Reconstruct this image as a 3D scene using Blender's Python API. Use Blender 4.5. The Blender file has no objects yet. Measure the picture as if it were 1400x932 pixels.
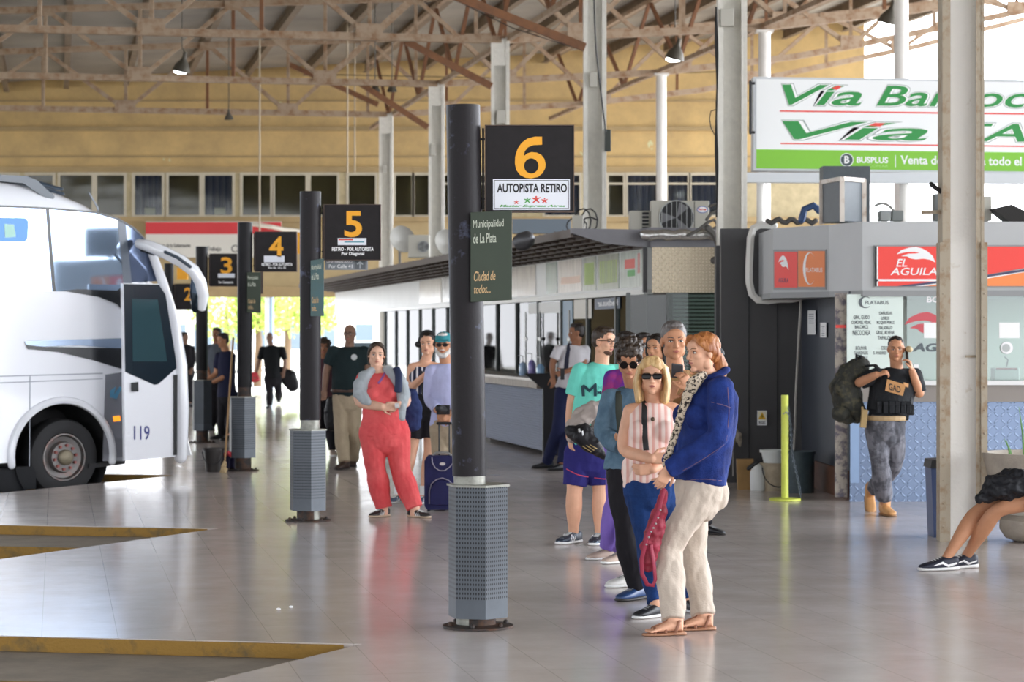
import bpy, bmesh, math, random
from mathutils import Vector, Matrix, noise, geometry
from mathutils.bvhtree import BVHTree
random.seed(7)
SC = bpy.context.scene
COL = SC.collection
# ------------------------------------------------------------ camera
F, CH, HY = 3305.0, 1.70, 455.0          # focal length in pixels (85 mm), eye height, horizon row
cd = bpy.data.cameras.new('camera'); cam = bpy.data.objects.new('camera', cd); COL.objects.link(cam)
cd.sensor_width = 36; cd.lens = 85.0; cd.shift_y = -11.0/1400.0
cam.location = (0, 0, CH); cam.rotation_euler = (math.radians(90), 0, 0)
cd.clip_end = 600
cd.dof.use_dof = True; cd.dof.focus_distance = 15.5; cd.dof.aperture_fstop = 4.5
SC.camera = cam
# ------------------------------------------------------------ light
SC.view_settings.view_transform = 'Standard'; SC.view_settings.look = 'None'
SC.view_settings.gamma = 1; SC.view_settings.use_curve_mapping = False
SC.view_settings.exposure = 0.32
w = bpy.data.worlds.new('world'); SC.world = w; w.use_nodes = True
nt = w.node_tree; bg = nt.nodes['Background']
tc = nt.nodes.new('ShaderNodeTexCoord'); sp = nt.nodes.new('ShaderNodeSeparateXYZ'); cr = nt.nodes.new('ShaderNodeValToRGB')
nt.links.new(tc.outputs['Generated'], sp.inputs[0]); nt.links.new(sp.outputs['Z'], cr.inputs[0]); nt.links.new(cr.outputs[0], bg.inputs[0])
cr.color_ramp.elements[0].color = (0.93, 0.95, 1.0, 1); cr.color_ramp.elements[1].color = (0.72, 0.84, 1.0, 1)
mr = nt.nodes.new('ShaderNodeMapRange'); nt.links.new(sp.outputs['X'], mr.inputs[0])          # brighter sky over the open right-hand side
for i_, v_ in ((1, -1.0), (2, 1.0), (3, 1.7), (4, 10.0)): mr.inputs[i_].default_value = v_
my = nt.nodes.new('ShaderNodeMapRange'); nt.links.new(sp.outputs['Y'], my.inputs[0])          # and dimmer behind the camera, where the station goes on
for i_, v_ in ((1, -1.0), (2, 0.0), (3, 0.62), (4, 1.0)): my.inputs[i_].default_value = v_
mm = nt.nodes.new('ShaderNodeMath'); mm.operation = 'MULTIPLY'; nt.links.new(mr.outputs[0], mm.inputs[0]); nt.links.new(my.outputs[0], mm.inputs[1]); nt.links.new(mm.outputs[0], bg.inputs[1])
sd = bpy.data.lights.new('sun', 'SUN'); sun = bpy.data.objects.new('sun', sd); COL.objects.link(sun)
sd.energy = 7.0; sd.angle = math.radians(1.0); sd.color = (1, .95, .86)
sun.rotation_euler = (math.radians(-33), math.radians(22), 0)
SC.cycles.max_bounces = 8; SC.cycles.sample_clamp_indirect = 6.0; SC.cycles.use_denoising = True
SC.cycles.caustics_reflective = False; SC.cycles.caustics_refractive = False

# ------------------------------------------------------------ coordinates
def P(px, py, d): return Vector(((px-700)*d/F, d, CH-(py-HY)*d/F))
def G(px, py, z=0.0):
    d = F*(CH-z)/(py-HY); return Vector(((px-700)*d/F, d, z))
U = Vector((-0.1852, 0.9827, 0))          # the direction the platform, its posts and columns run in
E = Vector((0.9827, 0.1852, 0))           # straight across the platform
Z = Vector((0, 0, 1))

# ------------------------------------------------------------ materials
def lin(c):
    if isinstance(c, str): c = [int(c[i:i+2], 16)/255 for i in (0, 2, 4)]
    return tuple((x/12.92 if x <= .04045 else ((x+.055)/1.055)**2.4) for x in c[:3]) + (1,)
MATS = {}
class NT:
    def __init__(s, m): s.t = m.node_tree; s.n = m.node_tree.nodes; s.b = s.n['Principled BSDF']
    def new(s, k, **kw):
        x = s.n.new(k)
        for a, v in kw.items():
            if a in ('inp',):
                for i, q in v.items(): x.inputs[i].default_value = q
            else: setattr(x, a, v)
        return x
    def link(s, a, b): s.t.links.new(a, b)
def M(name, col='888888', rough=.6, metal=0.0, var=.0, vscale=6.0, bump=0.0, bscale=40.0, col2=None, coat=0, emit=None, es=0, spec=.5, stretch=None, thr=None):
    if name in MATS: return MATS[name]
    m = bpy.data.materials.new(name); m.use_nodes = True; k = NT(m); b = k.b
    c = lin(col); b.inputs['Base Color'].default_value = c; b.inputs['Roughness'].default_value = rough
    b.inputs['Metallic'].default_value = metal; b.inputs['Specular IOR Level'].default_value = spec
    if coat: b.inputs['Coat Weight'].default_value = coat; b.inputs['Coat Roughness'].default_value = .08
    if emit: b.inputs['Emission Color'].default_value = lin(emit); b.inputs['Emission Strength'].default_value = es
    co = k.new('ShaderNodeTexCoord'); src = co.outputs['Object']
    if stretch:
        mp = k.new('ShaderNodeMapping'); mp.inputs['Scale'].default_value = stretch; k.link(src, mp.inputs[0]); src = mp.outputs[0]
    if var or col2:
        nz = k.new('ShaderNodeTexNoise'); nz.inputs['Scale'].default_value = vscale; nz.inputs['Detail'].default_value = 6; nz.inputs['Roughness'].default_value = .65
        k.link(src, nz.inputs['Vector'])
        rp = k.new('ShaderNodeValToRGB'); k.link(nz.outputs['Fac'], rp.inputs[0])
        lo, hi = thr if thr else (.3, .7)
        rp.color_ramp.elements[0].position = lo; rp.color_ramp.elements[1].position = hi
        if col2: rp.color_ramp.elements[0].color = c; rp.color_ramp.elements[1].color = lin(col2)
        else:
            rp.color_ramp.elements[0].color = tuple(x*(1-var) for x in c[:3])+(1,); rp.color_ramp.elements[1].color = tuple(min(1, x*(1+var)) for x in c[:3])+(1,)
        k.link(rp.outputs[0], b.inputs['Base Color'])
    if bump:
        n2 = k.new('ShaderNodeTexNoise'); n2.inputs['Scale'].default_value = bscale; n2.inputs['Detail'].default_value = 4
        k.link(src, n2.inputs['Vector'])
        bp = k.new('ShaderNodeBump'); bp.inputs['Strength'].default_value = min(1, bump); bp.inputs['Distance'].default_value = .01
        k.link(n2.outputs['Fac'], bp.inputs['Height']); k.link(bp.outputs[0], b.inputs['Normal'])
    MATS[name] = m; return m
def stripes(name, ca, cb, scale, axis='X', duty=.5, rough=.8, soft=.05):
    if name in MATS: return MATS[name]
    m = bpy.data.materials.new(name); m.use_nodes = True; k = NT(m)
    co = k.new('ShaderNodeTexCoord'); se = k.new('ShaderNodeSeparateXYZ'); k.link(co.outputs['Object'], se.inputs[0])
    mu = k.new('ShaderNodeMath', operation='MULTIPLY'); mu.inputs[1].default_value = scale; k.link(se.outputs[axis], mu.inputs[0])
    fr = k.new('ShaderNodeMath', operation='FRACT'); k.link(mu.outputs[0], fr.inputs[0])
    rp = k.new('ShaderNodeValToRGB'); k.link(fr.outputs[0], rp.inputs[0])
    e = rp.color_ramp.elements; e[0].position = duty-soft; e[0].color = lin(ca); e[1].position = duty+soft; e[1].color = lin(cb)
    k.link(rp.outputs[0], k.b.inputs['Base Color']); k.b.inputs['Roughness'].default_value = rough
    MATS[name] = m; return m
def glass(name, tint='DDEEEE', refl=1.0, alpha=.25, rough=.02):
    """thin sheet glass: mostly see-through, mirror-like at a glance"""
    if name in MATS: return MATS[name]
    m = bpy.data.materials.new(name); m.use_nodes = True; t = m.node_tree; n = t.nodes
    n.remove(n['Principled BSDF']); out = n['Material Output']
    tr = n.new('ShaderNodeBsdfTransparent'); tr.inputs[0].default_value = lin(tint)
    gl = n.new('ShaderNodeBsdfGlossy'); gl.inputs['Roughness'].default_value = rough; gl.inputs[0].default_value = (refl, refl, refl, 1)
    fr = n.new('ShaderNodeFresnel'); fr.inputs[0].default_value = 1.5
    ad = n.new('ShaderNodeMath'); ad.operation = 'ADD'; ad.inputs[1].default_value = alpha; ad.use_clamp = True
    mx = n.new('ShaderNodeMixShader'); t.links.new(fr.outputs[0], ad.inputs[0]); t.links.new(ad.outputs[0], mx.inputs[0])
    t.links.new(tr.outputs[0], mx.inputs[1]); t.links.new(gl.outputs[0], mx.inputs[2]); t.links.new(mx.outputs[0], out.inputs[0])
    MATS[name] = m; return m

# ------------------------------------------------------------ mesh builder
W = {}                                     # world origin of every object
def empty(name, loc, label=None, cat=None, group=None):
    o = bpy.data.objects.new(name, None); COL.objects.link(o); o.location = loc; o.empty_display_size = .1
    W[o.name] = Vector(loc); tag(o, label, cat, group); return o
def tag(o, label=None, cat=None, group=None, kind=None):
    if label: o['label'] = label
    if cat: o['category'] = cat
    if group: o['group'] = group
    if kind: o['kind'] = kind
    return o
def link_mesh(name, me, mats, parent=None, origin=None):
    if parent is not None: org = W[parent.name]
    elif origin is not None: org = Vector(origin)
    else:
        vs = [v.co for v in me.vertices]
        org = Vector(((min(v.x for v in vs)+max(v.x for v in vs))/2, (min(v.y for v in vs)+max(v.y for v in vs))/2, min(v.z for v in vs)))
    me.transform(Matrix.Translation(-org))
    for m in (mats if isinstance(mats, (list, tuple)) else [mats]): me.materials.append(m)
    o = bpy.data.objects.new(name, me); COL.objects.link(o)
    if parent is not None: o.parent = parent
    else: o.location = org
    W[o.name] = org
    return o
class MB:
    def __init__(s): s.v = []; s.f = []; s.m = []; s.uv = {}; s.cur = 0
    def add(s, vs, fs):
        b = len(s.v); s.v += [Vector(v) for v in vs]
        for f in fs: s.f.append([b+i for i in f]); s.m.append(s.cur)
        return s
    def box(s, c, sz, x=None, y=None, z=None):
        x = Vector(x) if x is not None else Vector((1, 0, 0)); z = Vector(z) if z is not None else Z
        y = Vector(y) if y is not None else z.cross(x)
        x, y, z = x.normalized(), y.normalized(), z.normalized(); c = Vector(c); a, b, h = sz[0]/2, sz[1]/2, sz[2]/2
        vs = [c+x*i*a+y*j*b+z*k*h for k in (-1, 1) for j in (-1, 1) for i in (-1, 1)]
        return s.add(vs, [(0, 2, 3, 1), (4, 5, 7, 6), (0, 1, 5, 4), (2, 6, 7, 3), (0, 4, 6, 2), (1, 3, 7, 5)])
    def bar(s, p, q, w, h=None, up=None):
        p, q = Vector(p), Vector(q); z = (q-p); L = z.length
        if L < 1e-6: return s
        up = Vector(up) if up is not None else (Z if abs(z.normalized().z) < .95 else Vector((0, 1, 0)))
        x = z.cross(up).normalized(); y = x.cross(z).normalized()
        return s.box((p+q)/2, (w, h or w, L), x, y, z)
    def prism(s, pts, off):
        """closed polygon (world points) pushed along the vector off"""
        n = len(pts); pts = [Vector(p) for p in pts]; off = Vector(off)
        tri = geometry.tessellate_polygon([pts])
        fs = [tuple(t) for t in tri]+[tuple(n+i for i in reversed(t)) for t in tri]
        fs += [(i, (i+1) % n, n+(i+1) % n, n+i) for i in range(n)]
        return s.add(pts+[p+off for p in pts], fs)
    def tube(s, pts, r, n=12, wd=None, cap='round', squash=None):
        """tube through pts; r a number, a list, or a list of (a, b) pairs measured along wd and across it"""
        pts = [Vector(p) for p in pts]; N = len(pts)
        R = [(r, r)]*N if isinstance(r, (int, float)) else [(x, x) if isinstance(x, (int, float)) else x for x in r]
        tg = []
        for i in range(N):
            t = pts[min(i+1, N-1)]-pts[max(i-1, 0)]
            tg.append(t.normalized() if t.length > 1e-9 else Z.copy())
        ref = Vector(wd) if wd is not None else (Vector((1, 0, 0)) if abs(tg[0].x) < .9 else Vector((0, 1, 0)))
        rings = []
        caps = cap if isinstance(cap, tuple) else (cap, cap)
        def ring(c, t, a, b):
            nonlocal ref
            x = ref-t*ref.dot(t)
            if x.length < 1e-6: x = t.orthogonal()
            x.normalize()
            if wd is None: ref = x
            y = t.cross(x)
            rings.append([c+x*a*math.cos(2*math.pi*k/n)+y*b*math.sin(2*math.pi*k/n) for k in range(n)])
        if caps[0] == 'round':
            m = min(R[0])
            for q in (80, 50, 25): ring(pts[0]-tg[0]*m*math.sin(math.radians(q)), tg[0], R[0][0]*math.cos(math.radians(q)), R[0][1]*math.cos(math.radians(q)))
        for i in range(N): ring(pts[i], tg[i], *R[i])
        if caps[1] == 'round':
            m = min(R[-1])
            for q in (25, 50, 80): ring(pts[-1]+tg[-1]*m*math.sin(math.radians(q)), tg[-1], R[-1][0]*math.cos(math.radians(q)), R[-1][1]*math.cos(math.radians(q)))
        vs = [v for g in rings for v in g]; fs = []
        for i in range(len(rings)-1):
            for k in range(n): fs.append((i*n+k, i*n+(k+1) % n, (i+1)*n+(k+1) % n, (i+1)*n+k))
        if caps[0] != 'open': fs.append(tuple(reversed(range(n))))
        if caps[1] != 'open': fs.append(tuple(range(len(vs)-n, len(vs))))
        return s.add(vs, fs)
    def ell(s, c, r, ax=None, n=16, m=10):
        """ellipsoid; ax = (x, y, z) axes"""
        c = Vector(c); ax = ax or (Vector((1, 0, 0)), Vector((0, 1, 0)), Z)
        vs = []; fs = []
        for i in range(1, m):
            th = math.pi*i/m
            for k in range(n):
                ph = 2*math.pi*k/n
                vs.append(c+ax[0]*r[0]*math.sin(th)*math.cos(ph)+ax[1]*r[1]*math.sin(th)*math.sin(ph)+ax[2]*r[2]*math.cos(th))
        top = len(vs); vs.append(c+ax[2]*r[2]); vs.append(c-ax[2]*r[2])
        for i in range(m-2):
            for k in range(n): fs.append((i*n+k, (i+1)*n+k, (i+1)*n+(k+1) % n, i*n+(k+1) % n))
        for k in range(n): fs.append((top, k, (k+1) % n)); fs.append((top+1, (m-2)*n+(k+1) % n, (m-2)*n+k))
        return s.add(vs, fs)
    def lathe(s, c, prof, n=32, axis=None, closed=False):
        """prof: (radius, height) pairs, from the bottom up"""
        c = Vector(c); z = Vector(axis).normalized() if axis is not None else Z
        x = z.orthogonal().normalized() if axis is not None else Vector((1, 0, 0)); y = z.cross(x)
        vs = []; fs = []
        for r, h in prof:
            for k in range(n):
                a = 2*math.pi*k/n; vs.append(c+z*h+(x*math.cos(a)+y*math.sin(a))*max(r, 1e-4))
        L = len(prof)
        for i in range(L-1):
            for k in range(n): fs.append((i*n+k, i*n+(k+1) % n, (i+1)*n+(k+1) % n, (i+1)*n+k))
        if closed:
            for k in range(n): fs.append(((L-1)*n+k, (L-1)*n+(k+1) % n, (k+1) % n, k))
        else: fs.append(tuple(reversed(range(n)))); fs.append(tuple(range((L-1)*n, L*n)))
        return s.add(vs, fs)
    def mesh(s, name):
        me = bpy.data.meshes.new(name); me.from_pydata([tuple(v) for v in s.v], [], s.f); me.update()
        for i, p in enumerate(me.polygons): p.material_index = s.m[i]
        bm = bmesh.new(); bm.from_mesh(me); bmesh.ops.recalc_face_normals(bm, faces=bm.faces); bm.to_mesh(me); bm.free()
        return me
    def build(s, name, mats, parent=None, smooth=False, origin=None, bevel=0, sub=0):
        me = s.mesh(name)
        if smooth:
            for p in me.polygons: p.use_smooth = True
        o = link_mesh(name, me, mats, parent, origin)
        if smooth and smooth != 'all':
            try: me.set_sharp_from_angle(angle=math.radians(45))
            except Exception: pass
        if bevel:
            b = o.modifiers.new('bevel', 'BEVEL'); b.width = bevel; b.segments = 2; b.limit_method = 'ANGLE'
        if sub:
            q = o.modifiers.new('sub', 'SUBSURF'); q.levels = sub; q.render_levels = sub
        return o
def struct(o): o['kind'] = 'structure'; return o
def remesh(mb, name, voxel, smooth=2, fac=.5, wr=0, wscale=14, ws=(1, 1, 1)):
    """one continuous surface round everything in mb; wr = depth of folds"""
    me = mb.mesh(name); t = bpy.data.objects.new('t', me); COL.objects.link(t)
    r = t.modifiers.new('r', 'REMESH'); r.mode = 'VOXEL'; r.voxel_size = voxel; r.use_smooth_shade = True
    if smooth:
        q = t.modifiers.new('s', 'SMOOTH'); q.factor = fac; q.iterations = smooth
    dg = bpy.context.evaluated_depsgraph_get()
    out = bpy.data.meshes.new_from_object(t.evaluated_get(dg)); bpy.data.objects.remove(t); bpy.data.meshes.remove(me)
    out.name = name
    if wr:
        nr = [v.normal.copy() for v in out.vertices]
        for v, n_ in zip(out.vertices, nr):
            c = v.co; q = Vector((c.x*ws[0], c.y*ws[1], c.z*ws[2]))*wscale
            a = noise.noise(q)+.5*noise.noise(q*2.3)
            v.co = c+n_*(wr*(a-.1*abs(a)))
    for p in out.polygons: p.use_smooth = True
    return out
# flat things: a map takes (u, v, out) to the world
def flat(d): return lambda u, v, o=0.0: P(u, v, d)-Vector((0, o, 0))
def quadmap(p0, ux, uz, nrm): return lambda u, v, o=0.0: p0+ux*u+uz*v+nrm*o
def poly(mb, mp, pts, t=.004, o=0.0):
    a = [mp(u, v, o) for u, v in pts]; off = mp(pts[0][0], pts[0][1], o+t)-a[0]
    return mb.prism(a, off)
def rect(mb, mp, u0, v0, u1, v1, t=.004, o=0.0): return poly(mb, mp, [(u0, v0), (u1, v0), (u1, v1), (u0, v1)], t, o)
def disc(mb, mp, cu, cv, ru, rv, t=.004, o=0.0, n=24, a0=0, a1=360):
    return poly(mb, mp, [(cu+ru*math.cos(math.radians(a0+(a1-a0)*k/n)), cv+rv*math.sin(math.radians(a0+(a1-a0)*k/n))) for k in range(n)], t, o)
def ringp(mb, mp, cu, cv, ru, rv, wu, wv, t=.004, o=0.0, n=28, a0=0, a1=360):
    A = [math.radians(a0+(a1-a0)*k/n) for k in range(n+1)]
    return poly(mb, mp, [(cu+ru*math.cos(a), cv+rv*math.sin(a)) for a in A]+[(cu+(ru-wu)*math.cos(a), cv+(rv-wv)*math.sin(a)) for a in reversed(A)], t, o)
def text(body, mp, u0, v0, u1, v1, mat, parent, o=.004, t=.002, bold=0.0, shear=0.0, name='lettering', res=3, sp=1.0):
    """letters fitted to the rectangle u0,v0 (top left) .. u1,v1 (bottom right) of the map"""
    c = bpy.data.curves.new(name, 'FONT'); c.body = body; c.offset = bold; c.shear = shear; c.resolution_u = res; c.space_character = sp
    c.extrude = .02
    q = bpy.data.objects.new('t', c); COL.objects.link(q)
    dg = bpy.context.evaluated_depsgraph_get(); me = bpy.data.meshes.new_from_object(q.evaluated_get(dg)); bpy.data.objects.remove(q)
    if not me.vertices: return None
    xs = [v.co.x for v in me.vertices]; ys = [v.co.y for v in me.vertices]
    a, b, lo, hi = min(xs), max(xs), min(ys), max(ys)
    for v in me.vertices:
        fu = (v.co.x-a)/(b-a); fv = (v.co.y-lo)/(hi-lo)
        v.co = mp(u0+(u1-u0)*fu, v1+(v0-v1)*fv, o+(t if v.co.z > 0 else 0))
    me.materials.clear()
    return link_mesh(name, me, mat, parent)
def paint_text(lines, mp, mat, parent, o=.004, bold=0, shear=0, name='lettering'):
    for (b, u0, v0, u1, v1) in lines: text(b, mp, u0, v0, u1, v1, mat, parent, o, .001, bold, shear, name)
def copy_tree(o, parent=None, delta=None):
    c = o.copy(); COL.objects.link(c); c.parent = parent; W[c.name] = W[o.name]+(delta or Vector())
    if parent is None and delta is not None: c.location = o.location+delta
    for ch in list(o.children): copy_tree(ch, c, delta)
    return c
# ============================================================ SETTING
def floor_mat():
    m = bpy.data.materials.new('polished_tiles'); m.use_nodes = True; k = NT(m); b = k.b
    co = k.new('ShaderNodeTexCoord')
    mp = k.new('ShaderNodeMapping'); mp.inputs['Rotation'].default_value = (0, 0, -math.radians(10.67)); k.link(co.outputs['Object'], mp.inputs[0])
    se = k.new('ShaderNodeSeparateXYZ'); k.link(mp.outputs[0], se.inputs[0])
    def line(ax, pitch, off, wid, dark):
        a = k.new('ShaderNodeMath', operation='MULTIPLY_ADD'); a.inputs[1].default_value = 1/pitch; a.inputs[2].default_value = 50+off; k.link(se.outputs[ax], a.inputs[0])
        f = k.new('ShaderNodeMath', operation='FRACT'); k.link(a.outputs[0], f.inputs[0])
        l = k.new('ShaderNodeMath', operation='LESS_THAN'); l.inputs[1].default_value = wid/pitch; k.link(f.outputs[0], l.inputs[0])
        g = k.new('ShaderNodeMath', operation='MULTIPLY'); g.inputs[1].default_value = dark; k.link(l.outputs[0], g.inputs[0]); return g
    la = line('X', .42, .2, .0045, .3); lb = line('Y', 2.1, .3, .006, .22)
    mxx = k.new('ShaderNodeMath', operation='MAXIMUM'); k.link(la.outputs[0], mxx.inputs[0]); k.link(lb.outputs[0], mxx.inputs[1])
    nz = k.new('ShaderNodeTexNoise', inp={'Scale': 1.3, 'Detail': 8, 'Roughness': .7}); k.link(mp.outputs[0], nz.inputs['Vector'])
    rp = k.new('ShaderNodeValToRGB'); k.link(nz.outputs['Fac'], rp.inputs[0])
    rp.color_ramp.elements[0].position = .3; rp.color_ramp.elements[0].color = lin('beb3ad'); rp.color_ramp.elements[1].position = .72; rp.color_ramp.elements[1].color = lin('ccc2bc')
    mx = k.new('ShaderNodeMixRGB'); mx.inputs[2].default_value = lin('3a3531'); k.link(mxx.outputs[0], mx.inputs[0]); k.link(rp.outputs[0], mx.inputs[1]); k.link(mx.outputs[0], b.inputs['Base Color'])
    n2 = k.new('ShaderNodeTexNoise', inp={'Scale': 2.2, 'Detail': 7, 'Roughness': .7}); k.link(mp.outputs[0], n2.inputs['Vector'])
    r2 = k.new('ShaderNodeMapRange', inp={1: .3, 2: .75, 3: .13, 4: .24}); k.link(n2.outputs['Fac'], r2.inputs[0]); k.link(r2.outputs[0], b.inputs['Roughness'])
    b.inputs['Specular IOR Level'].default_value = .5
    n3 = k.new('ShaderNodeTexNoise', inp={'Scale': 2.5, 'Detail': 2}); k.link(mp.outputs[0], n3.inputs['Vector'])
    bp = k.new('ShaderNodeBump'); bp.inputs['Strength'].default_value = .03; bp.inputs['Distance'].default_value = .01; k.link(n3.outputs['Fac'], bp.inputs['Height']); k.link(bp.outputs[0], b.inputs['Normal'])
    return m
FLOORM = floor_mat()
tips = [(.8, 5.3), (-.82, 13.22), (-2.55, 21.04), (-3.98, 28.96), (-5.45, 36.9), (-6.9, 44.8), (-8.4, 52.7)]
outs = [(-4.1, 6.2), (-5.7, 14.1), (-7.1, 21.95), (-8.6, 29.85), (-10.1, 37.8), (-11.6, 45.7), (-13, 53.6)]
edge = [(2.4, -2)]
for t_, o_ in zip(tips, outs): edge += [t_, o_]
out = edge+[(-14, 69), (16, 69), (16, -2)]
mb = MB(); mb.prism([Vector((x, y, 0)) for x, y in out], (0, 0, -.24))
struct(mb.build('floor', FLOORM, origin=(0, 0, 0)))
ROADM = M('road_concrete', '6f6a60', .85, var=.25, vscale=2.2, bump=.3, bscale=30)
mb = MB(); mb.box((-4, 40, -.32), (110, 180, .2)); struct(mb.build('ground', ROADM, origin=(0, 0, 0)))
YEL = M('curb_yellow', '8a6826', .75, col2='5c4d30', vscale=7, bump=.5, bscale=60, thr=(.52, .72))
STRIPM = M('bay_concrete', '7d7264', .8, var=.22, vscale=3, bump=.25)
n_ = 0
for i, (t_, o_) in enumerate(zip(tips, outs)):
    t_, o_ = Vector((*t_, 0)), Vector((*o_, 0)); n_ += 1
    nx = Vector((*outs[i-1], 0)) if i else Vector((2.4, -2, 0)); dn = (nx-t_).normalized()
    a = o_+(o_-t_).normalized()*0; wv = Vector((0, -1.08, 0))
    mb = MB(); q = t_+dn*1.15
    zo = Vector((0, 0, -.085)); mb.prism([a+zo, t_+zo, q+zo, Vector((a.x, a.y-1.08, -.085))], (0, 0, -.14))
    struct(mb.build('trim_%d' % n_, STRIPM, origin=(0, 0, 0))); n_ += 1
    inw = Vector((0, -.022, 0))
    mb = MB(); mb.prism([a+Vector((0, 0, -.004)), t_+Vector((-.1, 0, -.004)), t_+Vector((-.1, 0, -.004))+inw, a+inw+Vector((0, 0, -.004))], (0, 0, -.079))
    struct(mb.build('trim_%d' % n_, YEL, origin=(0, 0, 0))); n_ += 1
    b2 = Vector((a.x, a.y-1.081, -.087)); q2 = q+Vector((0, -.001, -.087))
    mb = MB(); mb.prism([b2, q2, q2+inw, b2+inw], (0, 0, -.13)); struct(mb.build('trim_%d' % n_, YEL, origin=(0, 0, 0)))

# ---- far wall
WD = 68.0
YW = M('yellow_wall', 'b09c74', .85, var=.13, vscale=.9, bump=.2)
def wall_mat():
    m = M('peeling_wall', 'd8b46a', .85); k = NT(m); b = k.b
    co = k.new('ShaderNodeTexCoord'); n1 = k.new('ShaderNodeTexNoise', inp={'Scale': .8, 'Detail': 9, 'Roughness': .72}); k.link(co.outputs['Object'], n1.inputs['Vector'])
    r1 = k.new('ShaderNodeValToRGB'); k.link(n1.outputs['Fac'], r1.inputs[0]); e = r1.color_ramp.elements
    e[0].position = .3; e[0].color = lin('b0976a'); e[1].position = .7; e[1].color = lin('d8b87c')
    mp = k.new('ShaderNodeMapping'); mp.inputs['Scale'].default_value = (1, 1, .7); k.link(co.outputs['Object'], mp.inputs[0])
    n2 = k.new('ShaderNodeTexNoise', inp={'Scale': .55, 'Detail': 5, 'Roughness': .6}); k.link(mp.outputs[0], n2.inputs['Vector'])
    r2 = k.new('ShaderNodeValToRGB'); r2.color_ramp.interpolation = 'CONSTANT'; k.link(n2.outputs['Fac'], r2.inputs[0])
    r2.color_ramp.elements[0].position = 0; r2.color_ramp.elements[0].color = (0, 0, 0, 1); r2.color_ramp.elements[1].position = .665; r2.color_ramp.elements[1].color = (1, 1, 1, 1)
    mx = k.new('ShaderNodeMixRGB'); mx.inputs[2].default_value = lin('c9c79a'); k.link(r2.outputs[0], mx.inputs[0]); k.link(r1.outputs[0], mx.inputs[1]); k.link(mx.outputs[0], b.inputs['Base Color'])
    return m
PW = wall_mat()
zt, zb = P(0, 236, WD).z, P(0, 298, WD).z
XL, XR = -24.0, P(1182, 0, WD).x
mb = MB(); mb.box(((XL+XR)/2, WD+.2, (zt+10.6)/2), (XR-XL, .4, 10.6-zt)); struct(mb.build('wall_back', PW, origin=(0, WD, 0)))
zo_ = P(0, 402, WD).z
mb = MB(); mb.box(((XL+XR)/2, WD+.2, (zb+zo_)/2), (XR-XL, .4, zb-zo_)); struct(mb.build('wall_back_lower', YW, origin=(0, WD, 0)))
mb = MB(); mb.box((-18.5, WD+.2, zo_/2), (11, .4, zo_)); mb.box((6, WD+.2, zo_/2), (XR-6+6, .4, zo_)); struct(mb.build('wall_back_base', YW, origin=(0, WD, 0)))
n_ = 100
LEDGE = M('ledge', 'a69068', .85, var=.15, vscale=1)
for y_, h_, dp in ((232, .16, .14), (214, .05, .05), (176, .12, .09), (138, .05, .05), (300, .14, .2), (399, .3, .16)):
    mb = MB(); z_ = P(0, y_, WD).z; mb.box(((XL+XR)/2, WD-dp/2, z_), (XR-XL, dp, h_)); struct(mb.build('trim_%d' % n_, LEDGE, origin=(0, WD, 0))); n_ += 1
mb = MB(); mb.box(((XL+XR)/2, WD+.6, (zt+zb)/2), (XR-XL, .1, zt-zb+1)); mb.box(((XL+XR)/2, WD+1.2, zb-.35), (XR-XL, 1.9, .1)); mb.box(((XL+XR)/2, WD+1.2, zt+.35), (XR-XL, 1.9, .1)); struct(mb.build('wall_office', M('office_dark', '8d8164', .9, var=.2, vscale=.8), origin=(0, WD, 0)))
FRM = M('window_frame', 'bdb5a0', .6, var=.1); PANE = glass('window_pane', 'E2E4DC', .6, .0, .05)
CURT = stripes('blue_curtain', '5f6fa8', '9aa4cf', 5.5, 'X', .5, .9, .4); CARD = M('white_card', 'e8ecea', .7)
wins = [(-8, 24), (38, 73), (83, 126), (133, 170), (184.5, 222), (231, 273), (280, 318), (332, 370), (376, 418), (425, 461), (477, 513), (541, 563), (567, 590), (606, 640), (650, 690), (745, 792), (832, 852), (858, 897), (913, 940), (945, 980)]
curt = {4, 6, 17, 18, 19, 15}
for i, (a, b) in enumerate(wins):
    mp = flat(WD)
    mb = MB()
    for r_ in ((a-3.5, 236, a, 298), (b, 236, b+3.5, 298), (a, 236, b, 240), (a, 294, b, 298)): rect(mb, mp, *r_, t=.14, o=-.06)
    if i > 12: rect(mb, mp, a, 250, b, 252.5, t=.1, o=-.04)
    fo = struct(mb.build('window_%d' % (i+1), FRM)); mb = MB(); rect(mb, mp, a, 240, b, 294, t=.02, o=-.02); mb.build('pane', PANE, fo)
    if i in curt:
        mb = MB(); N = 40; x0, x1 = P(a-2, 0, WD+.08).x, P(b+2, 0, WD+.08).x; vs = []; fs = []
        for q in range(N+1):
            for z_ in (zt-.02, zb+.02):
                for dd in (0, .02): vs.append((x0+(x1-x0)*q/N, WD+.08+.035*math.sin(q*1.9)+dd, z_))
        for q in range(N):
            c = 4*q; fs += [(c, c+4, c+6, c+2), (c+1, c+3, c+7, c+5), (c, c+1, c+5, c+4), (c+2, c+6, c+7, c+3)]
        mb.add(vs, fs); tag(mb.build('curtain', CURT), 'blue pleated curtain hanging behind an upstairs office window', 'curtain', 'blue curtains upstairs')
        if i < 10:
            mb = MB(); rect(mb, mp, a+13, 284, b-10, 293, t=.01, o=-.05)
            tag(mb.build('paper_notice', CARD), 'small white card in the corner of the %s curtained upstairs window' % ('first' if i == 4 else 'second'), 'notice')
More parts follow.
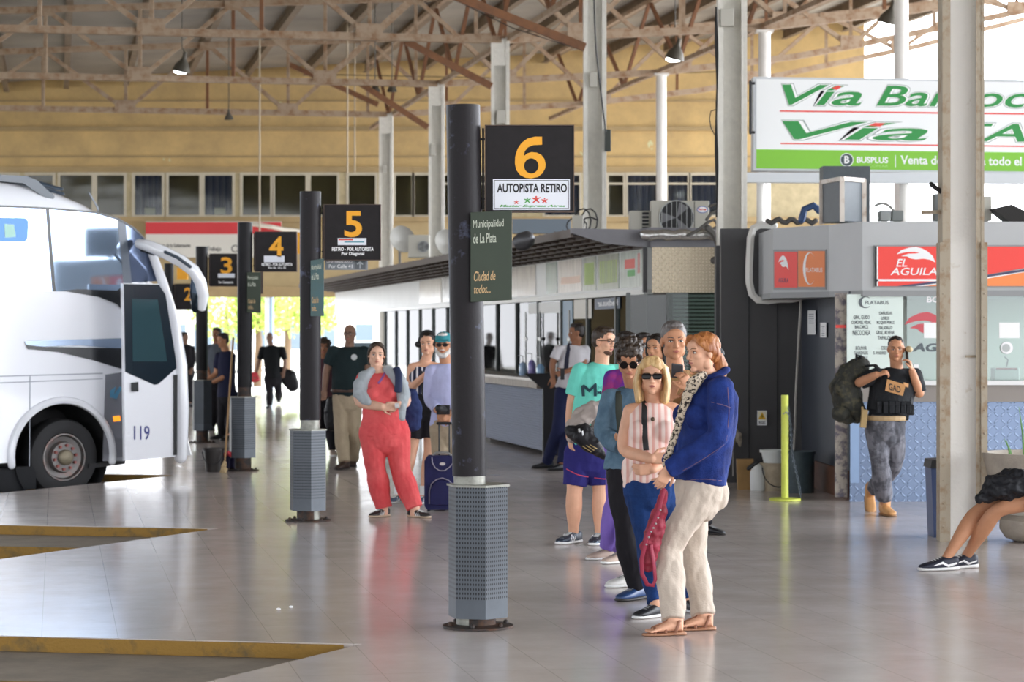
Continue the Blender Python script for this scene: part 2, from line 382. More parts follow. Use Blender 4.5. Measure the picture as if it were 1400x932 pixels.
# mullion wall between the windows
prev = None
mb = MB()
xs = [-200]+[v for ab in wins for v in (ab[0]-3.5, ab[1]+3.5)]+[1182]
for a, b in zip(xs[0::2], xs[1::2]):
    if b-a > .5: rect(mb, flat(WD), a, 236, b, 298, t=.3, o=-.25)
struct(mb.build('wall_back_piers', M('pier', 'b3a684', .8, var=.15), origin=(0, WD, 0)))

# ---- columns
WHT = M('column_paint', 'd9d6cc', .55, var=.08, vscale=9, bump=.25, bscale=25)
RUSTW = M('column_worn', 'faf8f2', .6, col2='b8a582', vscale=7, bump=.35, bscale=40, thr=(.62, .85))
EDGEW = M('column_edge', 'a89c88', .65, col2='8a6b48', vscale=9, thr=(.5, .75))
DARKP = M('dark_grey_paint', '3e3e3f', .55, var=.12, vscale=3, bump=.15)
BRN = M('rust_steel', 'a8937c', .75, col2='85603f', vscale=5, bump=.3, bscale=30, thr=(.45, .7))
BRN2 = M('rust_steel_dark', '6e4c36', .75, col2='8a5d3c', vscale=6, bump=.3)
HC = 7.05
cols = [(1313, 19.85), (1000, 28.3), (813, 35.9), (684, 44.2), (597, 52.0), (528, 59.3)]
clab = ['worn white steel column beside the round concrete planter', 'white steel column with black cables and a dark grey lower half', 'tall white steel column rising behind the number 6 sign, cable box on its side', 'white steel column whose top stands above the number 6 sign, small box near its head', 'white column with its head between the number 5 and number 6 signs', 'white column beside the number 5 sign, farthest in its row']
def column(px, d, lab, i):
    X = (px-700)*d/F; w = .34; top = 9.2 if i < 3 else HC+.05
    r = empty('steel_column', (X, d, 0), lab, 'column', 'white steel columns carrying the roof')
    dk = 2.72 if i == 1 else 0
    mb = MB(); mb.box((X, d+.02, (top+dk)/2), (w-.03, .03, top-dk)); mb.build('web', WHT if i else RUSTW, r)
    for s in (-1, 1):
        mb = MB(); mb.box((X+s*(w/2-.012), d-.02, (top+dk)/2), (.024, .22, top-dk)); mb.box((X+s*(w/2-.035), d-.12, (top+dk)/2), (.06, .014, top-dk)); mb.build('flange', EDGEW if i == 0 else WHT, r)
    if i == 0:
        jt = P(0, 332, d).z
        mb = MB(); mb.box((X, d-.0, jt/2), (.30, .05, jt)); mb.build('jacket', RUSTW, r)
        for s in (-1, 1):
            mb = MB(); mb.box((X+s*.172, d-.04, jt/2), (.03, .2, jt)); mb.box((X+s*.168, d-.14, jt/2), (.052, .01, jt))
            for q in range(12): mb.ell((X+s*.168, d-.147, .12+q*.19), (.009, .006, .009), n=8, m=6)
            mb.build('edge_strip', EDGEW, r)
        for (u, v, ww) in ((1260, 290, 30),):
            mb = MB(); mb.bar(P(u, v, d-.02), P(u+ww, v, d-.02), .03, .03); mb.bar(P(u, v-3, d-.02), P(u, v+3, d-.02), .012); mb.build('bracket', EDGEW, r)
        mb = MB(); mb.box(P(1327, 487, d-.07), (.08, .03, .02)); mb.build('bracket', EDGEW, r)
        mb = MB(); mb.tube([P(1273, 252, d-.02), P(1281, 258, d-.05), P(1287, 262, d-.05)], .02); mb.build('lamp_bracket', M('dark_metal', '2c2a28', .5, .6), r)
    if i == 1:
        mb = MB(); mb.box((X, d, dk/2), (w+.04, .2, dk)); mb.build('dark_base', DARKP, r)
    if i >= 2:
        mb = MB(); mb.box((X, d-.1, top-.28), (w*.94, .03, .5)); 
        for a in (-.09, .09):
            for b in (-.35, -.25, -.1): mb.ell((X+a, d-.12, top+b), (.016, .01, .016), n=8, m=6)
        mb.build('joint_plate', WHT, r)
    bx = {1: (994, 24, 9, 12), 2: (811, 109, 5, 10), 3: (685, 160, 6, 9), 4: (592, 205, 3.5, 8), 5: (526, 231, 2.5, 5)}.get(i)
    if bx:
        mb = MB(); c = P(bx[0], bx[1], d-.16); mb.box(c, (2*bx[2]*d/F, .07, 2*bx[3]*d/F)); mb.build('junction_box', M('box_grey', 'b9b6ab', .6), r, bevel=.006)
    return r
CO = [column(px, d, clab[i], i) for i, (px, d) in enumerate(cols)]
CAB = M('black_cable', '1c1b1a', .6)
def cable(name, pts, r, mat, lab, cat='cable', grp=None, d=None):
    mb = MB(); mb.tube(pts, r, n=6); return tag(mb.build(name, mat, smooth=True), lab, cat, grp)
d1 = 28.1
for k_ in range(3):
    cable('cable', [P(979+k_*.7-1.2*math.sin(q*.9+k_), 10+q*22, d1-.2) for q in range(14)], .008, CAB, 'thin black cable clipped down the edge of the column with the dark grey lower half', grp='cables down the column')
cable('cable', [P(978, 150, d1-.2), P(972, 152, d1-.2), P(970, 162, d1-.2), P(972, 175, d1-.2), P(978, 186, d1-.2)], .006, CAB, 'loop of black cable sticking out from the column edge')
cable('cable', [P(812, -5, 35.6), P(813, 30, 35.6), P(815, 70, 35.6), P(822, 130, 35.6), P(828, 180, 35.6)], .012, CAB, 'black cable running down the column behind the number 6 sign')
mb = MB(); mb.box(P(831, 192, 35.75), (.09, .12, .32)); tag(mb.build('cable_box', M('box_darkgreen', '3b3f3a', .6), bevel=.01), 'dark box strapped to the side of the tall white column', 'box')
# round pipe columns
PIPE = M('pipe_white', 'e4e2dc', .45, var=.05, vscale=4)
for px, d, ht, lab in ((904, 52.9, 7.33, 'slim round white column just right of the tall white steel column'), (1045, 45.1, 7.3, 'slim round white column rising behind the green and white sign, near its end'), (1232, 36.9, 7.35, 'round white column rising behind the middle of the green and white sign')):
    X = (px-700)*d/F; r = empty('pipe_column', (X, d, 0), lab, 'column')
    mb = MB(); mb.tube([(X, d, 0), (X, d, ht)], .112 if d > 40 else .11, n=24, cap='flat'); mb.build('shaft', PIPE, r, smooth=True)
    mb = MB(); mb.box((X, d, ht+.02), (.32, .32, .04)); mb.build('cap_plate', PIPE, r)

# ---- roof trusses
def low(s):
    pts = [(-20, 7.05), (0, 7.05), (5, 7.4), (8, 7.8), (9.5, 8.1), (13.6, 9.0), (17, 9.9)]
    for (a, za), (b, zb_) in zip(pts, pts[1:]):
        if s <= b: return za+(zb_-za)*(s-a)/(b-a)
    return 9.9
def upp(s):
    pts = [(-20, 7.8), (0, 8.9), (5, 9.15), (10, 9.6), (17, 10.5)]
    for (a, za), (b, zb_) in zip(pts, pts[1:]):
        if s <= b: return za+(zb_-za)*(s-a)/(b-a)
    return 10.5
tl = {3: 'brown rusty steel roof truss crossing over the number 6 sign', 4: 'brown roof truss meeting the column head between signs 5 and 6', 5: 'farthest brown roof truss, closest to the yellow wall', 2: 'brown roof truss at the top edge, nearest of the row'}
for i in (2, 3, 4, 5):
    px, d = cols[i]; C0 = Vector(((px-700)*d/F, d, 0))
    pt = lambda s, z: C0+E*s+Vector((0, -.06, z))
    r = empty('roof_truss', C0+Vector((0, 0, 7.05)), tl[i], 'truss', 'roof trusses')
    for nm, f in (('lower_chord', low), ('upper_chord', upp)):
        mb = MB(); ss = [-18, -12, -6, 0, 2.5, 5, 8, 9.5, 11.5, 13.6, 17]
        for a, b in zip(ss, ss[1:]):
            p, q = pt(a, f(a)), pt(b, f(b)); up = Z
            mb.bar(p+Vector((0, -.05, 0)), q+Vector((0, -.05, 0)), .02, .13, up=Z); mb.bar(p+Vector((0, .03, -.055)), q+Vector((0, .03, -.055)), .15, .02, up=Z)
        mb.build(nm, BRN, r)
    st = 1.95; k = 0; s = -18
    while s < 16.5:
        a, b = s, s+st
        if k % 2 == 0: p, q = pt(a, low(a)), pt(b, upp(b))
        else: p, q = pt(a, upp(a)), pt(b, low(b))
        mb = MB(); mb.bar(p, q, .09, .09); mb.build('diagonal', BRN, r)
        mb = MB(); mb.bar(pt(b, low(b)), pt(b, upp(b)), .07, .07); mb.build('post', BRN2 if k % 3 == 0 else BRN, r)
        if k % 2 == 0:
            mb = MB(); c = pt(a, low(a)+.1); mb.box(c+Vector((0, -.09, 0)), (.5, .02, .26), x=E); mb.build('gusset', BRN, r)
        else:
            mb = MB(); c = pt(a, upp(a)-.05); mb.box(c+Vector((0, -.09, 0)), (.34, .02, .2), x=E); mb.build('gusset', BRN, r)
        s += st; k += 1
# knee braces: rusty tubes from the trusses down to the columns
for (a, b, d, lab) in (((620, -6), (800, 65), 35.8, 'heavy rusty brace running down to the tall white column'), ((556, 57), (672, 118), 44, 'rusty diagonal brace running down to the column above the number 6 sign'), ((486, 110), (585, 174), 51.8, 'rusty diagonal brace reaching the column between signs 5 and 6'), ((395, 88), (517, 143), 59, 'thin rusty diagonal brace by the column nearest the number 5 sign')):
    mb = MB(); mb.bar(P(*a, d), P(*b, d), .12, .12); tag(mb.build('diagonal_brace', BRN2), lab, 'brace')
# lengthwise lattice girders joining the columns
for s0, lab in ((0, 'lengthwise lattice girder over the row of white columns'), (4.8, 'lengthwise lattice girder over the round white columns'), ):
    base = Vector(((813-700)*35.9/F, 35.9, 0))+E*s0
    r = empty('lattice_girder', base+Vector((0, 0, 7)), lab, 'girder', 'lengthwise girders')
    zl, zu = low(s0)+.02, upp(s0)-.1
    for z_, nm in ((zl, 'lower_chord'), (zu, 'upper_chord')):
        mb = MB(); mb.bar(base+Z*z_-U*8+E*.26, base+Z*z_+U*28+E*.26, .09, .09); mb.build(nm, BRN, r)
    for k in range(14):
        a = base+E*.26+U*(-8+2.5*k); b = a+U*2.5
        mb = MB(); mb.bar(a+Z*(zl if k % 2 else zu), b+Z*(zu if k % 2 else zl), .07, .07); mb.build('diagonal', BRN2, r)
# purlins
PUR = M('purlin', '7d6c58', .75, var=.25, vscale=4)
base = Vector(((684-700)*44.2/F, 44.2, 0))
first = None
for k in range(21):
    s = -17.6+1.65*k
    mb = MB(); z_ = upp(s)+.22; a = base+E*s+Z*z_-U*36; b = base+E*s+Z*z_+U*(24.15-.188*s)
    mb.bar(a, b, .02, .26, up=Z); mb.bar(a+Z*.13, b+Z*.13, .15, .02, up=Z); mb.bar(a-Z*.13, b-Z*.13, .15, .02, up=Z)
    tag(mb.build('roof_beam', PUR), 'long steel beam running under the corrugated roof sheets', 'beam', 'roof beams')
# roof
def roof_mat():
    m = M('corrugated_roof', '8f8b83', .55, metal=.0); k = NT(m)
    co = k.new('ShaderNodeTexCoord'); mp = k.new('ShaderNodeMapping'); mp.inputs['Rotation'].default_value = (0, 0, -math.radians(10.67)); k.link(co.outputs['Object'], mp.inputs[0])
    wv = k.new('ShaderNodeTexWave', bands_direction='Y', inp={'Scale': 1.6, 'Distortion': 0}); k.link(mp.outputs[0], wv.inputs['Vector'])
    bp = k.new('ShaderNodeBump'); bp.inputs['Strength'].default_value = 1; bp.inputs['Distance'].default_value = .05; k.link(wv.outputs['Fac'], bp.inputs['Height']); k.link(bp.outputs[0], k.b.inputs['Normal'])
    nz = k.new('ShaderNodeTexNoise', inp={'Scale': .7, 'Detail': 6}); k.link(co.outputs['Object'], nz.inputs['Vector'])
    rp = k.new('ShaderNodeValToRGB'); k.link(nz.outputs['Fac'], rp.inputs[0]); rp.color_ramp.elements[0].color = lin('77746f'); rp.color_ramp.elements[1].color = lin('b9b3a6')
    k.link(rp.outputs[0], k.b.inputs['Base Color']); return m
mb = MB(); ss = [-18.5, -12, -6, 0, 5, 10, 13, 17.5]
for a, b in zip(ss, ss[1:]):
    p = [base+E*a+Z*(upp(a)+.37)-U*72, base+E*b+Z*(upp(b)+.37)-U*72, base+E*b+Z*(upp(b)+.37)+U*(24.5-.188*b), base+E*a+Z*(upp(a)+.37)+U*(24.5-.188*a)]
    mb.prism(p, (0, 0, .05))
struct(mb.build('roof', roof_mat(), origin=(0, 44, 9)))
# hanging lamps
LAMPM = M('lamp_metal', '57534a', .5, .5); GLOW = M('lamp_glow', 'ffffff', .5, emit='f2fbff', es=14)
for px, py, d, lit, lab in ((249, 93, 50, 1, 'bell-shaped lamp shining among the trusses above the buses'), (923, 76, 46, 1, 'bell-shaped lamp hanging beside the slim round white column'), (1215, 27, 42, 1, 'lit bell lamp high up over the green and white sign'), (513, 123, 52, 0, 'unlit black lamp hanging from the truss just left of the number 6 sign'), (536, 123, 52, 0, 'unlit black lamp hanging on the right side of the column head'), (313, 161, 58, 0, 'small unlit lamp under the farthest truss')):
    p = P(px, py, d); r = empty('hanging_lamp', p, lab, 'lamp'); s = 1 if lit else .6
    ax = Vector((.25 if lit else 0, -.25, 1)).normalized()
    mb = MB(); mb.lathe(p, [(.19*s, -.06*s), (.15*s, .06*s), (.07*s, .17*s), (.045*s, .22*s), (.04*s, .34*s)], n=20, axis=ax); mb.build('lamp_shade', LAMPM, r, smooth=True)
    mb = MB(); mb.tube([p+ax*.3*s, p+Vector((0, 0, .45)), Vector((p.x, p.y, 9.0))], .012, n=6); mb.build('rod', LAMPM, r)
    if lit: mb = MB(); mb.ell(p-ax*.07, (.16, .16, .05)); mb.build('bulb', GLOW, r, smooth=True)
# thin hanging rods near the far wall
for px, y0, y1, d in ((355, 20, 315, 56), (475, 20, 235, 57), (485, 30, 235, 60)):
    mb = MB(); mb.tube([P(px, y0, d), P(px, y1, d)], .02, n=6); tag(mb.build('hanging_rod', M('rod_pale', 'b9ab93', .6)), 'thin pale rod hanging from the roof in front of the yellow wall', 'rod', 'thin hanging rods')
# wires
cable('wire', [P(622, 0, 40), P(700, 38, 40), P(800, 70, 40)], .008, CAB, 'thin wire slung between the trusses above the number 6 sign', 'wire')
cable('wire', [P(450, 102, 56), P(700, 107, 56), P(980, 98, 56)], .01, CAB, 'thin wire running level in front of the yellow wall', 'wire')

# ---- outside beyond the hall
mb = MB(); mb.box((0, 96, -.19), (90, 52, .06)); struct(mb.build('street', M('street_pale', 'c9c6bd', .8, var=.08, vscale=1), origin=(0, 96, 0)))
LEAF = M('leaves', '7ea04a', .7, col2='b9c24e', vscale=9, thr=(.35, .65)); BARK = M('bark', '6b5641', .9, bump=.5)
def blob(c, r, seed, n=30):
    mb = MB(); mb.ell(c, (1, 1, 1), n=n, m=n//2)
    c = Vector(c)
    for i, v in enumerate(mb.v):
        dv = (v-c); k = 1+.28*noise.noise(dv*3.1+Vector((seed, 0, 0)))+.2*noise.noise(dv*7+Vector((0, seed, 0))); mb.v[i] = c+Vector((dv.x*r[0], dv.y*r[1], dv.z*r[2]))*k
    return mb
def leafy(c, r, n, sz, seed):
    rnd = random.Random(seed); mb = MB(); c = Vector(c)
    for _ in range(n):
        q = Vector((rnd.gauss(0, 1), rnd.gauss(0, 1), rnd.gauss(0, 1))).normalized()*rnd.uniform(.45, 1)
        p = c+Vector((q.x*r[0], q.y*r[1], q.z*r[2])); a = Vector((rnd.gauss(0, 1), rnd.gauss(0, 1), rnd.gauss(0, 1))).normalized(); b = a.orthogonal().normalized()*sz*.5; a = a*sz
        mb.add([p-a, p+b, p+a, p-b], [(0, 1, 2, 3)])
    return mb
for px, py, d, r_, h, lab in ((352, 428, 84, 1.1, 2.2, 'sunlit green tree seen under the far wall beside the number 4 pole'), (392, 425, 92, 1.5, 2.8, 'yellow-green tree beyond the opening, right of the number 4 pole'), (310, 432, 100, 1.6, 2.4, 'pale green tree beyond the opening near the number 3 pole'), (430, 430, 97, 1.2, 2.4, 'sunlit tree half hidden by the number 5 pole')):
    p = P(px, py, d); r = empty('street_tree', (p.x, p.y, 0), lab, 'tree')
    mb = MB(); mb.tube([(p.x, p.y, -.2), (p.x+.05, p.y, p.z*.6), (p.x-.05, p.y, p.z+.3)], [.16, .12, .06]); mb.build('trunk', BARK, r, smooth=True)
    leafy((p.x, p.y, p.z+.3), (r_, r_, r_*.95), 1100, .12, px).build('crown', LEAF, r)
HOUSEM = M('street_house', 'e9e4d8', .8, var=.05)
for px0, px1, top, d, c, lab in ((225, 330, 400, 112, 'e6e2da', 'pale building across the street by the number 3 pole'), (330, 470, 385, 120, 'efe9dc', 'cream building across the street behind the trees'), (470, 640, 410, 110, 'f2f0ea', 'white building across the street behind the glass booths'), (640, 760, 430, 112, 'e0ddd5', 'light building across the street behind the ticket counter')):
    a, b = P(px0, top, d), P(px1, top, d); r = empty('street_building', ((a.x+b.x)/2, d, 0), lab, 'building')
    mb = MB(); mb.box(((a.x+b.x)/2, d+3, a.z/2), (b.x-a.x, 6, a.z)); mb.build('walls', M('house_'+c, c, .8), r)
    nw = 3
    for q in range(nw):
        mb = MB(); x = a.x+(b.x-a.x)*(q+.5)/nw; mb.box((x, d-.02, 1.5), (.8, .08, 1.2)); mb.build('window', M('house_window', '6a7884', .3), r)
# poles on the pavement outside
for px, d, w_, c, y1 in ((366, 72, .12, 'c9d3dc', 405), (371, 72, .1, '93b0d6', 405)):
    p = G(px, 455+F*1.7/d); mb = MB(); mb.tube([(p.x, d, 0), (p.x, d, P(0, y1, d).z)], w_/2+.02); tag(mb.build('street_post', M('post_'+c, c, .5), smooth=True), ('white' if px == 366 else 'pale blue')+' post standing in the far opening beside the number 4 pole', 'post')
# ============================================================ BOARDING POLES WITH SIGNS AND BINS
POLE = M('pole_paint', '1f1e20', .42, .0, var=.15, vscale=5, spec=.15)
POLEW = M('pole_worn', '242123', .42, col2='51556a', vscale=7, thr=(.6, .72), bump=.15, spec=.15)
GALV = M('galvanised', '8f8f86', .45, .5, var=.3, vscale=14, bump=.2)
BASEM = M('rusty_base', '2f2926', .6, .2, col2='5a3a24', vscale=14, thr=(.45, .7), bump=.4)
def perforated(name, col, col2):
    m = M(name, col, .38, .35, col2=col2, vscale=3, thr=(.3, .8)); k = NT(m)
    uv = k.new('ShaderNodeUVMap'); sc = k.new('ShaderNodeVectorMath', operation='SCALE'); sc.inputs['Scale'].default_value = 1; k.link(uv.outputs[0], sc.inputs[0])
    fr = k.new('ShaderNodeVectorMath', operation='FRACTION'); k.link(sc.outputs[0], fr.inputs[0])
    di = k.new('ShaderNodeVectorMath', operation='DISTANCE'); di.inputs[1].default_value = (.5, .5, 0); k.link(fr.outputs[0], di.inputs[0])
    lt = k.new('ShaderNodeMath', operation='LESS_THAN'); lt.inputs[1].default_value = .27; k.link(di.outputs['Value'], lt.inputs[0])
    se = k.new('ShaderNodeSeparateXYZ'); k.link(uv.outputs[0], se.inputs[0])
    g1 = k.new('ShaderNodeMath', operation='GREATER_THAN'); g1.inputs[1].default_value = 0; k.link(se.outputs['Y'], g1.inputs[0])
    g2 = k.new('ShaderNodeMath', operation='LESS_THAN'); g2.inputs[1].default_value = 28; k.link(se.outputs['Y'], g2.inputs[0])
    a = k.new('ShaderNodeMath', operation='MULTIPLY'); k.link(g1.outputs[0], a.inputs[0]); k.link(g2.outputs[0], a.inputs[1])
    c = k.new('ShaderNodeMath', operation='MULTIPLY'); k.link(a.outputs[0], c.inputs[0]); k.link(lt.outputs[0], c.inputs[1])
    mx = k.new('ShaderNodeMixRGB'); mx.inputs[2].default_value = lin('15161a'); k.link(c.outputs[0], mx.inputs[0])
    src = k.b.inputs['Base Color'].links[0].from_socket; k.link(src, mx.inputs[1]); k.link(mx.outputs[0], k.b.inputs['Base Color'])
    return m
PERF = perforated('perforated_steel', '474c52', '565c63')
SIGNB = M('sign_black', '272425', .6, var=.12, vscale=12, bump=.1, spec=.2); SIGNF = M('sign_edge', '5c4b42', .6)
AMB = M('sign_amber', 'f5ab1c', .5); STK = M('sticker', 'e6e9f0', .4); INK = M('ink_black', '1d1d1f', .6); WHTX = M('letter_white', 'f2f2f2', .5)
GRN = M('plate_green', '2c3828', .5, var=.1, vscale=8); TEAL = M('plate_teal', '3f6066', .5, col2='4a5a52', vscale=5); GOLDL = M('letter_gold', 'c9a878', .5); PALEL = M('letter_pale', 'b9bfae', .5)
REDL = M('letter_red', 'd8412f', .5); GREENL = M('letter_green', '3f9a3c', .5)
def hexbin(r, c, z0, z1, R, a0=15):
    me_v = []; f = []; uvs = []
    vs = []
    ang = [math.radians(a0+60*k) for k in range(6)]
    bev = []
    for z_ in (z0, z1):
        for a in ang: vs.append((c.x+R*math.cos(a), c.y-R*math.sin(a), z_))
    me = bpy.data.meshes.new('bin_shell'); fs = [(k, (k+1) % 6, 6+(k+1) % 6, 6+k) for k in range(6)]+[tuple(range(6)), tuple(range(6, 12))]
    me.from_pydata(vs, [], fs); ul = me.uv_layers.new(name='uv')
    H = z1-z0
    for k in range(6):
        for li, (u, v) in zip(me.polygons[k].loop_indices, ((0, 0), (11, 0), (11, 1), (0, 1))): ul.data[li].uv = (u, -4+(H*38+0)*v)
    o = link_mesh('bin_shell', me, PERF, r)
    mb = MB(); mb.prism([Vector((c.x+(R+.012)*math.cos(a), c.y-(R+.012)*math.sin(a), z1)) for a in ang], (0, 0, .012)); mb.build('bin_rim', GALV, r)
def pole(n, xt, xb, yt, yb, pw, bx0, bx1, by0, by1, lab, perf=True):
    d = F*CH/(yb-HY); d = d+.0; base = G((bx0+bx1)/2, yb)
    r = empty('boarding_pole', base, lab, 'pole', None)
    R = pw/2*d/F; top = P(xt, yt, d); bot = P(xb, yb, d); bot.z = .0
    mid = P(xb+(xt-xb)*.25, by0, d)
    cut = bot+(top-bot)*((CH-(by0-14-HY)*d/F)/top.z)
    mb = MB(); mb.tube([cut, top], R, n=32, cap='flat'); mb.build('shaft', POLEW if n in (6, 5) else POLE, r, smooth=True)
    mb = MB(); mb.tube([Vector((bot.x, bot.y, .02)), cut+(cut-top).normalized()*0], R*.93, n=32, cap='flat'); mb.build('sleeve', GALV if n in (5, 6) else BASEM, r, smooth=True)
    z1 = P(0, by0, d).z; z0 = P(0, by1, d).z; c = P((bx0+bx1)/2, yb, d)
    hexbin(r, Vector((c.x, c.y, 0)), z0, z1, (bx1-bx0)/2*d/F/.966)
    mb = MB(); mb.tube([(c.x, c.y, .0), (c.x, c.y, z0+.05)], R*1.05, n=24, cap='flat'); mb.build('stub', BASEM, r, smooth=True)
    mb = MB(); mb.lathe((c.x, c.y, 0), [(.205, .002), (.205, .014), (.12, .02)], n=36); fl = mb.build('base_flange', BASEM, r, smooth=True)
    for k in range(6):
        a = math.radians(20+60*k); mb = MB(); mb.lathe((c.x+.17*math.cos(a), c.y+.17*math.sin(a), .012), [(.013, 0), (.013, .02), (.006, .026)], n=6); mb.build('bolt', BASEM, fl)
    return r, d, R
def board(r, d, x0, y0, x1, y1, dig, dx0, dy0, dx1, dy1, tilt=0):
    mp = lambda u, v, o=0.0: P(u, v+(u-x0)*tilt, d-.02)-Vector((0, o, 0))
    mb = MB(); rect(mb, mp, x0, y0, x1, y1, t=.07, o=-.06); b = mb.build('sign_board', SIGNB, r, bevel=.004)
    fr = .004*F/d*1.2
    mb = MB()
    for q in ((x0-fr, y0-fr, x1+fr, y0), (x0-fr, y1, x1+fr, y1+fr), (x0-fr, y0, x0, y1), (x1, y0, x1+fr, y1)): rect(mb, mp, *q, t=.08, o=-.065)
    mb.build('sign_rim', SIGNF, b)
    mb = MB(); w_ = 260/d
    for yy in (y0+(y1-y0)*.15, y0+(y1-y0)*.85): rect(mb, mp, x0-7*14/d, yy-1.5*14/d, x0, yy+1.5*14/d, t=.03, o=-.05)
    rect(mb, mp, x0-5*14/d, y0+3*14/d, x0-2*14/d, y1-3*14/d, t=.05, o=-.06); mb.build('bracket', POLE, b)
    if dig == '6':
        out = [(500, 175), (470, 175), (440, 183), (415, 202), (398, 228), (388, 262), (387, 292), (393, 320), (408, 341), (430, 353), (455, 356), (482, 350), (502, 334), (513, 312), (515, 295), (510, 272), (497, 254), (477, 244), (455, 242), (438, 248), (424, 260), (428, 238), (442, 221), (464, 212), (500, 210)]
        hole = [(455+30*math.cos(a), 302+33*math.sin(a)) for a in [math.radians(-90-15*k) for k in range(25)]]
        i0 = 18; pts = out[:i0+1]+hole+out[i0:]
        mb = MB(); poly(mb, mp, [(dx0+(dx1-dx0)*(x-387)/128, dy0+(dy1-dy0)*(y-175)/181) for x, y in pts], .002, .0105); mb.build('number', AMB, b)
    else: text(dig, mp, dx0, dy0, dx1, dy1, AMB, b, .0105, .002, bold=.022, name='number', res=8)
    return b, mp
r6, d6, R6 = pole(6, 633, 645.5, 144, 857, 46.5, 613, 694, 664, 842, 'nearest dark boarding pole, carrying the number 6 sign and a perforated grey bin')
b, mp = board(r6, d6, 664, 172, 784, 289, '6', 704, 187, 746, 244)
mb = MB(); rect(mb, mp, 674, 245, 779, 287, t=.003, o=.0105); st = mb.build('sticker', STK, b)
mb = MB()
for q in ((675.5, 246.5, 777.5, 247.3), (675.5, 284.7, 777.5, 285.5), (675.5, 246.5, 676.3, 285.5), (776.7, 246.5, 777.5, 285.5)): rect(mb, mp, *q, t=.001, o=.0138)
mb.build('sticker_border', INK, st)
text('AUTOPISTA RETIRO', mp, 679.5, 251, 775, 263.5, INK, st, .0138, .001, bold=.03)
text('Master Express Atres', mp, 683, 280, 773, 284, GREENL, st, .0138, .001, bold=.03, shear=.3)
for x, y, m_, s in ((706, 277, REDL, .7), (721, 274.5, GREENL, 1), (733, 273.5, REDL, 1.25), (744.5, 275, REDL, .95)):   # little dancing figures
    mb = MB(); disc(mb, mp, x, y-3.4*s, 1.1*s, 1.1*s, .001, .0138, 10)
    poly(mb, mp, [(x-4.5*s, y-2.8*s), (x-1*s, y-2*s), (x+1*s, y-2*s), (x+4.5*s, y-3.2*s), (x+4.6*s, y-2.4*s), (x+1.4*s, y-.3*s), (x+4*s, y+3*s), (x+2.8*s, y+3.2*s), (x, y+1*s), (x-3*s, y+3.4*s), (x-4*s, y+2.8*s), (x-1.3*s, y-.2*s), (x-4.6*s, y-1.8*s)], .001, .0138)
    mb.build('figure_mark', m_, st)
def plate(r, d, pts, mat, lines, mat2, R):
    """dark plate standing out from the pole, turned a little away"""
    (x0, y0), (x1, y1), (x2, y2), (x3, y3) = pts
    dn = d-R-.015
    def mp(u, v, o=0.0): return P(x0+(x1-x0)*u, (y0+(y1-y0)*u)*(1-v)+(y3+(y2-y3)*u)*v, dn)-Vector((0, o, 0))
    mb = MB(); rect(mb, mp, 0, 0, 1, 1, t=.02); b = mb.build('name_plate', mat, r, bevel=.002)
    for body, u0, v0, u1, v1, sh, m_ in lines: text(body, mp, u0, v0, u1, v1, m_, b, .0205, .001, bold=.012, shear=sh)
    return b
LN = [('Municipalidad', .06, .09, .8, .2, 0, PALEL), ('de La Plata', .06, .24, .62, .35, 0, PALEL), ('Ciudad de', .08, .66, .6, .77, .25, GOLDL), ('todos...', .08, .81, .48, .91, .25, GOLDL)]
plate(r6, d6, [(643.5, 290.5), (700, 287.5), (700.5, 410), (645, 413)], GRN, LN, None, R6)
r5, d5, R5 = pole(5, 424.5, 424, 262, 712, 29, 396, 446, 588, 697, 'dark boarding pole with the number 5 sign, second from the camera')
b, mp = board(r5, d5, 443.5, 280, 520, 355, '5', 471, 288.5, 495, 324)
mb = MB(); rect(mb, mp, 462, 325.5, 501, 335, t=.002, o=.0105); st = mb.build('sticker', STK, b)
mb = MB(); rect(mb, mp, 463, 326.5, 483, 328.5, t=.001, o=.0128); mb.build('sticker_stripe', REDL, st)
mb = MB(); rect(mb, mp, 471, 330, 498, 331.6, t=.001, o=.0128); mb.build('sticker_stripe', M('teal_mark', '4a93a0', .5), st)
text('RETIRO - POR AUTOPISTA', mp, 454, 337.5, 511, 343, WHTX, b, .0105, .001, bold=.03)
text('Por Diagonal', mp, 467, 344.5, 498, 350, WHTX, b, .0105, .001, bold=.03)
mpb = lambda u, v, o=0.0: P(u, v, d5+.12)-Vector((0, o, 0))
mb = MB(); rect(mb, mpb, 445, 350, 503, 369, t=.03); b2 = mb.build('route_board', M('sign_grey', '858b90', .5), r5)
text('UNIVERSITARIO', mpb, 447, 356, 482, 359.5, WHTX, b2, .031, .001, bold=.02); text('Por Calle 41', mpb, 450, 361.5, 482, 366.5, WHTX, b2, .031, .001, bold=.02)
mb = MB(); rect(mb, mpb, 485, 355.5, 500, 367.5, t=.002, o=.03); q5 = mb.build('arrow_field', M('sign_grey2', '5d6266', .5), b2)
mb = MB(); poly(mb, mpb, [(492.5, 356.5), (497, 361), (495.5, 362), (493.2, 360), (493.2, 367), (491.8, 367), (491.8, 360), (489.5, 362), (488, 361)], .001, .033); mb.build('arrow', M('sign_grey3', 'aab0b4', .5), b2)
plate(r5, d5, [(425, 356), (443, 353), (443.5, 432), (425.5, 432)], TEAL, LN, None, R5)
r4, d4, R4 = pole(4, 335, 334, 304, 643, 20.5, 313, 350, 543, 625, 'dark boarding pole with the number 4 sign and a smooth steel bin')
b, mp = board(r4, d4, 349, 317, 405.5, 371, '4', 368, 323, 387.5, 351)
mb = MB(); rect(mb, mp, 361, 349.5, 389, 358.5, t=.002, o=.0105); st = mb.build('sticker', STK, b)
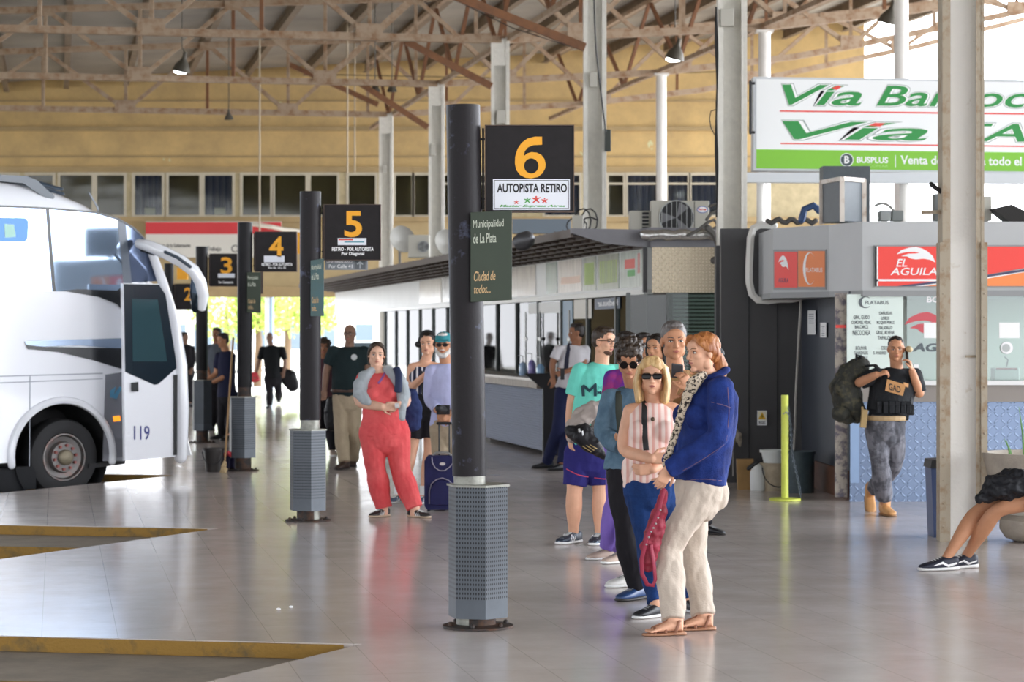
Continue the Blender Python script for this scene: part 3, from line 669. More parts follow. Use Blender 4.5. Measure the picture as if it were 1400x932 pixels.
text('RETIRO - POR AUTOPISTA', mp, 358, 359.5, 400, 363.5, WHTX, b, .0105, .001, bold=.03); text('Por Av. 13 y 32', mp, 367, 364.5, 391, 368, WHTX, b, .0105, .001, bold=.03)
plate(r4, d4, [(338, 372), (357, 372), (356.5, 427.5), (338.5, 427)], GRN, LN, None, R4)
mb = MB(); mb.box(P(358, 385, d4), (.03, .04, .3)); mb.build('clip', SIGNF, r4)
r3, d3, R3 = pole(3, 276, 276, 337, 605, 16.5, 263, 290, 520, 588, 'dark boarding pole with the number 3 sign, next to the bus mirror')
b, mp = board(r3, d3, 287, 347, 324, 391, '3', 302, 351.5, 317.5, 374)
mb = MB(); rect(mb, mp, 298, 374, 321, 379.5, t=.002, o=.0105); mb.build('sticker', STK, b)
text('Por Centenario', mp, 299, 384, 319, 387.5, WHTX, b, .0105, .001, bold=.03)
r2, d2, R2 = pole(2, 231, 231, 360, 580, 13, 221, 243, 508, 566, 'small dark boarding pole behind the bus mirror, number 2 on its sign')
b, mp = board(r2, d2, 239, 388, 266, 423, '2', 252, 393, 263, 411)
mb = MB(); rect(mb, flat(50), 243, 366, 257, 382, t=.1); o = tag(mb.build('yellow_sign', AMB), 'small yellow sign hanging above the number 2 board', 'sign')
mb = MB(); rect(mb, flat(48), 404, 318, 414, 347, t=.1); tag(mb.build('platform_sign', AMB), 'yellow edge of a sign peeking out left of the number 5 pole', 'sign')

# ============================================================ HOARDING ON THE FAR WALL
r = empty('billboard', P(300, 350, 67.4), 'long white billboard with a red band along the far wall', 'billboard')
mp = flat(67.6)
mb = MB(); rect(mb, mp, 200, 303, 385, 352, t=.1); mb.build('panel', M('board_white', 'd6d3c8', .6), r)
mb = MB(); rect(mb, mp, 200, 304, 385, 320, t=.02, o=.1); mb.build('red_band', M('board_red', 'cf3a3e', .6), r)
text('Instituto de la Gobernacion', mp, 212, 333, 261, 338, INK, r, .101, .002, bold=.02); text('Trabajo', mp, 283, 337, 303, 345, INK, r, .101, .002, bold=.02)
mb = MB(); ringp(mb, mp, 322, 340, 5, 5, 1.2, 1.2, .01, .1); mb.build('round_mark', INK, r)
mb = MB(); mb.tube([P(345, 306, 66.5), P(372, 310, 66.5), P(385, 313, 66.8), P(410, 316, 67)], .06); tag(mb.build('duct', M('duct_pale', 'cfc9ba', .5), smooth=True), 'pale pipe running along the far wall above the billboard end', 'pipe')

# ============================================================ TICKET BOOTHS
A0 = Vector((1.70, 30.0, 0)); NO = -E
bm_ = lambda u, v, o=0.0: A0+U*u+Z*v+NO*o
ALU = M('aluminium', 'a3a5a3', .35, .6); GREYM = M('canopy_grey', '6f6e72', .5, var=.06); LATT = M('lattice_brown', '5b5049', .6)
FASC = M('fascia_plastic', 'c9cdcb', .35, var=.05, vscale=2)
bb = empty('ticket_booth', A0, 'long glazed ticket booth under a lattice canopy, right of the number 6 pole', 'booth')
mb = MB(); rect(mb, bm_, 0, 2.24, 34, 2.78, t=.08, o=-.04); fa = mb.build('fascia', FASC, bb)
mb = MB(); rect(mb, bm_, -.02, 2.18, 34, 2.24, t=.12, o=-.05); mb.build('fascia_rail', ALU, bb)
mb = MB(); rect(mb, bm_, 0, 2.78, 34, 3.0, t=.08, o=-.04); mb.build('canopy_fascia', GREYM, bb)
mb = MB(); rect(mb, bm_, -.03, 2.2, .02, 2.8, t=.05, o=.03); mb.build('fascia_post', M('black_trim', '2a2a2b', .5), bb)
# posters behind crinkled film on the fascia
for i, (a, b, c) in enumerate(((.12, 1.35, 'b9c6c0'), (1.45, 2.7, '9aa79a'), (2.8, 3.6, 'a9b5aa'), (3.7, 5.3, 'dcd8d2'), (5.4, 6.2, 'a6b9b4'), (7.0, 9, 'c7c4be'), (9.2, 11, 'b8857d'), (11.2, 13.4, 'c2c6c5'), (13.6, 16, 'b3b9bb'), (16.2, 19, 'c6c3bb'))):
    mb = MB(); rect(mb, bm_, a, 2.28, b, 2.74, t=.006, o=.041); pp = mb.build('poster', M('poster_'+c, c, .22, var=.2, vscale=9, bump=.6, bscale=14, stretch=(1, 1, .25)), fa)
    if i == 0:
        for (u0, v0, u1, v1, m_) in ((.55, 2.52, 1.1, 2.64, REDL), (.55, 2.42, .95, 2.5, GREENL), (.28, 2.45, .4, 2.7, M('poster_red', 'b85a55', .4))):
            mb = MB(); rect(mb, bm_, u0, v0, u1, v1, t=.002, o=.047); mb.build('poster_mark', m_, pp)
    if i in (1, 2, 6):
        for q in range(9):
            mb = MB(); u0 = a+.12+q*(b-a-.2)/9; rect(mb, bm_, u0, 2.36, u0+.05, 2.66, t=.002, o=.047); mb.build('poster_mark', M('mark_lime', '9cb54f', .5), pp)
    if i == 3: mb = MB(); rect(mb, bm_, a+.1, 2.4, b-.2, 2.5, t=.002, o=.047); mb.build('poster_mark', M('mark_peach', 'e3c3ad', .5), pp)
# lattice canopy
cn = empty('lattice_canopy', A0+Z*2.9, 'open lattice canopy running along the top of the ticket booth', 'canopy')
cw = .98
for k in range(6):
    o_ = .06+k*(cw-.06)/5; mb = MB(); zz = 2.80+.13*k/5
    a, b = bm_(0, zz, o_), bm_(34, zz, o_); mb.bar(a, b, .03, .10, up=Z); mb.build('long_bar', LATT, cn)
for k in range(68):
    u = .1+k*.5; mb = MB(); mb.bar(bm_(u, 2.81, .05), bm_(u, 2.94, cw), .03, .11, up=Z); mb.build('cross_bar', LATT, cn)
mb = MB(); mb.prism([bm_(-.04, z_, o_) for o_, z_ in ((-1.0, 3.02), (.0, 2.98), (cw+.02, 2.99), (cw+.02, 2.93), (.55, 2.80), (.0, 2.76), (-1.0, 2.78))][::-1], U*.04); mb.build('end_blade', GREYM, cn)
# end wall facing the camera
EW = lambda u, v, o=0.0: P(u, v, 30)-Vector((0, o, 0))
mb = MB(); rect(mb, EW, 889, 316, 986, 338, t=.08); mb.build('end_beam', GREYM, bb)
DIAM = M('checker_plate', 'b9aa94', .38, .55)
def diamond(name, col, sc, metal=.6, rough=.35):
    m = M(name, col, rough, metal); k = NT(m); co = k.new('ShaderNodeTexCoord')
    def cell(ang, offs):
        mp = k.new('ShaderNodeMapping'); mp.inputs['Rotation'].default_value = (0, math.radians(45), 0); mp.inputs['Scale'].default_value = (sc, sc, sc); mp.inputs['Location'].default_value = offs; k.link(co.outputs['Object'], mp.inputs[0])
        fr = k.new('ShaderNodeVectorMath', operation='FRACTION'); k.link(mp.outputs[0], fr.inputs[0])
        sb = k.new('ShaderNodeVectorMath', operation='SUBTRACT'); sb.inputs[1].default_value = (.5, .5, .5); k.link(fr.outputs[0], sb.inputs[0])
        ml = k.new('ShaderNodeVectorMath', operation='MULTIPLY'); ml.inputs[1].default_value = (1, 0, 3.2) if ang else (3.2, 0, 1); k.link(sb.outputs[0], ml.inputs[0])
        ln = k.new('ShaderNodeVectorMath', operation='LENGTH'); k.link(ml.outputs[0], ln.inputs[0])
        rg = k.new('ShaderNodeMapRange', inp={1: .22, 2: .34, 3: 1, 4: 0}); k.link(ln.outputs['Value'], rg.inputs[0]); return rg
    a = cell(0, (0, 0, 0)); b = cell(1, (.5, 0, .5)); mx = k.new('ShaderNodeMath', operation='MAXIMUM'); k.link(a.outputs[0], mx.inputs[0]); k.link(b.outputs[0], mx.inputs[1])
    bp = k.new('ShaderNodeBump'); bp.inputs['Strength'].default_value = 1; bp.inputs['Distance'].default_value = .012; k.link(mx.outputs[0], bp.inputs['Height']); k.link(bp.outputs[0], k.b.inputs['Normal'])
    rr = k.new('ShaderNodeMixRGB'); rr.inputs[1].default_value = lin(col); c2 = [min(1, x*1.5+.05) for x in lin(col)[:3]]; rr.inputs[2].default_value = (*c2, 1); k.link(mx.outputs[0], rr.inputs[0]); k.link(rr.outputs[0], k.b.inputs['Base Color'])
    return m
mb = MB(); rect(mb, EW, 891, 338, 984, 400, t=.04, o=.03); mb.build('checker_panel', diamond('checker_tan', 'b3a68f', 17), bb)
GL = glass('booth_glass', 'C6D2CE', .4, .0, .03)
mb = MB(); rect(mb, EW, 862, 403, 911, 640, t=.02, o=.0); mb.build('end_glass', glass('milky_glass', '9aa29c', .4, .08, .2), bb)
mb = MB(); rect(mb, EW, 914, 400, 981, 640, t=.02, o=.0); mb.build('end_glass', GL, bb)
mb = MB()
for q in ((856, 400, 862, 660), (911, 400, 914, 660), (981, 400, 986, 660), (856, 640, 986, 660)): rect(mb, EW, *q, t=.06, o=-.02)
mb.build('end_frame', M('frame_grey', '6b6f6e', .5), bb)
mb = MB()
for k in range(24): rect(mb, lambda u, v, o=0.0: P(u, v, 30.4)-Vector((0, o, 0)), 920, 403+k*5.2, 980, 406+k*5.2, t=.02)
bl = tag(mb.build('window_blind', M('blind_white', 'a9ada6', .6)), 'slatted white blind behind the booth end window', 'blind')
# long glass front, posts
for k in range(15):
    u = .05+k*1.75; mb = MB(); c = bm_(u, 1.1, -.02); mb.box(c, (.07, .07, 2.2), x=E); mb.build('mullion', M('mullion_grey', '4d5150', .5), bb)
    if k < 14 :
        mb = MB(); rect(mb, bm_, u+.05, 1.0 if k > 1 else .1, u+1.7, 2.18, t=.012, o=-.03); mb.build('front_glass', GL, bb)
# interior
mb = MB(); c = bm_(5.2, 1.35, -2.9); mb.box(c, (.1, 10.4, 2.7), x=E, y=U); mb.build('inner_wall', M('booth_inner', '5a3a30', .8, var=.2, vscale=1), bb)
mb = MB(); c = bm_(13.4, 2.98, -1.5); mb.box(c, (3.0, 26.8, .06), x=E, y=U); mb.build('roof_slab', GREYM, bb)
for u in (2.0, 3.6, 7.0, 10.3):
    mb = MB(); c = bm_(u+.2, 1.35, -1.47); mb.box(c, (2.7, .06, 2.7), x=E, y=U); mb.build('partition', M('booth_part', '5f5850', .7, var=.25, vscale=2), bb)
# signs in the windows
for u0, v0, u1, v1, c, nm in ((5.3, 2.0, 7.8, 2.16, 'e4e4e0', 'sign_strip'), (4.55, 1.25, 5.2, 2.16, '8fa6b8', 'poster'), (3.3, 1.9, 4.45, 2.17, 'd7d2c6', 'roller_blind'), (1.6, 2.02, 3.1, 2.17, '49566a', 'sign_strip'), (4.6, .98, 5.15, 1.08, 'cfd3cf', 'label_strip')):
    mb = MB(); rect(mb, bm_, u0, v0, u1, v1, t=.008, o=-.01); q = mb.build(nm, M('w_'+c, c, .5), bb)
    if c == '49566a': text('Redbus.ar', lambda u, v, o=0.0: bm_(4.7-u, v, o), 3.0, 2.14, 1.8, 2.06, WHTX, q, 0, .001, bold=.02)
# counters
SLAT = M('roller_steel', 'b4bccd', .35, .35)
def counter(u0, u1, out, lab):
    c = empty('ticket_counter', bm_((u0+u1)/2, 0, out), lab, 'counter')
    mb = MB(); rect(mb, bm_, u0, .06, u1, 1.0, t=out-.06, o=.0); mb.build('body', M('counter_body', '55585c', .6), c)
    mb = MB(); n = 26; z0, z1 = .06, .93
    for k in range(n):
        za = z0+(z1-z0)*k/n; zb_ = z0+(z1-z0)*(k+.86)/n
        mb.prism([bm_(u0, za, out-.05), bm_(u0, za, out-.02), bm_(u0, (za+zb_)/2, out+.0), bm_(u0, zb_, out-.02), bm_(u0, zb_, out-.05)], U*(u1-u0))
    mb.build('slatted_front', SLAT, c)
    mb = MB(); rect(mb, bm_, u0-.02, 1.0, u1, 1.06, t=out+.05, o=.0); mb.build('counter_top', M('stone_top', '9a938a', .3, var=.2, vscale=9), c)
    mb = MB(); rect(mb, bm_, u0-.02, .93, u1, 1.02, t=.12, o=out-.04); mb.build('top_edge', M('stone_edge', '8b7f72', .5, var=.3, vscale=7), c)
    return c
c1 = counter(3.75, 8.6, .60, 'silver slatted ticket counter with a black end panel')
mb = MB(); mb.prism([bm_(3.72, z_, o_) for o_, z_ in ((.02, 0), (.60, 0), (.60, .92), (.86, 1.14), (.02, 1.14))], -U*.06); mb.build('end_panel', M('black_panel', '252326', .5), c1)
c2 = counter(9.0, 14, .6, 'silver slatted counter farther along, behind the travellers')
c3 = counter(1.3, 3.4, .30, 'short silver slatted counter behind the man with the tie')
# bottles on the counter
for k, (u, c, h, lab) in enumerate(((6.7, 'a9c3e0', .2, 'clear pump bottle on the ticket counter, leftmost of three'), (6.0, '8a7fc0', .24, 'purple pump bottle on the ticket counter'), (5.35, '8fb6da', .19, 'squat blue pump bottle on the ticket counter, right of the purple one'))):
    p = bm_(u, 1.06, .3); b = empty('pump_bottle', p, lab, 'bottle')
    mb = MB(); mb.lathe(p, [(.055, 0), (.06, .01), (.06, h*.75), (.03, h*.95), (.02, h)], n=20); mb.build('body', M('bottle_'+c, c, .2, coat=.5), b, smooth=True)
    mb = MB(); mb.tube([p+Z*h, p+Z*(h+.09), p+Z*(h+.1)+NO*.06], .009, n=8); mb.build('pump', WHTX, b, smooth=True)
for u in (4.2, 6.3, 7.4):
    p = bm_(u, 1.06, .12); mb = MB(); mb.tube([p, p+Z*.95], .013, n=8); mb.box(p+Z*.55, (.2, .02, .05), x=U); tag(mb.build('microphone_stand', ALU), 'slim metal stand rising from the ticket counter glass', 'stand', 'slim stands on the counter')
mb = MB(); mb.box(bm_(4.9, 1.25, -.4), (.05, .5, .36), x=E, y=U); tag(mb.build('monitor', M('screen_dark', '2d3a44', .2)), 'dark monitor behind the counter glass', 'monitor')
# things on the booth roof
def fan_unit(name, x0, y0, x1, y1, d, lab, fan, badge=False):
    r = empty(name, P((x0+x1)/2, y1, d), lab, 'air conditioner')
    a, b = P(x0, y0, d), P(x1, y1, d); mb = MB(); mb.box((a+b)/2+Vector((0, .15, 0)), (abs(b.x-a.x), .3, abs(a.z-b.z))); mb.build('casing', M('ac_case', 'b5b2a6', .5), r, bevel=.01)
    mp = flat(d)
    if fan:
        cx, cy, rr = fan
        mb = MB(); disc(mb, mp, cx, cy, rr, rr, .004); mb.build('fan_opening', INK, r)
        mb = MB()
        for q in range(3):
            a_ = math.radians(40+120*q); poly(mb, mp, [(cx, cy), (cx+rr*.9*math.cos(a_), cy+rr*.9*math.sin(a_)), (cx+rr*.9*math.cos(a_+.7), cy+rr*.9*math.sin(a_+.7))], .003, .005)
        mb.build('fan_blade', M('fan_grey', '6d6d70', .5), r)
        mb = MB()
        for q in range(7):
            x = cx-rr+rr*2*(q+.5)/7; h = math.sqrt(max(0, rr*rr-(x-cx)**2)); rect(mb, mp, x-.35, cy-h, x+.35, cy+h, .006, .012)
        ringp(mb, mp, cx, cy, rr, rr, 1.1, 1.1, .012, .006); mb.build('fan_grille', ALU, r)
    if badge:
        mb = MB(); disc(mb, mp, 960.3, 286.5, 7.6, 4.7, .004); q = mb.build('badge_rim', M('badge_blue', '3d5bb0', .5), r)
        mb = MB(); disc(mb, mp, 960.3, 286.5, 6.6, 3.8, .002, .004); mb.build('badge_field', WHTX, q)
        text('Surrey', mp, 954.8, 284.3, 965.8, 288.6, REDL, q, .006, .001, bold=.03)
        mb = MB(); rect(mb, mp, 949, 275, 949.8, 315, .004); mb.build('seam', INK, r)
    return r
fan_unit('air_conditioner', 890, 274, 969.5, 316, 30.3, 'large pale air conditioner with a round fan on the booth roof', (925, 297.5, 24), True)
acs = fan_unit('air_conditioner', 861, 288, 889, 316, 30.4, 'small air conditioner side-on beside the large fan unit', None)
mb = MB()
for q in range(5): rect(mb, flat(30.38), 878, 290+q*5, 887, 293.5+q*5, .01)
mb.build('louvre', INK, acs)
fan_unit('air_conditioner', 558, 321, 587, 352, 44, 'air conditioner on the booth roof right of the column by sign 5', (579, 337, 8))
fan_unit('air_conditioner', 1340, 268, 1356, 302, 25.4, 'white air conditioner on the kiosk roof, behind the worn steel column', None)
FOIL = M('foil_duct', 'c9c8c4', .25, .9, bump=1, bscale=22)
mb = MB(); mb.tube([P(881+q*8, 321+.9*math.sin(q*1.7), 29.85) for q in range(13)], [.065+.008*math.sin(q*2.1) for q in range(13)], n=14); tag(mb.build('foil_duct', FOIL, smooth=True), 'crumpled silver foil duct lying along the booth roof edge', 'duct')
for k_, pts in enumerate(([(966, 300), (972, 292), (980, 288), (984, 296), (980, 310), (970, 316)], [(940, 322), (955, 314), (968, 304), (976, 300), (982, 308)], [(970, 282), (978, 279), (984, 284), (985, 292)], [(968, 312), (977, 320), (984, 338), (982, 352), (976, 356)])):
    cable('hose', [P(x, y, 29.7) for x, y in pts], .02 if k_ < 3 else .045, M('hose_grey', '55524e', .6), ['bunched grey hoses beside the large air conditioner', 'twisted grey hose over the foil duct', 'small hose loop by the column', 'fat grey hose drooping over the checker plate panel'][k_], 'hose')
mb = MB(); mb.lathe(P(716, 329, 31), [(.09, -.11), (.12, -.02), (.1, .1), (.05, .14)], n=18, axis=(.8, -.4, .35)); fl = tag(mb.build('floodlight', M('floodlight', '5d5d60', .4, .5), smooth=True), 'grey floodlight clamped on the lattice canopy edge', 'lamp')
for px, py, d, s, lab in ((546, 330, 48, .28, 'grey satellite dish in front of the column by sign 5'), (607, 335, 46, .27, 'grey satellite dish just left of the number 6 pole'), (702, 318, 36, .0, '')):
    if s:
        p = P(px, py, d); r = empty('satellite_dish', p, lab, 'dish'); mb = MB(); mb.lathe(p, [(.01, 0), (s*.5, .03), (s*.85, .09), (s, .15), (s, .16), (s*.85, .1), (.01, .02)], n=28, axis=(.5, -.9, .3)); mb.build('reflector', M('dish_grey', '9b9992', .5), r, smooth=True)
        mb = MB(); mb.bar(p, p+Vector((0, .2, -.45)), .05); mb.build('stand', ALU, r)
mb = MB(); mb.tube([P(500+q*9, 350+6*math.sin(q), 45+.0*q) for q in range(4)], .03, n=6)
cable('cable', [P(790+9*math.cos(q*.7)+q*1.0, 300+15*math.sin(q*.7), 34) for q in range(22)], .011, CAB, 'tangled coil of black cable beside the tall white column, above the canopy')
cable('cable', [P(775+9*math.cos(q*.7)+q*2.0, 306+9*math.sin(q*.7), 34) for q in range(18)], .011, CAB, 'smaller tangle of black cable under the number 6 sign')
mb = MB(); rect(mb, flat(33.5), 782, 295, 797, 318, t=.2); tag(mb.build('junction_box', M('box_grey', 'b9b6ab', .6), bevel=.01), 'pale box above the canopy under the number 6 sign', 'box')
mb = MB(); rect(mb, flat(40), 700, 300, 780, 320, t=.3); tag(mb.build('roof_cabinet', M('cabinet_blue', '75808a', .6), bevel=.01), 'long grey-blue cabinet behind the canopy, below the number 6 sign', 'cabinet')

# ============================================================ DARK RECESS AND KIOSK
DK = M('dark_wall', '3c3b3c', .5, var=.1, vscale=1.5, bump=.1)
KD = 24.4
mb = MB(); a = P(986, 664, 27.4); b = P(1097, 664, 27.4); mb.box(((a.x+b.x)/2, 27.5, P(0, 312, 27.4).z/2), (b.x-a.x, .15, P(0, 312, 27.4).z)); struct(mb.build('wall_recess', DK))
mb = MB()
for x in (1024, 1063): mb.box((P(x, 0, 27.4).x, 27.42, 1.4), (.012, .02, 2.75))
struct(mb.build('trim_200', INK))
ka = Vector((P(1161, 683, 24.62).x, 24.62, 0)); kb = Vector((P(1096, 664, 27.4).x, 27.4, 0))
zc = P(0, 398, 24.6).z
mb = MB(); mb.prism([ka, kb, kb+Vector((.15, 0, 0)), ka+Vector((.15, 0, 0))], (0, 0, zc)); struct(mb.build('wall_kiosk_side', M('dark_navy_wall', '3d424b', .45, var=.15, vscale=2, bump=.1)))
mb = MB(); nn = Vector((-.02, 0, 0)); mb.prism([ka+nn, kb+nn, kb, ka], (0, 0, .3)); struct(mb.build('baseboard_side', M('wood_base', '6b4a3a', .6, var=.2)))
ks = empty('ticket_kiosk', P(1230, 683, KD+.2), 'grey corner ticket kiosk with red and orange sign boards', 'kiosk')
LG = M('kiosk_grey', 'b3b5b5', .45, var=.03, vscale=2); LG2 = M('kiosk_grey_dark', '8e9090', .5)
z0, z1 = P(0, 398, KD).z, P(0, 303, KD).z
XK = P(1420, 0, KD).x+1.2
pl = [P(1057, 0, 25.9), P(1133, 0, 25.1), P(1179, 0, KD), Vector((XK, KD, 0)), Vector((XK, KD+3, 0)), Vector((P(1057, 0, 25.9).x, KD+3, 0))]
for v in pl: v.z = z0
mb = MB(); mb.prism(pl, (0, 0, z1-z0)); fk = mb.build('fascia_box', LG, ks)
mb = MB(); pe = [v.copy() for v in pl]; 
for v in pe: v.z = z0-.05
pe[0].x -= .03; pe[1].y -= .03; pe[2].y -= .03; pe[3].y -= .03; mb.prism(pe, (0, 0, .06)); mb.build('lower_rim', LG2, ks)
kf = flat(KD)
mb = MB(); rect(mb, kf, 1195, 335, 1500, 392, t=.03, o=-.005); sb = mb.build('sign_frame', LG2, fk)
RED = M('sign_red', 'ef4136', .4); ORG = M('sign_orange', 'f58a45', .4); NAVY = M('sign_navy', '3b3c5c', .4)
mb = MB(); poly(mb, kf, [(1198, 337), (1480, 337), (1480, 352), (1262, 391), (1198, 391)], .004, .025); mb.build('red_field', RED, sb)
mb = MB(); poly(mb, kf, [(1262, 391), (1480, 360), (1480, 391)], .004, .026); mb.build('orange_field', ORG, sb)
mb = MB(); poly(mb, kf, [(1240, 391), (1348, 377), (1480, 352), (1480, 358), (1348, 381), (1262, 391)], .004, .028); mb.build('white_sweep', WHTX, sb)
mb = MB(); poly(mb, kf, [(1225, 391), (1348, 376), (1480, 355), (1480, 359), (1348, 379), (1250, 391)], .004, .030); mb.build('navy_sweep', NAVY, sb)
mb = MB(); rect(mb, kf, 1198, 381.5, 1300, 384.5, t=.004, o=.031); mb.build('white_line', WHTX, sb)
mb = MB(); rect(mb, kf, 1195.5, 337, 1198, 391, t=.03, o=.0); mb.build('left_edge', INK, sb); mb = MB(); rect(mb, kf, 1198, 337, 1199.8, 391, t=.004, o=.031); mb.build('white_edge', WHTX, sb)
text('EL', kf, 1224.5, 354, 1239.5, 364.5, WHTX, sb, .03, .002, bold=.01, shear=.25); text('AGUILA', kf, 1216.5, 366, 1280.5, 376, WHTX, sb, .03, .002, bold=.008, shear=.2)
EAG = [(0, .45), (.12, .2), (.32, .05), (.5, 0), (.66, .1), (.8, .28), (.93, .55), (1, .95), (.86, .78), (.7, .72), (.5, .76), (.35, .7), (.28, .58), (.12, .56), (.3, .42), (.5, .4), (.6, .35), (.45, .3), (.25, .32)]
def eagle(parent, mp, x0, y0, x1, y1, m_, o):
    mb = MB(); poly(mb, mp, [(x0+(x1-x0)*a, y0+(y1-y0)*b) for a, b in EAG], .002, o); return mb.build('eagle_emblem', m_, parent)
eagle(sb, kf, 1225, 337.5, 1278, 360, WHTX, .03)
# sign on the side facet
fa0, fa1 = pl[0], pl[1]; fd = (fa1-fa0).normalized(); fn = Vector((fd.y, -fd.x, 0))
sf = lambda u, v, o=0.0: Vector((fa0.x, fa0.y, 0))+((fa1-fa0)*((u-1057)/76.0)).to_2d().to_3d()+Z*(CH-(v-HY)*(25.9-.8*(u-1057)/76)/F)+fn*o
mb = MB(); rect(mb, sf, 1058, 341, 1130, 396, t=.01); s2 = mb.build('side_sign_frame', LG2, fk)
mb = MB(); rect(mb, sf, 1060, 344, 1092, 393, t=.004, o=.01); mb.build('red_field', RED, s2)
mb = MB(); rect(mb, sf, 1093, 343, 1129, 392, t=.004, o=.01); mb.build('orange_field', M('sign_orange2', 'e8803a', .4), s2)
eagle(s2, sf, 1066, 349, 1080, 370, WHTX, .0145)
text('AGUILA', sf, 1066, 380, 1080, 386, NAVY, s2, .0145, .001)
def clogo(parent, mp, cx, cy, ru, rv, m_, o, w_=1.6):
    mb = MB(); N = 30; A = [math.radians(50+ (310-50)*k/N) for k in range(N+1)]
    poly(mb, mp, [(cx+ru*math.cos(a), cy-rv*math.sin(a)) for a in A]+[(cx+(ru-w_*(.4+1.2*math.sin(k_*math.pi/N)))*math.cos(a)+.8, cy-(rv-w_*.5)*math.sin(a)) for k_, a in reversed(list(enumerate(A)))], .002, o)
    return mb.build('letter_mark', m_, parent)
clogo(s2, sf, 1109, 367, 9, 22, WHTX, .0145); text('PLATABUS', sf, 1104, 366, 1126, 372, WHTX, s2, .0145, .001)
# kiosk front: checker plate below, glass above
mb = MB(); rect(mb, kf, 1162, 548, 1480, 687, t=.03, o=-.03); mb.build('checker_plate', diamond('checker_blue', '7a8ba6', 10.5, .5, .4), ks)
mb = MB(); rect(mb, kf, 1162, 545, 1174, 660, t=.04, o=-.02); mb.build('corner_post', M('post_blue', '8ea6c6', .4, .5), ks)
mb = MB(); rect(mb, kf, 1160, 526, 1480, 549, t=.08, o=-.05); mb.build('sill_band', M('sill_beige', '8e8780', .5), ks)
mb = MB(); rect(mb, kf, 1240, 520, 1480, 526, t=.14, o=-.05); mb.build('sill_top', M('sill_white', 'e6e6e4', .4), ks)
mb = MB(); rect(mb, kf, 1240, 400, 1480, 521, t=.012, o=-.02); mb.build('front_glass', glass('kiosk_glass', 'DCE8E4', .7, .04, .02), ks)
mb = MB(); rect(mb, kf, 1143, 400, 1160, 680, t=.02, o=-.1); mb.build('painted_strip', M('mural_strip', 'a59c90', .6, col2='5c5660', vscale=14, thr=(.45, .6)), ks)
mb = MB(); rect(mb, kf, 1144, 444, 1158, 448, t=.02, o=-.09); mb.build('red_smear', RED, ks)
mb = MB(); mb.box(P(1340, 470, KD+2.6)+Vector((0, 0, 0)), (3.6, .06, 2.4)); mb.build('inner_wall', M('kiosk_inner', 'b7bdb4', .8), ks)
mb = MB(); mb.box(P(1340, 560, KD+1.2), (2.6, .8, .05)); mb.build('desk', M('desk_white', 'd9dad6', .5), ks)
PB = M('poster_pale', 'd9e6de', .4)
mb = MB(); rect(mb, kf, 1158, 402, 1235, 545, t=.02, o=-.03); po = mb.build('route_list', PB, ks)
CH_ = M('ink_grey', '5a6266', .5)
clogo(po, kf, 1183, 413, 9, 8, CH_, -.008, 2.2); text('PLATABUS', kf, 1183, 411, 1215, 416, CH_, po, -.008, .001, bold=.01)
for b_, x0, y0, x1, y1 in (('GRAL. GUIDO', 1167, 431, 1189, 436), ('CORONEL VIDAL', 1164, 438, 1191, 443), ('BALCARCE', 1169, 444.5, 1187, 449), ('NECOCHEA', 1166, 451.5, 1190, 458), ('CAÑUELAS', 1202, 425, 1220, 430), ('LOBOS', 1205, 432.5, 1216, 437), ('ROQUE PEREZ', 1199, 438.5, 1223, 443.5), ('SALADILLO', 1202, 445.5, 1220, 450), ('GRAL. ALVEAR', 1198, 452, 1223, 457), ('TAPALQUE', 1200, 459, 1222, 465), ('BOLIVAR', 1170, 473, 1185, 478), ('DAIREAUX', 1168, 480, 1187, 484.5), ('DEROQUI', 1170, 487, 1186, 491.5), ('COLON', 1205, 473, 1216, 478), ('S. ANDRES', 1194, 480, 1212, 484.5)):
    text(b_, kf, x0, y0, x1, y1, CH_, po, -.008, .001, bold=.012)
text('BOLETERIA', kf, 1267, 405, 1335, 413.5, WHTX, ks, -.005, .002, bold=.03)
eagle(ks, kf, 1236, 426, 1300, 466, M('decal_red', 'c9555c', .5), -.006); text('AGUILA', kf, 1247, 469, 1330, 480.5, CH_, ks, -.006, .002, bold=.04, shear=.2)
for x0, y0, x1, y1, lab in ((1263, 441, 1284, 462, 'white sheet of paper taped on the kiosk window left of the steel column'), (1366, 441, 1394, 462, 'white sheet of paper taped on the kiosk window right of the steel column'), (1249, 498, 1256, 507, 'tiny white slip stuck low on the kiosk window')):
    mb = MB(); rect(mb, kf, x0, y0, x1, y1, t=.002, o=-.004); tag(mb.build('paper_sheet', M('paper', 'f4f4f2', .6)), lab, 'paper')
mb = MB(); disc(mb, kf, 1376, 475.5, 8.5, 8.5, .02, -.005); ii = tag(mb.build('window_intercom', WHTX), 'round white speaking vent on the kiosk window', 'vent'); mb = MB(); disc(mb, kf, 1375, 475.5, 5.5, 5.5, .004, .015); mb.build('vent_grille', M('grille_grey', 'b5bab8', .5), ii)
mb = MB(); mb.box(P(1374, 511, KD+.35), (.26, .2, .13)); qq = tag(mb.build('desk_printer', M('printer_white', 'dfe2df', .4), bevel=.01), 'white ticket machine with a red-edged top inside the kiosk window', 'printer')
mb = MB(); mb.box(P(1374, 504, KD+.33), (.22, .16, .02)); mb.build('red_lid', REDL, qq)
mb = MB(); mb.tube([P(1376, 500, KD+.2), P(1378, 492, KD+.2), P(1374, 488, KD+.18)], .008); tag(mb.build('desk_microphone', INK), 'bent black desk microphone inside the kiosk', 'microphone')
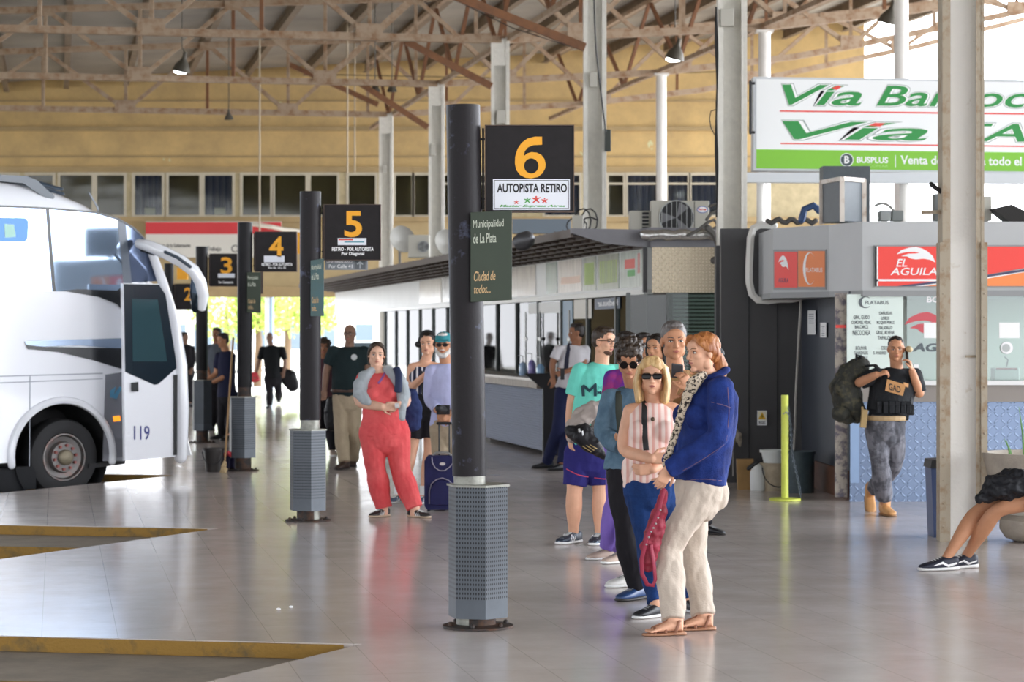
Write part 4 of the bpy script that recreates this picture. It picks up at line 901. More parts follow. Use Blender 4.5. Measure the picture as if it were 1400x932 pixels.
# things on the kiosk roof
bx = empty('roof_cage', P(1152, 303, 25.2), 'tall dark box in a white metal frame on the kiosk roof', 'cage')
xx = [P(1123, 0, 25.6), P(1151, 0, 25.0), P(1181, 0, 25.3)]; zt_, zb_ = P(0, 246, 25.2).z, P(0, 303, 25.2).z
for a, b in ((0, 1), (1, 2)):
    mb = MB(); mb.prism([Vector((xx[a].x, xx[a].y, zb_)), Vector((xx[b].x, xx[b].y, zb_)), Vector((xx[b].x, xx[b].y+.06, zb_)), Vector((xx[a].x, xx[a].y+.06, zb_))], (0, 0, zt_-zb_)); mb.build('side_panel', M('cage_dark', '4a5257', .5, var=.15, vscale=6), bx)
for a in xx: mb = MB(); mb.box((a.x, a.y-.01, (zt_+zb_)/2), (.045, .045, zt_-zb_+.02)); mb.build('frame_post', M('cage_frame', 'd8cfc4', .5, col2='a98d74', vscale=8, thr=(.5, .7)), bx)
for a, b in ((0, 1), (1, 2)): mb = MB(); mb.bar(Vector((xx[a].x, xx[a].y, zt_)), Vector((xx[b].x, xx[b].y, zt_)), .045); mb.build('frame_rail', MATS['cage_frame'], bx)
mb = MB(); mb.box(P(1160, 303, 25.6)+Vector((0, .3, .3)), (.5, .3, .6)); mb.build('inner_box', M('cage_dark', '4a5257'), bx)
mb = MB(); mb.tube([P(1200+18*math.sin(q*.26)+6, 292-22*math.cos(q*.26)+8, 26) for q in range(-2, 9)], .016); tag(mb.build('conduit', M('conduit_grey', '9b9a94', .5), smooth=True), 'grey pipe arching down beside the dark roof box', 'pipe')
for x0, y0, x1, y1, m_, lab in ((1200, 289, 1214, 303, 'a0a4a2', 'small grey box on the kiosk roof, left one'), (1216, 289, 1231, 303, '7f8482', 'small dark grey box on the kiosk roof, right of its lighter neighbour'), (1274, 266, 1284, 303, '6f7473', 'tall grey electrical box on the kiosk roof against the steel column')):
    mb = MB(); rect(mb, flat(26), x0, y0, x1, y1, t=.2); tag(mb.build('electrical_box', M('ebox_'+m_, m_, .5), bevel=.006), lab, 'box')
mb = MB(); mb.prism([P(1357, 285, 25.2), P(1383, 279, 25.2), P(1430, 303, 25.2), P(1380, 303, 25.2)], (0, .3, 0)); tag(mb.build('angle_bracket', M('dark_metal', '2c2a28', .5, .6)), 'dark folded metal bracket on the kiosk roof at the frame edge', 'bracket')
# big lightbox sign
vs = empty('roof_sign', P(1220, 235, 29.5), 'large green and white advertising sign above the kiosk', 'sign')
SD = 29.5; tl_ = lambda u, v, o=0.0: P(u, v+(u-1030)*.012, SD)-Vector((0, o, 0))
mb = MB(); rect(mb, tl_, 1030, 105, 1560, 233, t=.3, o=-.3); mb.build('light_box', M('sign_frame_white', 'c9cdd0', .4), vs)
mb = MB(); rect(mb, tl_, 1034, 108, 1558, 204, t=.006); mb.build('white_field', M('sign_white', 'f2f4f4', .3), vs)
mb = MB(); rect(mb, tl_, 1034, 204, 1558, 230, t=.006); mb.build('green_field', M('sign_lime', '7fc32e', .35), vs)
VG = M('sign_green', '1f8f3d', .35); VO = M('sign_outline', '9aa5a0', .4); VR = M('sign_redline', 'e8493f', .4)
def outl(body, x0, y0, x1, y1, sh=.3, bold=.012):
    text(body, tl_, x0-1.5, y0-1.8, x1+1.5, y1+1.8, VO, vs, .007, .001, bold=bold+.03, shear=sh, name='lettering_outline')
    text(body, tl_, x0-.5, y0-.8, x1+.5, y1+.8, M('sign_white2', 'ffffff', .4), vs, .009, .001, bold=bold+.02, shear=sh, name='lettering_rim')
    text(body, tl_, x0, y0, x1, y1, VG, vs, .011, .001, bold=bold, shear=sh)
outl('Vía', 1069, 115, 1178, 143); outl('Bariloche', 1198, 115, 1475, 143)
outl('Vía', 1069, 165, 1268, 190); outl('TAC', 1300, 165, 1480, 190)
mb = MB(); poly(mb, tl_, [(1137, 119), (1146, 115.5), (1150, 118), (1143, 122)], .002, .013); poly(mb, tl_, [(1187, 170), (1196, 166), (1210, 166.5), (1203, 171)], .002, .013); mb.build('red_accent', VR, vs)
mb = MB(); rect(mb, tl_, 1066, 150.5, 1540, 152.5, .002, .007); mb.build('red_line', VR, vs); mb = MB(); rect(mb, tl_, 1067, 194.8, 1540, 196.6, .002, .007); mb.build('red_line', VR, vs)
mb = MB(); disc(mb, tl_, 1157.5, 217, 9.2, 9.2, .002, .007); q = mb.build('round_badge', WHTX, vs); mb = MB(); disc(mb, tl_, 1157.5, 217, 8.2, 8.2, .002, .009); mb.build('badge_field', M('badge_dark', '3a4a4c', .4), q)
text('B', tl_, 1154, 211.5, 1161, 222, WHTX, q, .011, .001, bold=.04); text('BUSPLUS', tl_, 1171, 212.5, 1214, 221, WHTX, vs, .007, .001, bold=.03); text('.COM.AR', tl_, 1186, 223, 1214, 226.5, M('lime_pale', 'a6d878', .4), vs, .007, .001)
mb = MB(); rect(mb, tl_, 1223.5, 210, 1224.5, 226, .001, .007); mb.build('divider', WHTX, vs)
text('Venta de pasajes a todo el país', tl_, 1231, 210, 1425, 226, WHTX, vs, .007, .001, bold=.02)
mb = MB(); mb.tube([P(1026, 112, SD-.1), P(1026, 182, SD-.1)], .018); mb.bar(P(1024, 114, SD-.1), P(1032, 114, SD-.1), .03); mb.bar(P(1024, 181, SD-.1), P(1032, 181, SD-.1), .03); mb.build('side_bar', INK, vs)
BMW = M('beam_white', 'cfd3d6', .5)
mb = MB(); mb.bar(P(1020, 243, SD-.05), P(1460, 245, SD-.05), .14, .12, up=Z); tag(mb.build('support_beam', BMW), 'pale horizontal beam under the green and white sign', 'beam')
for x, lab in ((1040, 'white post under the left end of the green and white sign'), (1236, 'white post under the middle of the green and white sign')):
    p = P(x, 244, SD+.15); mb = MB(); mb.tube([(p.x, p.y, 0), (p.x, p.y, p.z)], .06 if x > 1100 else .05, n=16, cap='flat'); tag(mb.build('support_post', PIPE), lab, 'post')
cable('hose', [P(1096, 300, 26.5), P(1100, 286, 26.5), P(1112, 281, 26.5), P(1120, 288, 26.5)], .04, M('hose_blue', '3f5a86', .5), 'blue-black looped hose on the recess top', 'hose')
cable('cable', [P(1050+5*q, 302+3*math.sin(q*1.7), 26.8) for q in range(14)], .03, M('hose_grey', '55524e', .6), 'grey cables bundled along the top of the dark recess')
# recess props
cable('white_pipe', [P(x, y, 27.1) for x, y in ((1058, 308), (1040, 307), (1030, 312), (1026, 325), (1025, 345), (1024, 365), (1024, 385), (1028, 402), (1036, 410), (1050, 411), (1066, 409), (1082, 409), (1092, 407), (1097, 405))], .045, PIPE, 'thick white pipe curving down the dark wall beside the kiosk', 'pipe')
cable('cord', [P(x, y, 26.6) for x, y in ((1095, 408), (1094, 430), (1092, 460), (1090, 500), (1088, 540), (1087, 580), (1085, 622))], .014, M('cord_pale', 'a39f98', .5), 'thin pale cord hanging from the white pipe down to the drum', 'cord')
mb = MB(); rect(mb, flat(27.4), 1035, 561, 1048, 581, t=.01, o=.02); q = tag(mb.build('warning_sign', WHTX), 'small white and yellow warning sign on the dark wall', 'sign')
mb = MB(); rect(mb, flat(27.4), 1036, 562, 1047, 574, t=.002, o=.03); mb.build('sign_field', M('pale_y', 'f0ead0', .5), q)
mb = MB(); poly(mb, flat(27.4), [(1041.5, 563), (1046.5, 572.5), (1036.5, 572.5)], .002, .032); mb.build('triangle', M('warn_yellow', 'e8b820', .5), q)
mb = MB(); poly(mb, flat(27.4), [(1042, 565.5), (1040.3, 569), (1041.6, 569), (1041, 572), (1043, 568.3), (1041.8, 568.3)], .001, .034); mb.build('bolt_mark', INK, q)
text('PELIGRO', flat(27.4), 1037, 575.5, 1046, 579.5, INK, q, .03, .001, bold=.02)
def sidep(u, v, o=0.0):   # a point on the kiosk side wall seen at pixel column u
    t = (u-1096)/(1161-1096.0); b = kb.lerp(ka, t); d = b.y; return Vector((b.x-.02-o, d, CH-(v-HY)*d/F))
for x0, y0, x1, y1, lab in ((1108, 424, 1119, 457, 'larger white notice taped on the navy kiosk side wall'), (1126, 441, 1134, 461, 'smaller white notice taped on the navy kiosk side wall')):
    mb = MB(); rect(mb, sidep, x0, y0, x1, y1, t=.004); q = tag(mb.build('paper_notice', M('paper', 'f4f4f2')), lab, 'notice'); 
    mb = MB()
    for k in range(5): rect(mb, sidep, x0+2, y0+5+k*3, x1-2, y0+6+k*3, .001, .004)
    mb.build('print_lines', M('ink_pale', '9a9da2', .6), q)
def bucket(px, py, r0, r1, h, c, lab, name='bucket', dz=0.0, handle=True, rim=True):
    p = G(px, py); p.z = dz; b = empty(name, p, lab, 'bucket' if name != 'drum' else 'drum')
    prof = [(r0, 0), (r0+(r1-r0)*.5, h*.5), (r1, h)]+([(r1+.012, h-.03), (r1+.012, h), ] if rim else [])+[(r1-.008, h), (r0-.01, .02), (0.001, .02)]
    mb = MB(); mb.lathe(p, [(.001, 0)]+prof, n=32); mb.build('body', c, b, smooth=True)
    if handle:
        mb = MB(); mb.tube([p+Vector((-r1*math.cos(a), -r1*1.02, h*.85-r1*1.2*math.sin(a))) for a in [math.pi*k/10 for k in range(11)]], .006, n=6); mb.build('handle', INK, b)
    return b
BEI = M('bucket_beige', 'a3957d', .6, var=.25, vscale=8); 
bucket(1062, 670, .16, .175, .30, BEI, 'dirty beige bucket on the floor of the dark recess', handle=True)
bucket(1059, 670.5, .12, .15, .14, M('bucket_white', 'd3d6d2', .5), 'white tub stacked on top of the beige bucket', 'tub', dz=.302, handle=False)
bucket(1091, 673, .17, .175, .44, M('drum_blue', '3b4a50', .5, var=.3, vscale=6), 'dark blue-green drum behind the yellow post chain', 'drum', handle=False)
p = G(1036, 670.5); jr = empty('jug', p, 'white plastic jug with a black cap in the dark recess', 'jug')
mb = MB(); mb.tube([p+Z*.0, p+Z*.02, p+Z*.2, p+Z*.25, p+Z*.29], [(.075, .06), (.083, .066), (.083, .066), (.06, .05), (.025, .025)], n=24, wd=(1, 0, 0), cap='flat'); mb.build('body', M('jug_white', 'd9dbd8', .45), jr, smooth=True)
mb = MB(); mb.tube([p+Vector((-.1, 0, .24)), p+Vector((-.02, -.02, .3)), p+Vector((.0, 0, .31))], .022); mb.build('cap', INK, jr, smooth=True)
p = G(1019, 669); mb = MB(); mb.prism([p+Vector((-.08, 0, 0)), p+Vector((.07, 0, 0)), p+Vector((.09, 0, .33)), p+Vector((-.09, 0, .33))], (0, .12, 0)); tag(mb.build('carton', M('cardboard', '97774a', .8, var=.15)), 'open brown carton standing left of the white jug', 'box')
rg = MB(); rg.tube([P(1002, 590, 27.2), P(1000, 600, 27.2), P(999, 622, 27.2)], [.03, .05, .02]); rg.tube([P(1004, 589, 27.2), P(1009, 596, 27.2), P(1012, 608, 27.2)], [.04, .045, .02]); rg.ell(P(1004, 592, 27.2), (.07, .04, .04))
tag(link_mesh('rag', remesh(rg, 'rag', .008, 2, wr=.012, wscale=22), M('rag_grey', '9a9182', .9)), 'grimy rag hanging on the dark wall beside the column', 'cloth')
mb = MB(); mb.tube([P(1002, 615, 27.2), P(1002, 650, 27.25)], .006, n=6); tag(mb.build('string', M('cord_pale', 'a39f98')), 'thin string dangling under the grimy rag', 'string')
# yellow post
p = G(1073, 684); r = empty('barrier_post', p, 'yellow barrier post with a round foot in front of the dark recess', 'post')
YG = M('post_yellow', 'd3dc5a', .45, var=.08, vscale=6)
mb = MB(); mb.lathe(p, [(.155, 0), (.16, .004), (.16, .02), (.15, .026), (.03, .03)], n=40); mb.build('base_disc', YG, r, smooth=True)
mb = MB(); mb.tube([p+Z*.02, p+Z*1.07], .037, n=24, cap='flat'); mb.build('shaft', YG, r, smooth=True)
mb = MB(); mb.tube([p+Vector((-.02, -.037, .88)), p+Vector((.01, -.045, .9)), p+Vector((.04, -.037, .86))], .006); mb.build('hook', ALU, r)
ch = MB(); pts = [P(1078+16*(t**1.4)+1.2*math.sin(t*9), 556+123*t, p.y-.05) for t in [k/34 for k in range(35)]]
for k in range(34):
    a, b = pts[k], pts[k+1]; c = (a+b)/2; t = (b-a).normalized(); n_ = Vector((0, 1, 0)) if k % 2 else t.cross(Vector((0, 1, 0))).normalized()
    ch.tube([c+t*.019*math.cos(q)+n_*.010*math.sin(q) for q in [2*math.pi*z_/10 for z_ in range(11)]], .0035, n=5)
tag(ch.build('chain', M('chain_grey', '5d6670', .4, .6), smooth=True), 'grey metal chain hanging from the yellow barrier post', 'chain')
# slim bin behind the steel column
p = G(1281, 739); r = empty('street_bin', p+Vector((0, .1, 0)), 'slim dark blue bin tucked behind the worn steel column', 'bin')
mb = MB(); mb.prism([P(1277, 742, 20.1), P(1290, 742, 20.1), P(1290, 640, 20.1), P(1273, 640, 20.1)], (0, .3, 0)); mb.build('body', M('bin_navy', '3a4c78', .5), r)
mb = MB(); mb.prism([P(1272, 640, 20.05), P(1290, 640, 20.05), P(1290, 628, 20.05), P(1274, 629, 20.05)], (0, .35, 0)); mb.build('lid', INK, r)
# planter
CONC = M('concrete', 'a39a8e', .85, var=.15, vscale=7, bump=.5, bscale=60)
p = Vector(((1425-700)*19.75/F, 19.75, 0)); r = empty('planter', p, 'round pale concrete planter behind the seated traveller', 'planter')
rr = .50; zt_ = P(0, 622, 19.3).z
mb = MB(); mb.lathe(p, [(.22, 0), (.30, .03), (.345, .10), (.345, .18), (.30, .215), (.26, .22)], n=48); mb.build('foot', CONC, r, smooth=True)
mb = MB(); mb.lathe(p, [(.27, .2), (.28, .4)], n=48); mb.build('neck', M('concrete_pale', 'bdb8ae', .8, var=.1), r, smooth=True)
mb = MB(); mb.lathe(p, [(.26, .36), (.40, .42), (.46, .55), (rr, zt_-.02), (rr, zt_), (rr-.05, zt_), (rr-.07, zt_-.06), (.01, zt_-.06)], n=56); mb.build('bowl', CONC, r, smooth=True)
pr = empty('potted_plant', p+Z*(zt_-.06), 'thin green spiky plant growing from the concrete planter', 'plant')
rnd = random.Random(3)
for k in range(16):
    a = p+Vector((-.3+.05*k, rnd.uniform(-.25, .1), zt_-.06)); h = rnd.uniform(.1, .22) if k not in (2, 5, 6) else rnd.uniform(.34, .46); l = Vector((rnd.uniform(-.08, .06), 0, h))
    mb = MB(); mb.tube([a, a+l*.5+Vector((.01, 0, 0)), a+l], [(.009, .003), (.008, .003), (.002, .001)], n=6); mb.build('blade', M('plant_green', '5c8a45', .6), pr)
# bench the traveller sits on
r = empty('bench', (4.5, 17.35, 0), 'pale concrete bench at the frame edge under the seated traveller', 'bench')
mb = MB(); mb.box((4.55, 17.35, .385), (1.3, .5, .06)); mb.build('seat', M('concrete_pale', 'bdb8ae'), r, bevel=.01)
for x in (4.1, 5.0): mb = MB(); mb.box((x, 17.35, .18), (.1, .4, .36)); mb.build('leg', CONC, r)

# ============================================================ PARKED CAR BEYOND THE GLASS
def car(px, d, lab, c):
    p = G(px, 455+F*1.7/d); r = empty('parked_car', p, lab, 'car')
    mb = MB(); pr_ = [(-2.1, .3), (-2.15, .65), (-1.9, .9), (-1.1, 1.0), (-.5, 1.42), (.9, 1.45), (1.6, 1.0), (2.1, .9), (2.15, .35)]
    mb.prism([p+Vector((x, -.85, z_)) for x, z_ in pr_], (0, 1.7, 0)); mb.build('body', M('car_'+c, c, .25, coat=1), r, bevel=.08)
    mb = MB(); mb.prism([p+Vector((x, -.86, z_)) for x, z_ in ((-.95, 1.0), (-.45, 1.36), (.85, 1.38), (1.35, 1.0))], (0, 1.72, 0)); mb.build('window', M('car_glass', '2b3338', .1), r)
    for x in (-1.35, 1.35):
        mb = MB(); mb.lathe(p+Vector((x, -.87, .32)), [(.32, 0), (.32, .2)], n=24, axis=(0, 1, 0)); mb.build('wheel', INK, r)
car(590, 74, 'white car parked outside, seen past the woman with headphones', 'e9ebee'); car(500, 84, 'pale car parked outside behind the man in the dark polo', 'd7dbe0')
# ============================================================ COACH
BT = Vector((.77, .638, 0)).normalized(); BN = Vector((BT.y, -BT.x, 0))      # forward, and out of the door side
BO = Vector(((90-700)*28.0/F, 28.0, 0))                                        # front axle, door side
def bw(t, z, o=0.0): return BO+BT*t+Z*z+BN*o
def bpx(px, py, o=0.0):
    """the point of the coach's side plane seen at a pixel -> (t, z)"""
    a = (px-700)/F; O = BO+BN*o; t = (O.x-a*O.y)/(a*BT.y-BT.x); d = O.y+BT.y*t
    return t, CH-(py-HY)*d/F
def bpt(px, py, o=0.0): t, z = bpx(px, py, o); return bw(t, z, o)
BWH = M('coach_white', 'eef0f5', .18, coat=.6); BWS = M('coach_silver', '8f9198', .25, .5, coat=.5); BBK = M('coach_black', '15181c', .25); RUB = M('rubber', '1c1c1e', .7)
CGL = M('coach_glass', '2a3b4d', .04, spec=1.0); CGL.node_tree.nodes['Principled BSDF'].inputs['Metallic'].default_value = .82; CGL.node_tree.nodes['Principled BSDF'].inputs['Base Color'].default_value = lin('a8bdd6')
bus = empty('coach', bw(-4, -.2, -1.2), 'white coach with an open front door and the number 119, at the bay', 'bus')
TB = -9.6
def roofz(t):
    pts = [(TB, 3.52), (-1.2, 3.50), (-.84, 3.48), (-.3, 3.43), (.3, 3.30), (.7, 3.10), (1.05, 2.83), (1.3, 2.5), (1.5, 2.1), (1.66, 1.7), (1.78, 1.2), (1.85, .8), (1.9, .3)]
    for (a, za), (b, zb2) in zip(pts, pts[1:]):
        if t <= b: return za+(zb2-za)*(t-a)/(b-a)
    return .3
# hull: sections across the coach
def section(t, half, zt2, zb2=.22):
    r_ = min(.32, (zt2-zb2)*.4); pts = []
    for k in range(7):
        a = math.radians(90*k/6); pts.append((half-r_+r_*math.cos(a), zt2-r_+r_*math.sin(a)))
    pts = [(half, zb2), (half, zb2+.4), (half, (zt2+zb2)/2)]+pts
    return [(o, z_) for o, z_ in pts]+[(-o, z_) for o, z_ in reversed(pts)]
HW = 1.25
secs = []
st = [(TB, HW, 3.50), (-1.2, HW, 3.50), (-.84, HW, 3.48), (-.3, HW, 3.43), (.3, HW, 3.30), (.7, HW, 3.10), (1.05, HW-.02, 2.83), (1.3, HW-.07, 2.5), (1.5, HW-.16, 2.15), (1.68, HW-.3, 1.7), (1.8, HW-.5, 1.25), (1.88, HW-.8, .9)]
mb = MB(); rings = []
# the front is upright in plan: build the hull from horizontal slices instead so that the nose keeps its rounded corner
def outline(z):
    """plan outline of the coach at height z: (t, o) pairs, o = 0 on the door side, -2.5 on the far side"""
    tf = next((t for t in [1.95-.005*k for k in range(700)] if roofz(t) >= z), -1.0)     # nose position at this height
    rc = .55 if z < 2.6 else .55; top = max(0, (z-3.0)/.5); ins = .0 if z < 3.0 else .28*(top**2.2)
    pts = [(TB, -ins), (tf-rc, -ins)]
    for k in range(1, 9):
        a = math.radians(90-90*k/8); pts.append((tf-rc+rc*math.cos(a), -ins-rc+rc*math.sin(a)))
    q = [(t, -2.5-o) for t, o in reversed(pts)]
    return pts+q
zs = [.22, .5, .8, 1.1, 1.4, 1.7, 2.0, 2.3, 2.6, 2.85, 3.05, 3.2, 3.32, 3.41, 3.47, 3.5]
vs = []; fs = []; nper = None
for z_ in zs:
    o_ = outline(z_); nper = len(o_); vs += [bw(t, z_, o) for t, o in o_]
for i in range(len(zs)-1):
    for k in range(nper): fs.append((i*nper+k, i*nper+(k+1) % nper, (i+1)*nper+(k+1) % nper, (i+1)*nper+k))
fs += [tuple(reversed(range(nper))), tuple(range((len(zs)-1)*nper, len(zs)*nper))]
mb.add(vs, fs); me = mb.mesh('body_shell')
tmp = bpy.data.objects.new('t', me); COL.objects.link(tmp)
ta, za = bpx(85, 610); cut = MB(); cut.tube([bw(ta, .28, .4), bw(ta, .28, -.75)], .62, n=48, cap='flat'); cut.box(bw(ta, .0, -.2), (1.24, 1.2, .56), x=BT)
cm = cut.mesh('c'); co_ = bpy.data.objects.new('c', cm); COL.objects.link(co_)
for q_ in (0, 1):
    pass
# the wheel arch and the doorway are cut out of the shell
bo = tmp.modifiers.new('b', 'BOOLEAN'); bo.object = co_; bo.operation = 'DIFFERENCE'; bo.solver = 'EXACT'; bo.use_self = True
me2 = bpy.data.meshes.new_from_object(tmp.evaluated_get(bpy.context.evaluated_depsgraph_get()))
bpy.data.objects.remove(tmp); bpy.data.objects.remove(co_)
for p_ in me2.polygons: p_.use_smooth = True
me2.set_sharp_from_angle(angle=math.radians(28)); me2.materials.clear()
link_mesh('body_shell', me2, BWH, bus)
mb = MB(); mb.box(bw(ta, .5, -.72), (1.3, .03, 1.1), x=BT); mb.tube([bw(ta, .28, .0), bw(ta, .28, -.7)], .61, n=40, cap='open'); mb.build('wheel_well', RUB, bus)
# arch lip
lip = [bw(ta+.66*math.cos(a), .28+.64*math.sin(a), .012) for a in [math.radians(-8+196*k/24) for k in range(25)]]
mb = MB(); mb.tube(lip, .045, n=8); mb.build('arch_lip', BWH, bus, smooth=True)
# wheel
def wheel(t, z, o, R_):
    c = bw(t, z, o); w_ = empty('wheel', c); w_.parent = bus; w_.location = c-W[bus.name]; W[w_.name] = c
    L = lambda prof, nm, m_, n=48: (lambda q: q)(MB().lathe(c, prof, n=n, axis=BN).build(nm, m_, w_, smooth=True))
    L([(R_*.62, -.28), (R_*.93, -.28), (R_, -.24), (R_, -.04), (R_*.96, -.005), (R_*.8, .012), (R_*.64, 0), (R_*.62, -.28)], 'tyre', RUB)
    L([(.001, -.12), (R_*.62, -.12), (R_*.62, 0), (R_*.58, .0), (R_*.54, -.04), (R_*.42, -.05), (R_*.38, .01), (.001, .012)], 'rim', M('rim_steel', '6f6c6a', .45, .6, col2='8b5c4d', vscale=12, thr=(.5, .8)))
    L([(.09, .0), (.09, .05), (.07, .07), (.001, .075)], 'hub', M('hub_tan', '8f8570', .5, .4))
    x = BT; 
    for k in range(10):
        a = math.radians(36*k+10); p_ = c+(x*math.cos(a)+Z*math.sin(a))*R_*.31; mb = MB(); mb.tube([p_, p_+BN*.035], .018, n=6, cap='flat'); mb.build('wheel_nut', M('nut_red', '8f4138', .5), w_)
tw, zw = bpx(90, 613); R_w = .445
wheel(tw, .26, -.03, R_w); wheel(tw-6.0, .26, -.03, R_w)
bp = lambda u, v, o=0.0: bpt(u, v)+BN*o
def side(name, pts, m_, t=.006, o=0.002, parent=None): 
    mb = MB(); poly(mb, bp, pts, t, o); return mb.build(name, m_, parent or bus)
# window band
side('side_window', [(-160, 277), (0, 283), (62, 286), (71, 398), (-160, 398)], CGL, .006, .002)
side('side_window', [(65, 286), (95, 288), (130, 292), (150, 297), (161, 301), (169, 398), (74, 398)], CGL, .006, .002)
side('window_divider', [(62, 286), (67, 286), (76, 398), (71, 398)], BBK, .004, .006)
side('window_pillar', [(160, 300), (171, 305), (180, 388), (170, 398)], M('coach_pillar', '5d6672', .3), .006, .004)
side('front_side_window', [(171, 305), (182, 313), (195, 325), (203, 338), (212, 360), (221, 384), (178, 386)], M('coach_glass2', '7583a0', .05, .7), .006, .0)
side('window_trim', [(-160, 272), (0, 280.5), (65, 283.5), (130, 289), (162, 298), (184, 311), (199, 327), (204, 338), (195, 325), (182, 313), (161, 301), (130, 292), (62, 286), (-160, 277)], BBK, .008, .004)
ow = side('opening_window', [(-60, 296), (34, 298), (38, 303), (37, 326), (33, 331), (-60, 330)], M('coach_glass_dark', '1f4674', .08, .5), .006, .01)
side('window_sticker', [(5, 306), (18, 307), (21, 324), (6, 325)], M('sticker_mint', 'a9d5c6', .5), .002, .017, ow)
# swooping black trims
side('swoosh', [(84, 397), (104, 395), (160, 397), (172, 388), (172, 430), (160, 416), (135, 406)], BBK, .012, .004)
side('blade_trim', [(33, 467), (39, 466), (172, 462), (172, 478), (110, 472), (37, 474)], M('coach_bluegrey', '8fa0b8', .2, .4), .012, .004)
side('blade_trim', [(35, 471), (60, 474), (172, 476), (172, 506), (125, 492), (80, 481), (38, 477)], BBK, .014, .004)
side('door_frame_panel', [(144, 512), (171, 508), (171, 630), (140, 630)], BWS, .006, .002)
side('ghost_logo', [(150, 534), (158, 528), (155, 540), (163, 528), (166, 530), (159, 545), (150, 543)], M('logo_blue', '4d8dae', .4), .002, .01)
side('belt_line', [(-160, 513), (0, 513.5), (140, 509.5), (140, 511), (0, 515), (-160, 514.5)], M('coach_line', '9ea3ad', .4), .008, .002)
side('belt_line', [(-160, 521), (0, 522.5), (140, 517), (140, 518), (0, 524), (-160, 522.5)], M('coach_line', '9ea3ad', .4), .006, .002)
side('panel_gap', [(40.5, 514), (41.6, 514), (40.6, 637), (39.5, 637)], M('coach_line', '9ea3ad', .4), .004, .002)
side('side_marker', [(154, 569), (163, 568), (164, 575), (155, 576)], M('marker_amber', 'ff9a2e', .3, emit='ff8a20', es=1.2), .012, .006)
side('shadow_slab', [(-160, 645), (0, 640), (51, 637), (51, 668), (0, 673), (-160, 690)], M('coach_shadow', '0d0f14', .8), -.3, -.03)  # near-black slab standing in for the shadow beneath the coach
mb = MB(); mb.prism([bpt(122, 634), bpt(171, 629), bpt(171, 634), bpt(122, 640)], -BN*1.6); mb.build('underbody_pan', RUB, bus)
# roof dark fairings
mb = MB()
for (A, B_) in ((((-.6, 3.485), (.45, 3.285)), .06),):
    pass
def roofp(u, o): return bw(u, roofz(u)+.02, o)
for o0, w_, u1 in ((-.35, .10, .05), (-.62, .12, .22)):
    pts = [roofp(-6, o0), roofp(-.9, o0), roofp(-.3, o0+.04), roofp(u1, o0+.16)]
    mb = MB(); mb.tube(pts, [(.05, .03), (.06, .04), (.06, .04), (.03, .02)], n=10, wd=tuple(BN)); mb.build('roof_rail', M('coach_rail', '3a4550', .3), bus, smooth=True)
side('roof_strip', [(-60, 238), (0, 238), (40, 240), (55, 246), (79, 268), (76, 274), (60, 266), (36, 250), (0, 247), (-60, 247)], M('coach_rail', '3a4550', .3), .03, -.1)
side('roof_seam', [(120, 262), (124, 266), (135, 285), (134, 290), (130, 280), (124, 270)], M('coach_line2', '6f7680', .4), .01, .002)
# swung-out door, parallel to the side and standing off it
DO = .42
def dq(u, v, o=0.0): return bpt(u, v, DO)+BN*o
dr = MB(); poly(dr, dq, [(168, 387), (217, 388), (226, 402), (236, 470), (241, 515), (240, 624), (171, 629.5)], -.05, 0); drr = dr.build('door', BWH, bus)
dr = MB(); poly(dr, dq, [(169, 388), (217, 389), (226, 403), (240, 490), (241, 503), (216, 525), (211, 526), (171, 508)], .006, .002); dr.build('door_glass_frame', M('door_black', '12202a', .15), drr)
dr = MB(); poly(dr, dq, [(180, 408), (215, 409), (228, 494), (181, 494)], .003, .009); dr.build('door_glass', M('door_glass_tint', '4a6a72', .06, .6), drr)
dr = MB(); poly(dr, dq, [(237, 512), (242, 512), (241, 622), (237, 622)], .012, .004); dr.build('door_seal', RUB, drr)
dr = MB(); poly(dr, dq, [(179, 523), (188, 522), (188, 535), (179, 535)], .02, .002); dr.build('door_handle', BBK, drr)
text('119', dq, 183, 582, 204.5, 601, M('digit_blue', '2a3580', .4), drr, .003, .002, bold=.005, name='number')
# front corner beyond the door
mb = MB(); mb.tube([bpt(206, 340, .05), bpt(222, 385, .1), bpt(238, 440, .2), bpt(247, 500, .3), bpt(249, 560, .3), bpt(247, 624, .3)], [.05, .06, .07, .08, .085, .08], n=12); mb.build('front_pillar', BWH, bus, smooth=True)
# mirror arm
mi = [bpt(190, 333, .15), bpt(203, 336, .3), bpt(225, 345, .45), bpt(248, 357, .55), bpt(265, 370, .6), bpt(274, 385, .62), bpt(278, 405, .62), bpt(276, 422, .62)]
mb = MB(); mb.tube(mi, [(.05, .06), (.07, .07), (.075, .07), (.08, .07), (.085, .07), (.075, .07), (.06, .07), (.03, .05)], n=14); ma = mb.build('mirror_arm', BWH, bus, smooth=True)
mb = MB(); mb.tube([bpt(267, 380, .56), bpt(268, 400, .56), bpt(268, 424, .56)], [(.05, .03), (.075, .03), (.05, .03)], n=14, wd=(1, 0, 0)); mb.build('mirror_glass', M('mirror_dark', '27303a', .05, .8), ma, smooth=True)
mb = MB(); mb.tube([bpt(226, 344.5, .58), bpt(243, 352, .66), bpt(260, 364.5, .71)], .02); mb.build('arm_strip', M('coach_rail', '3a4550'), ma)
mb = MB(); mb.tube([bpt(189, 332, .1), bpt(196, 340, .2), bpt(210, 347, .3)], [.045, .045, .02], n=10); mb.build('arm_mount', BBK, ma)
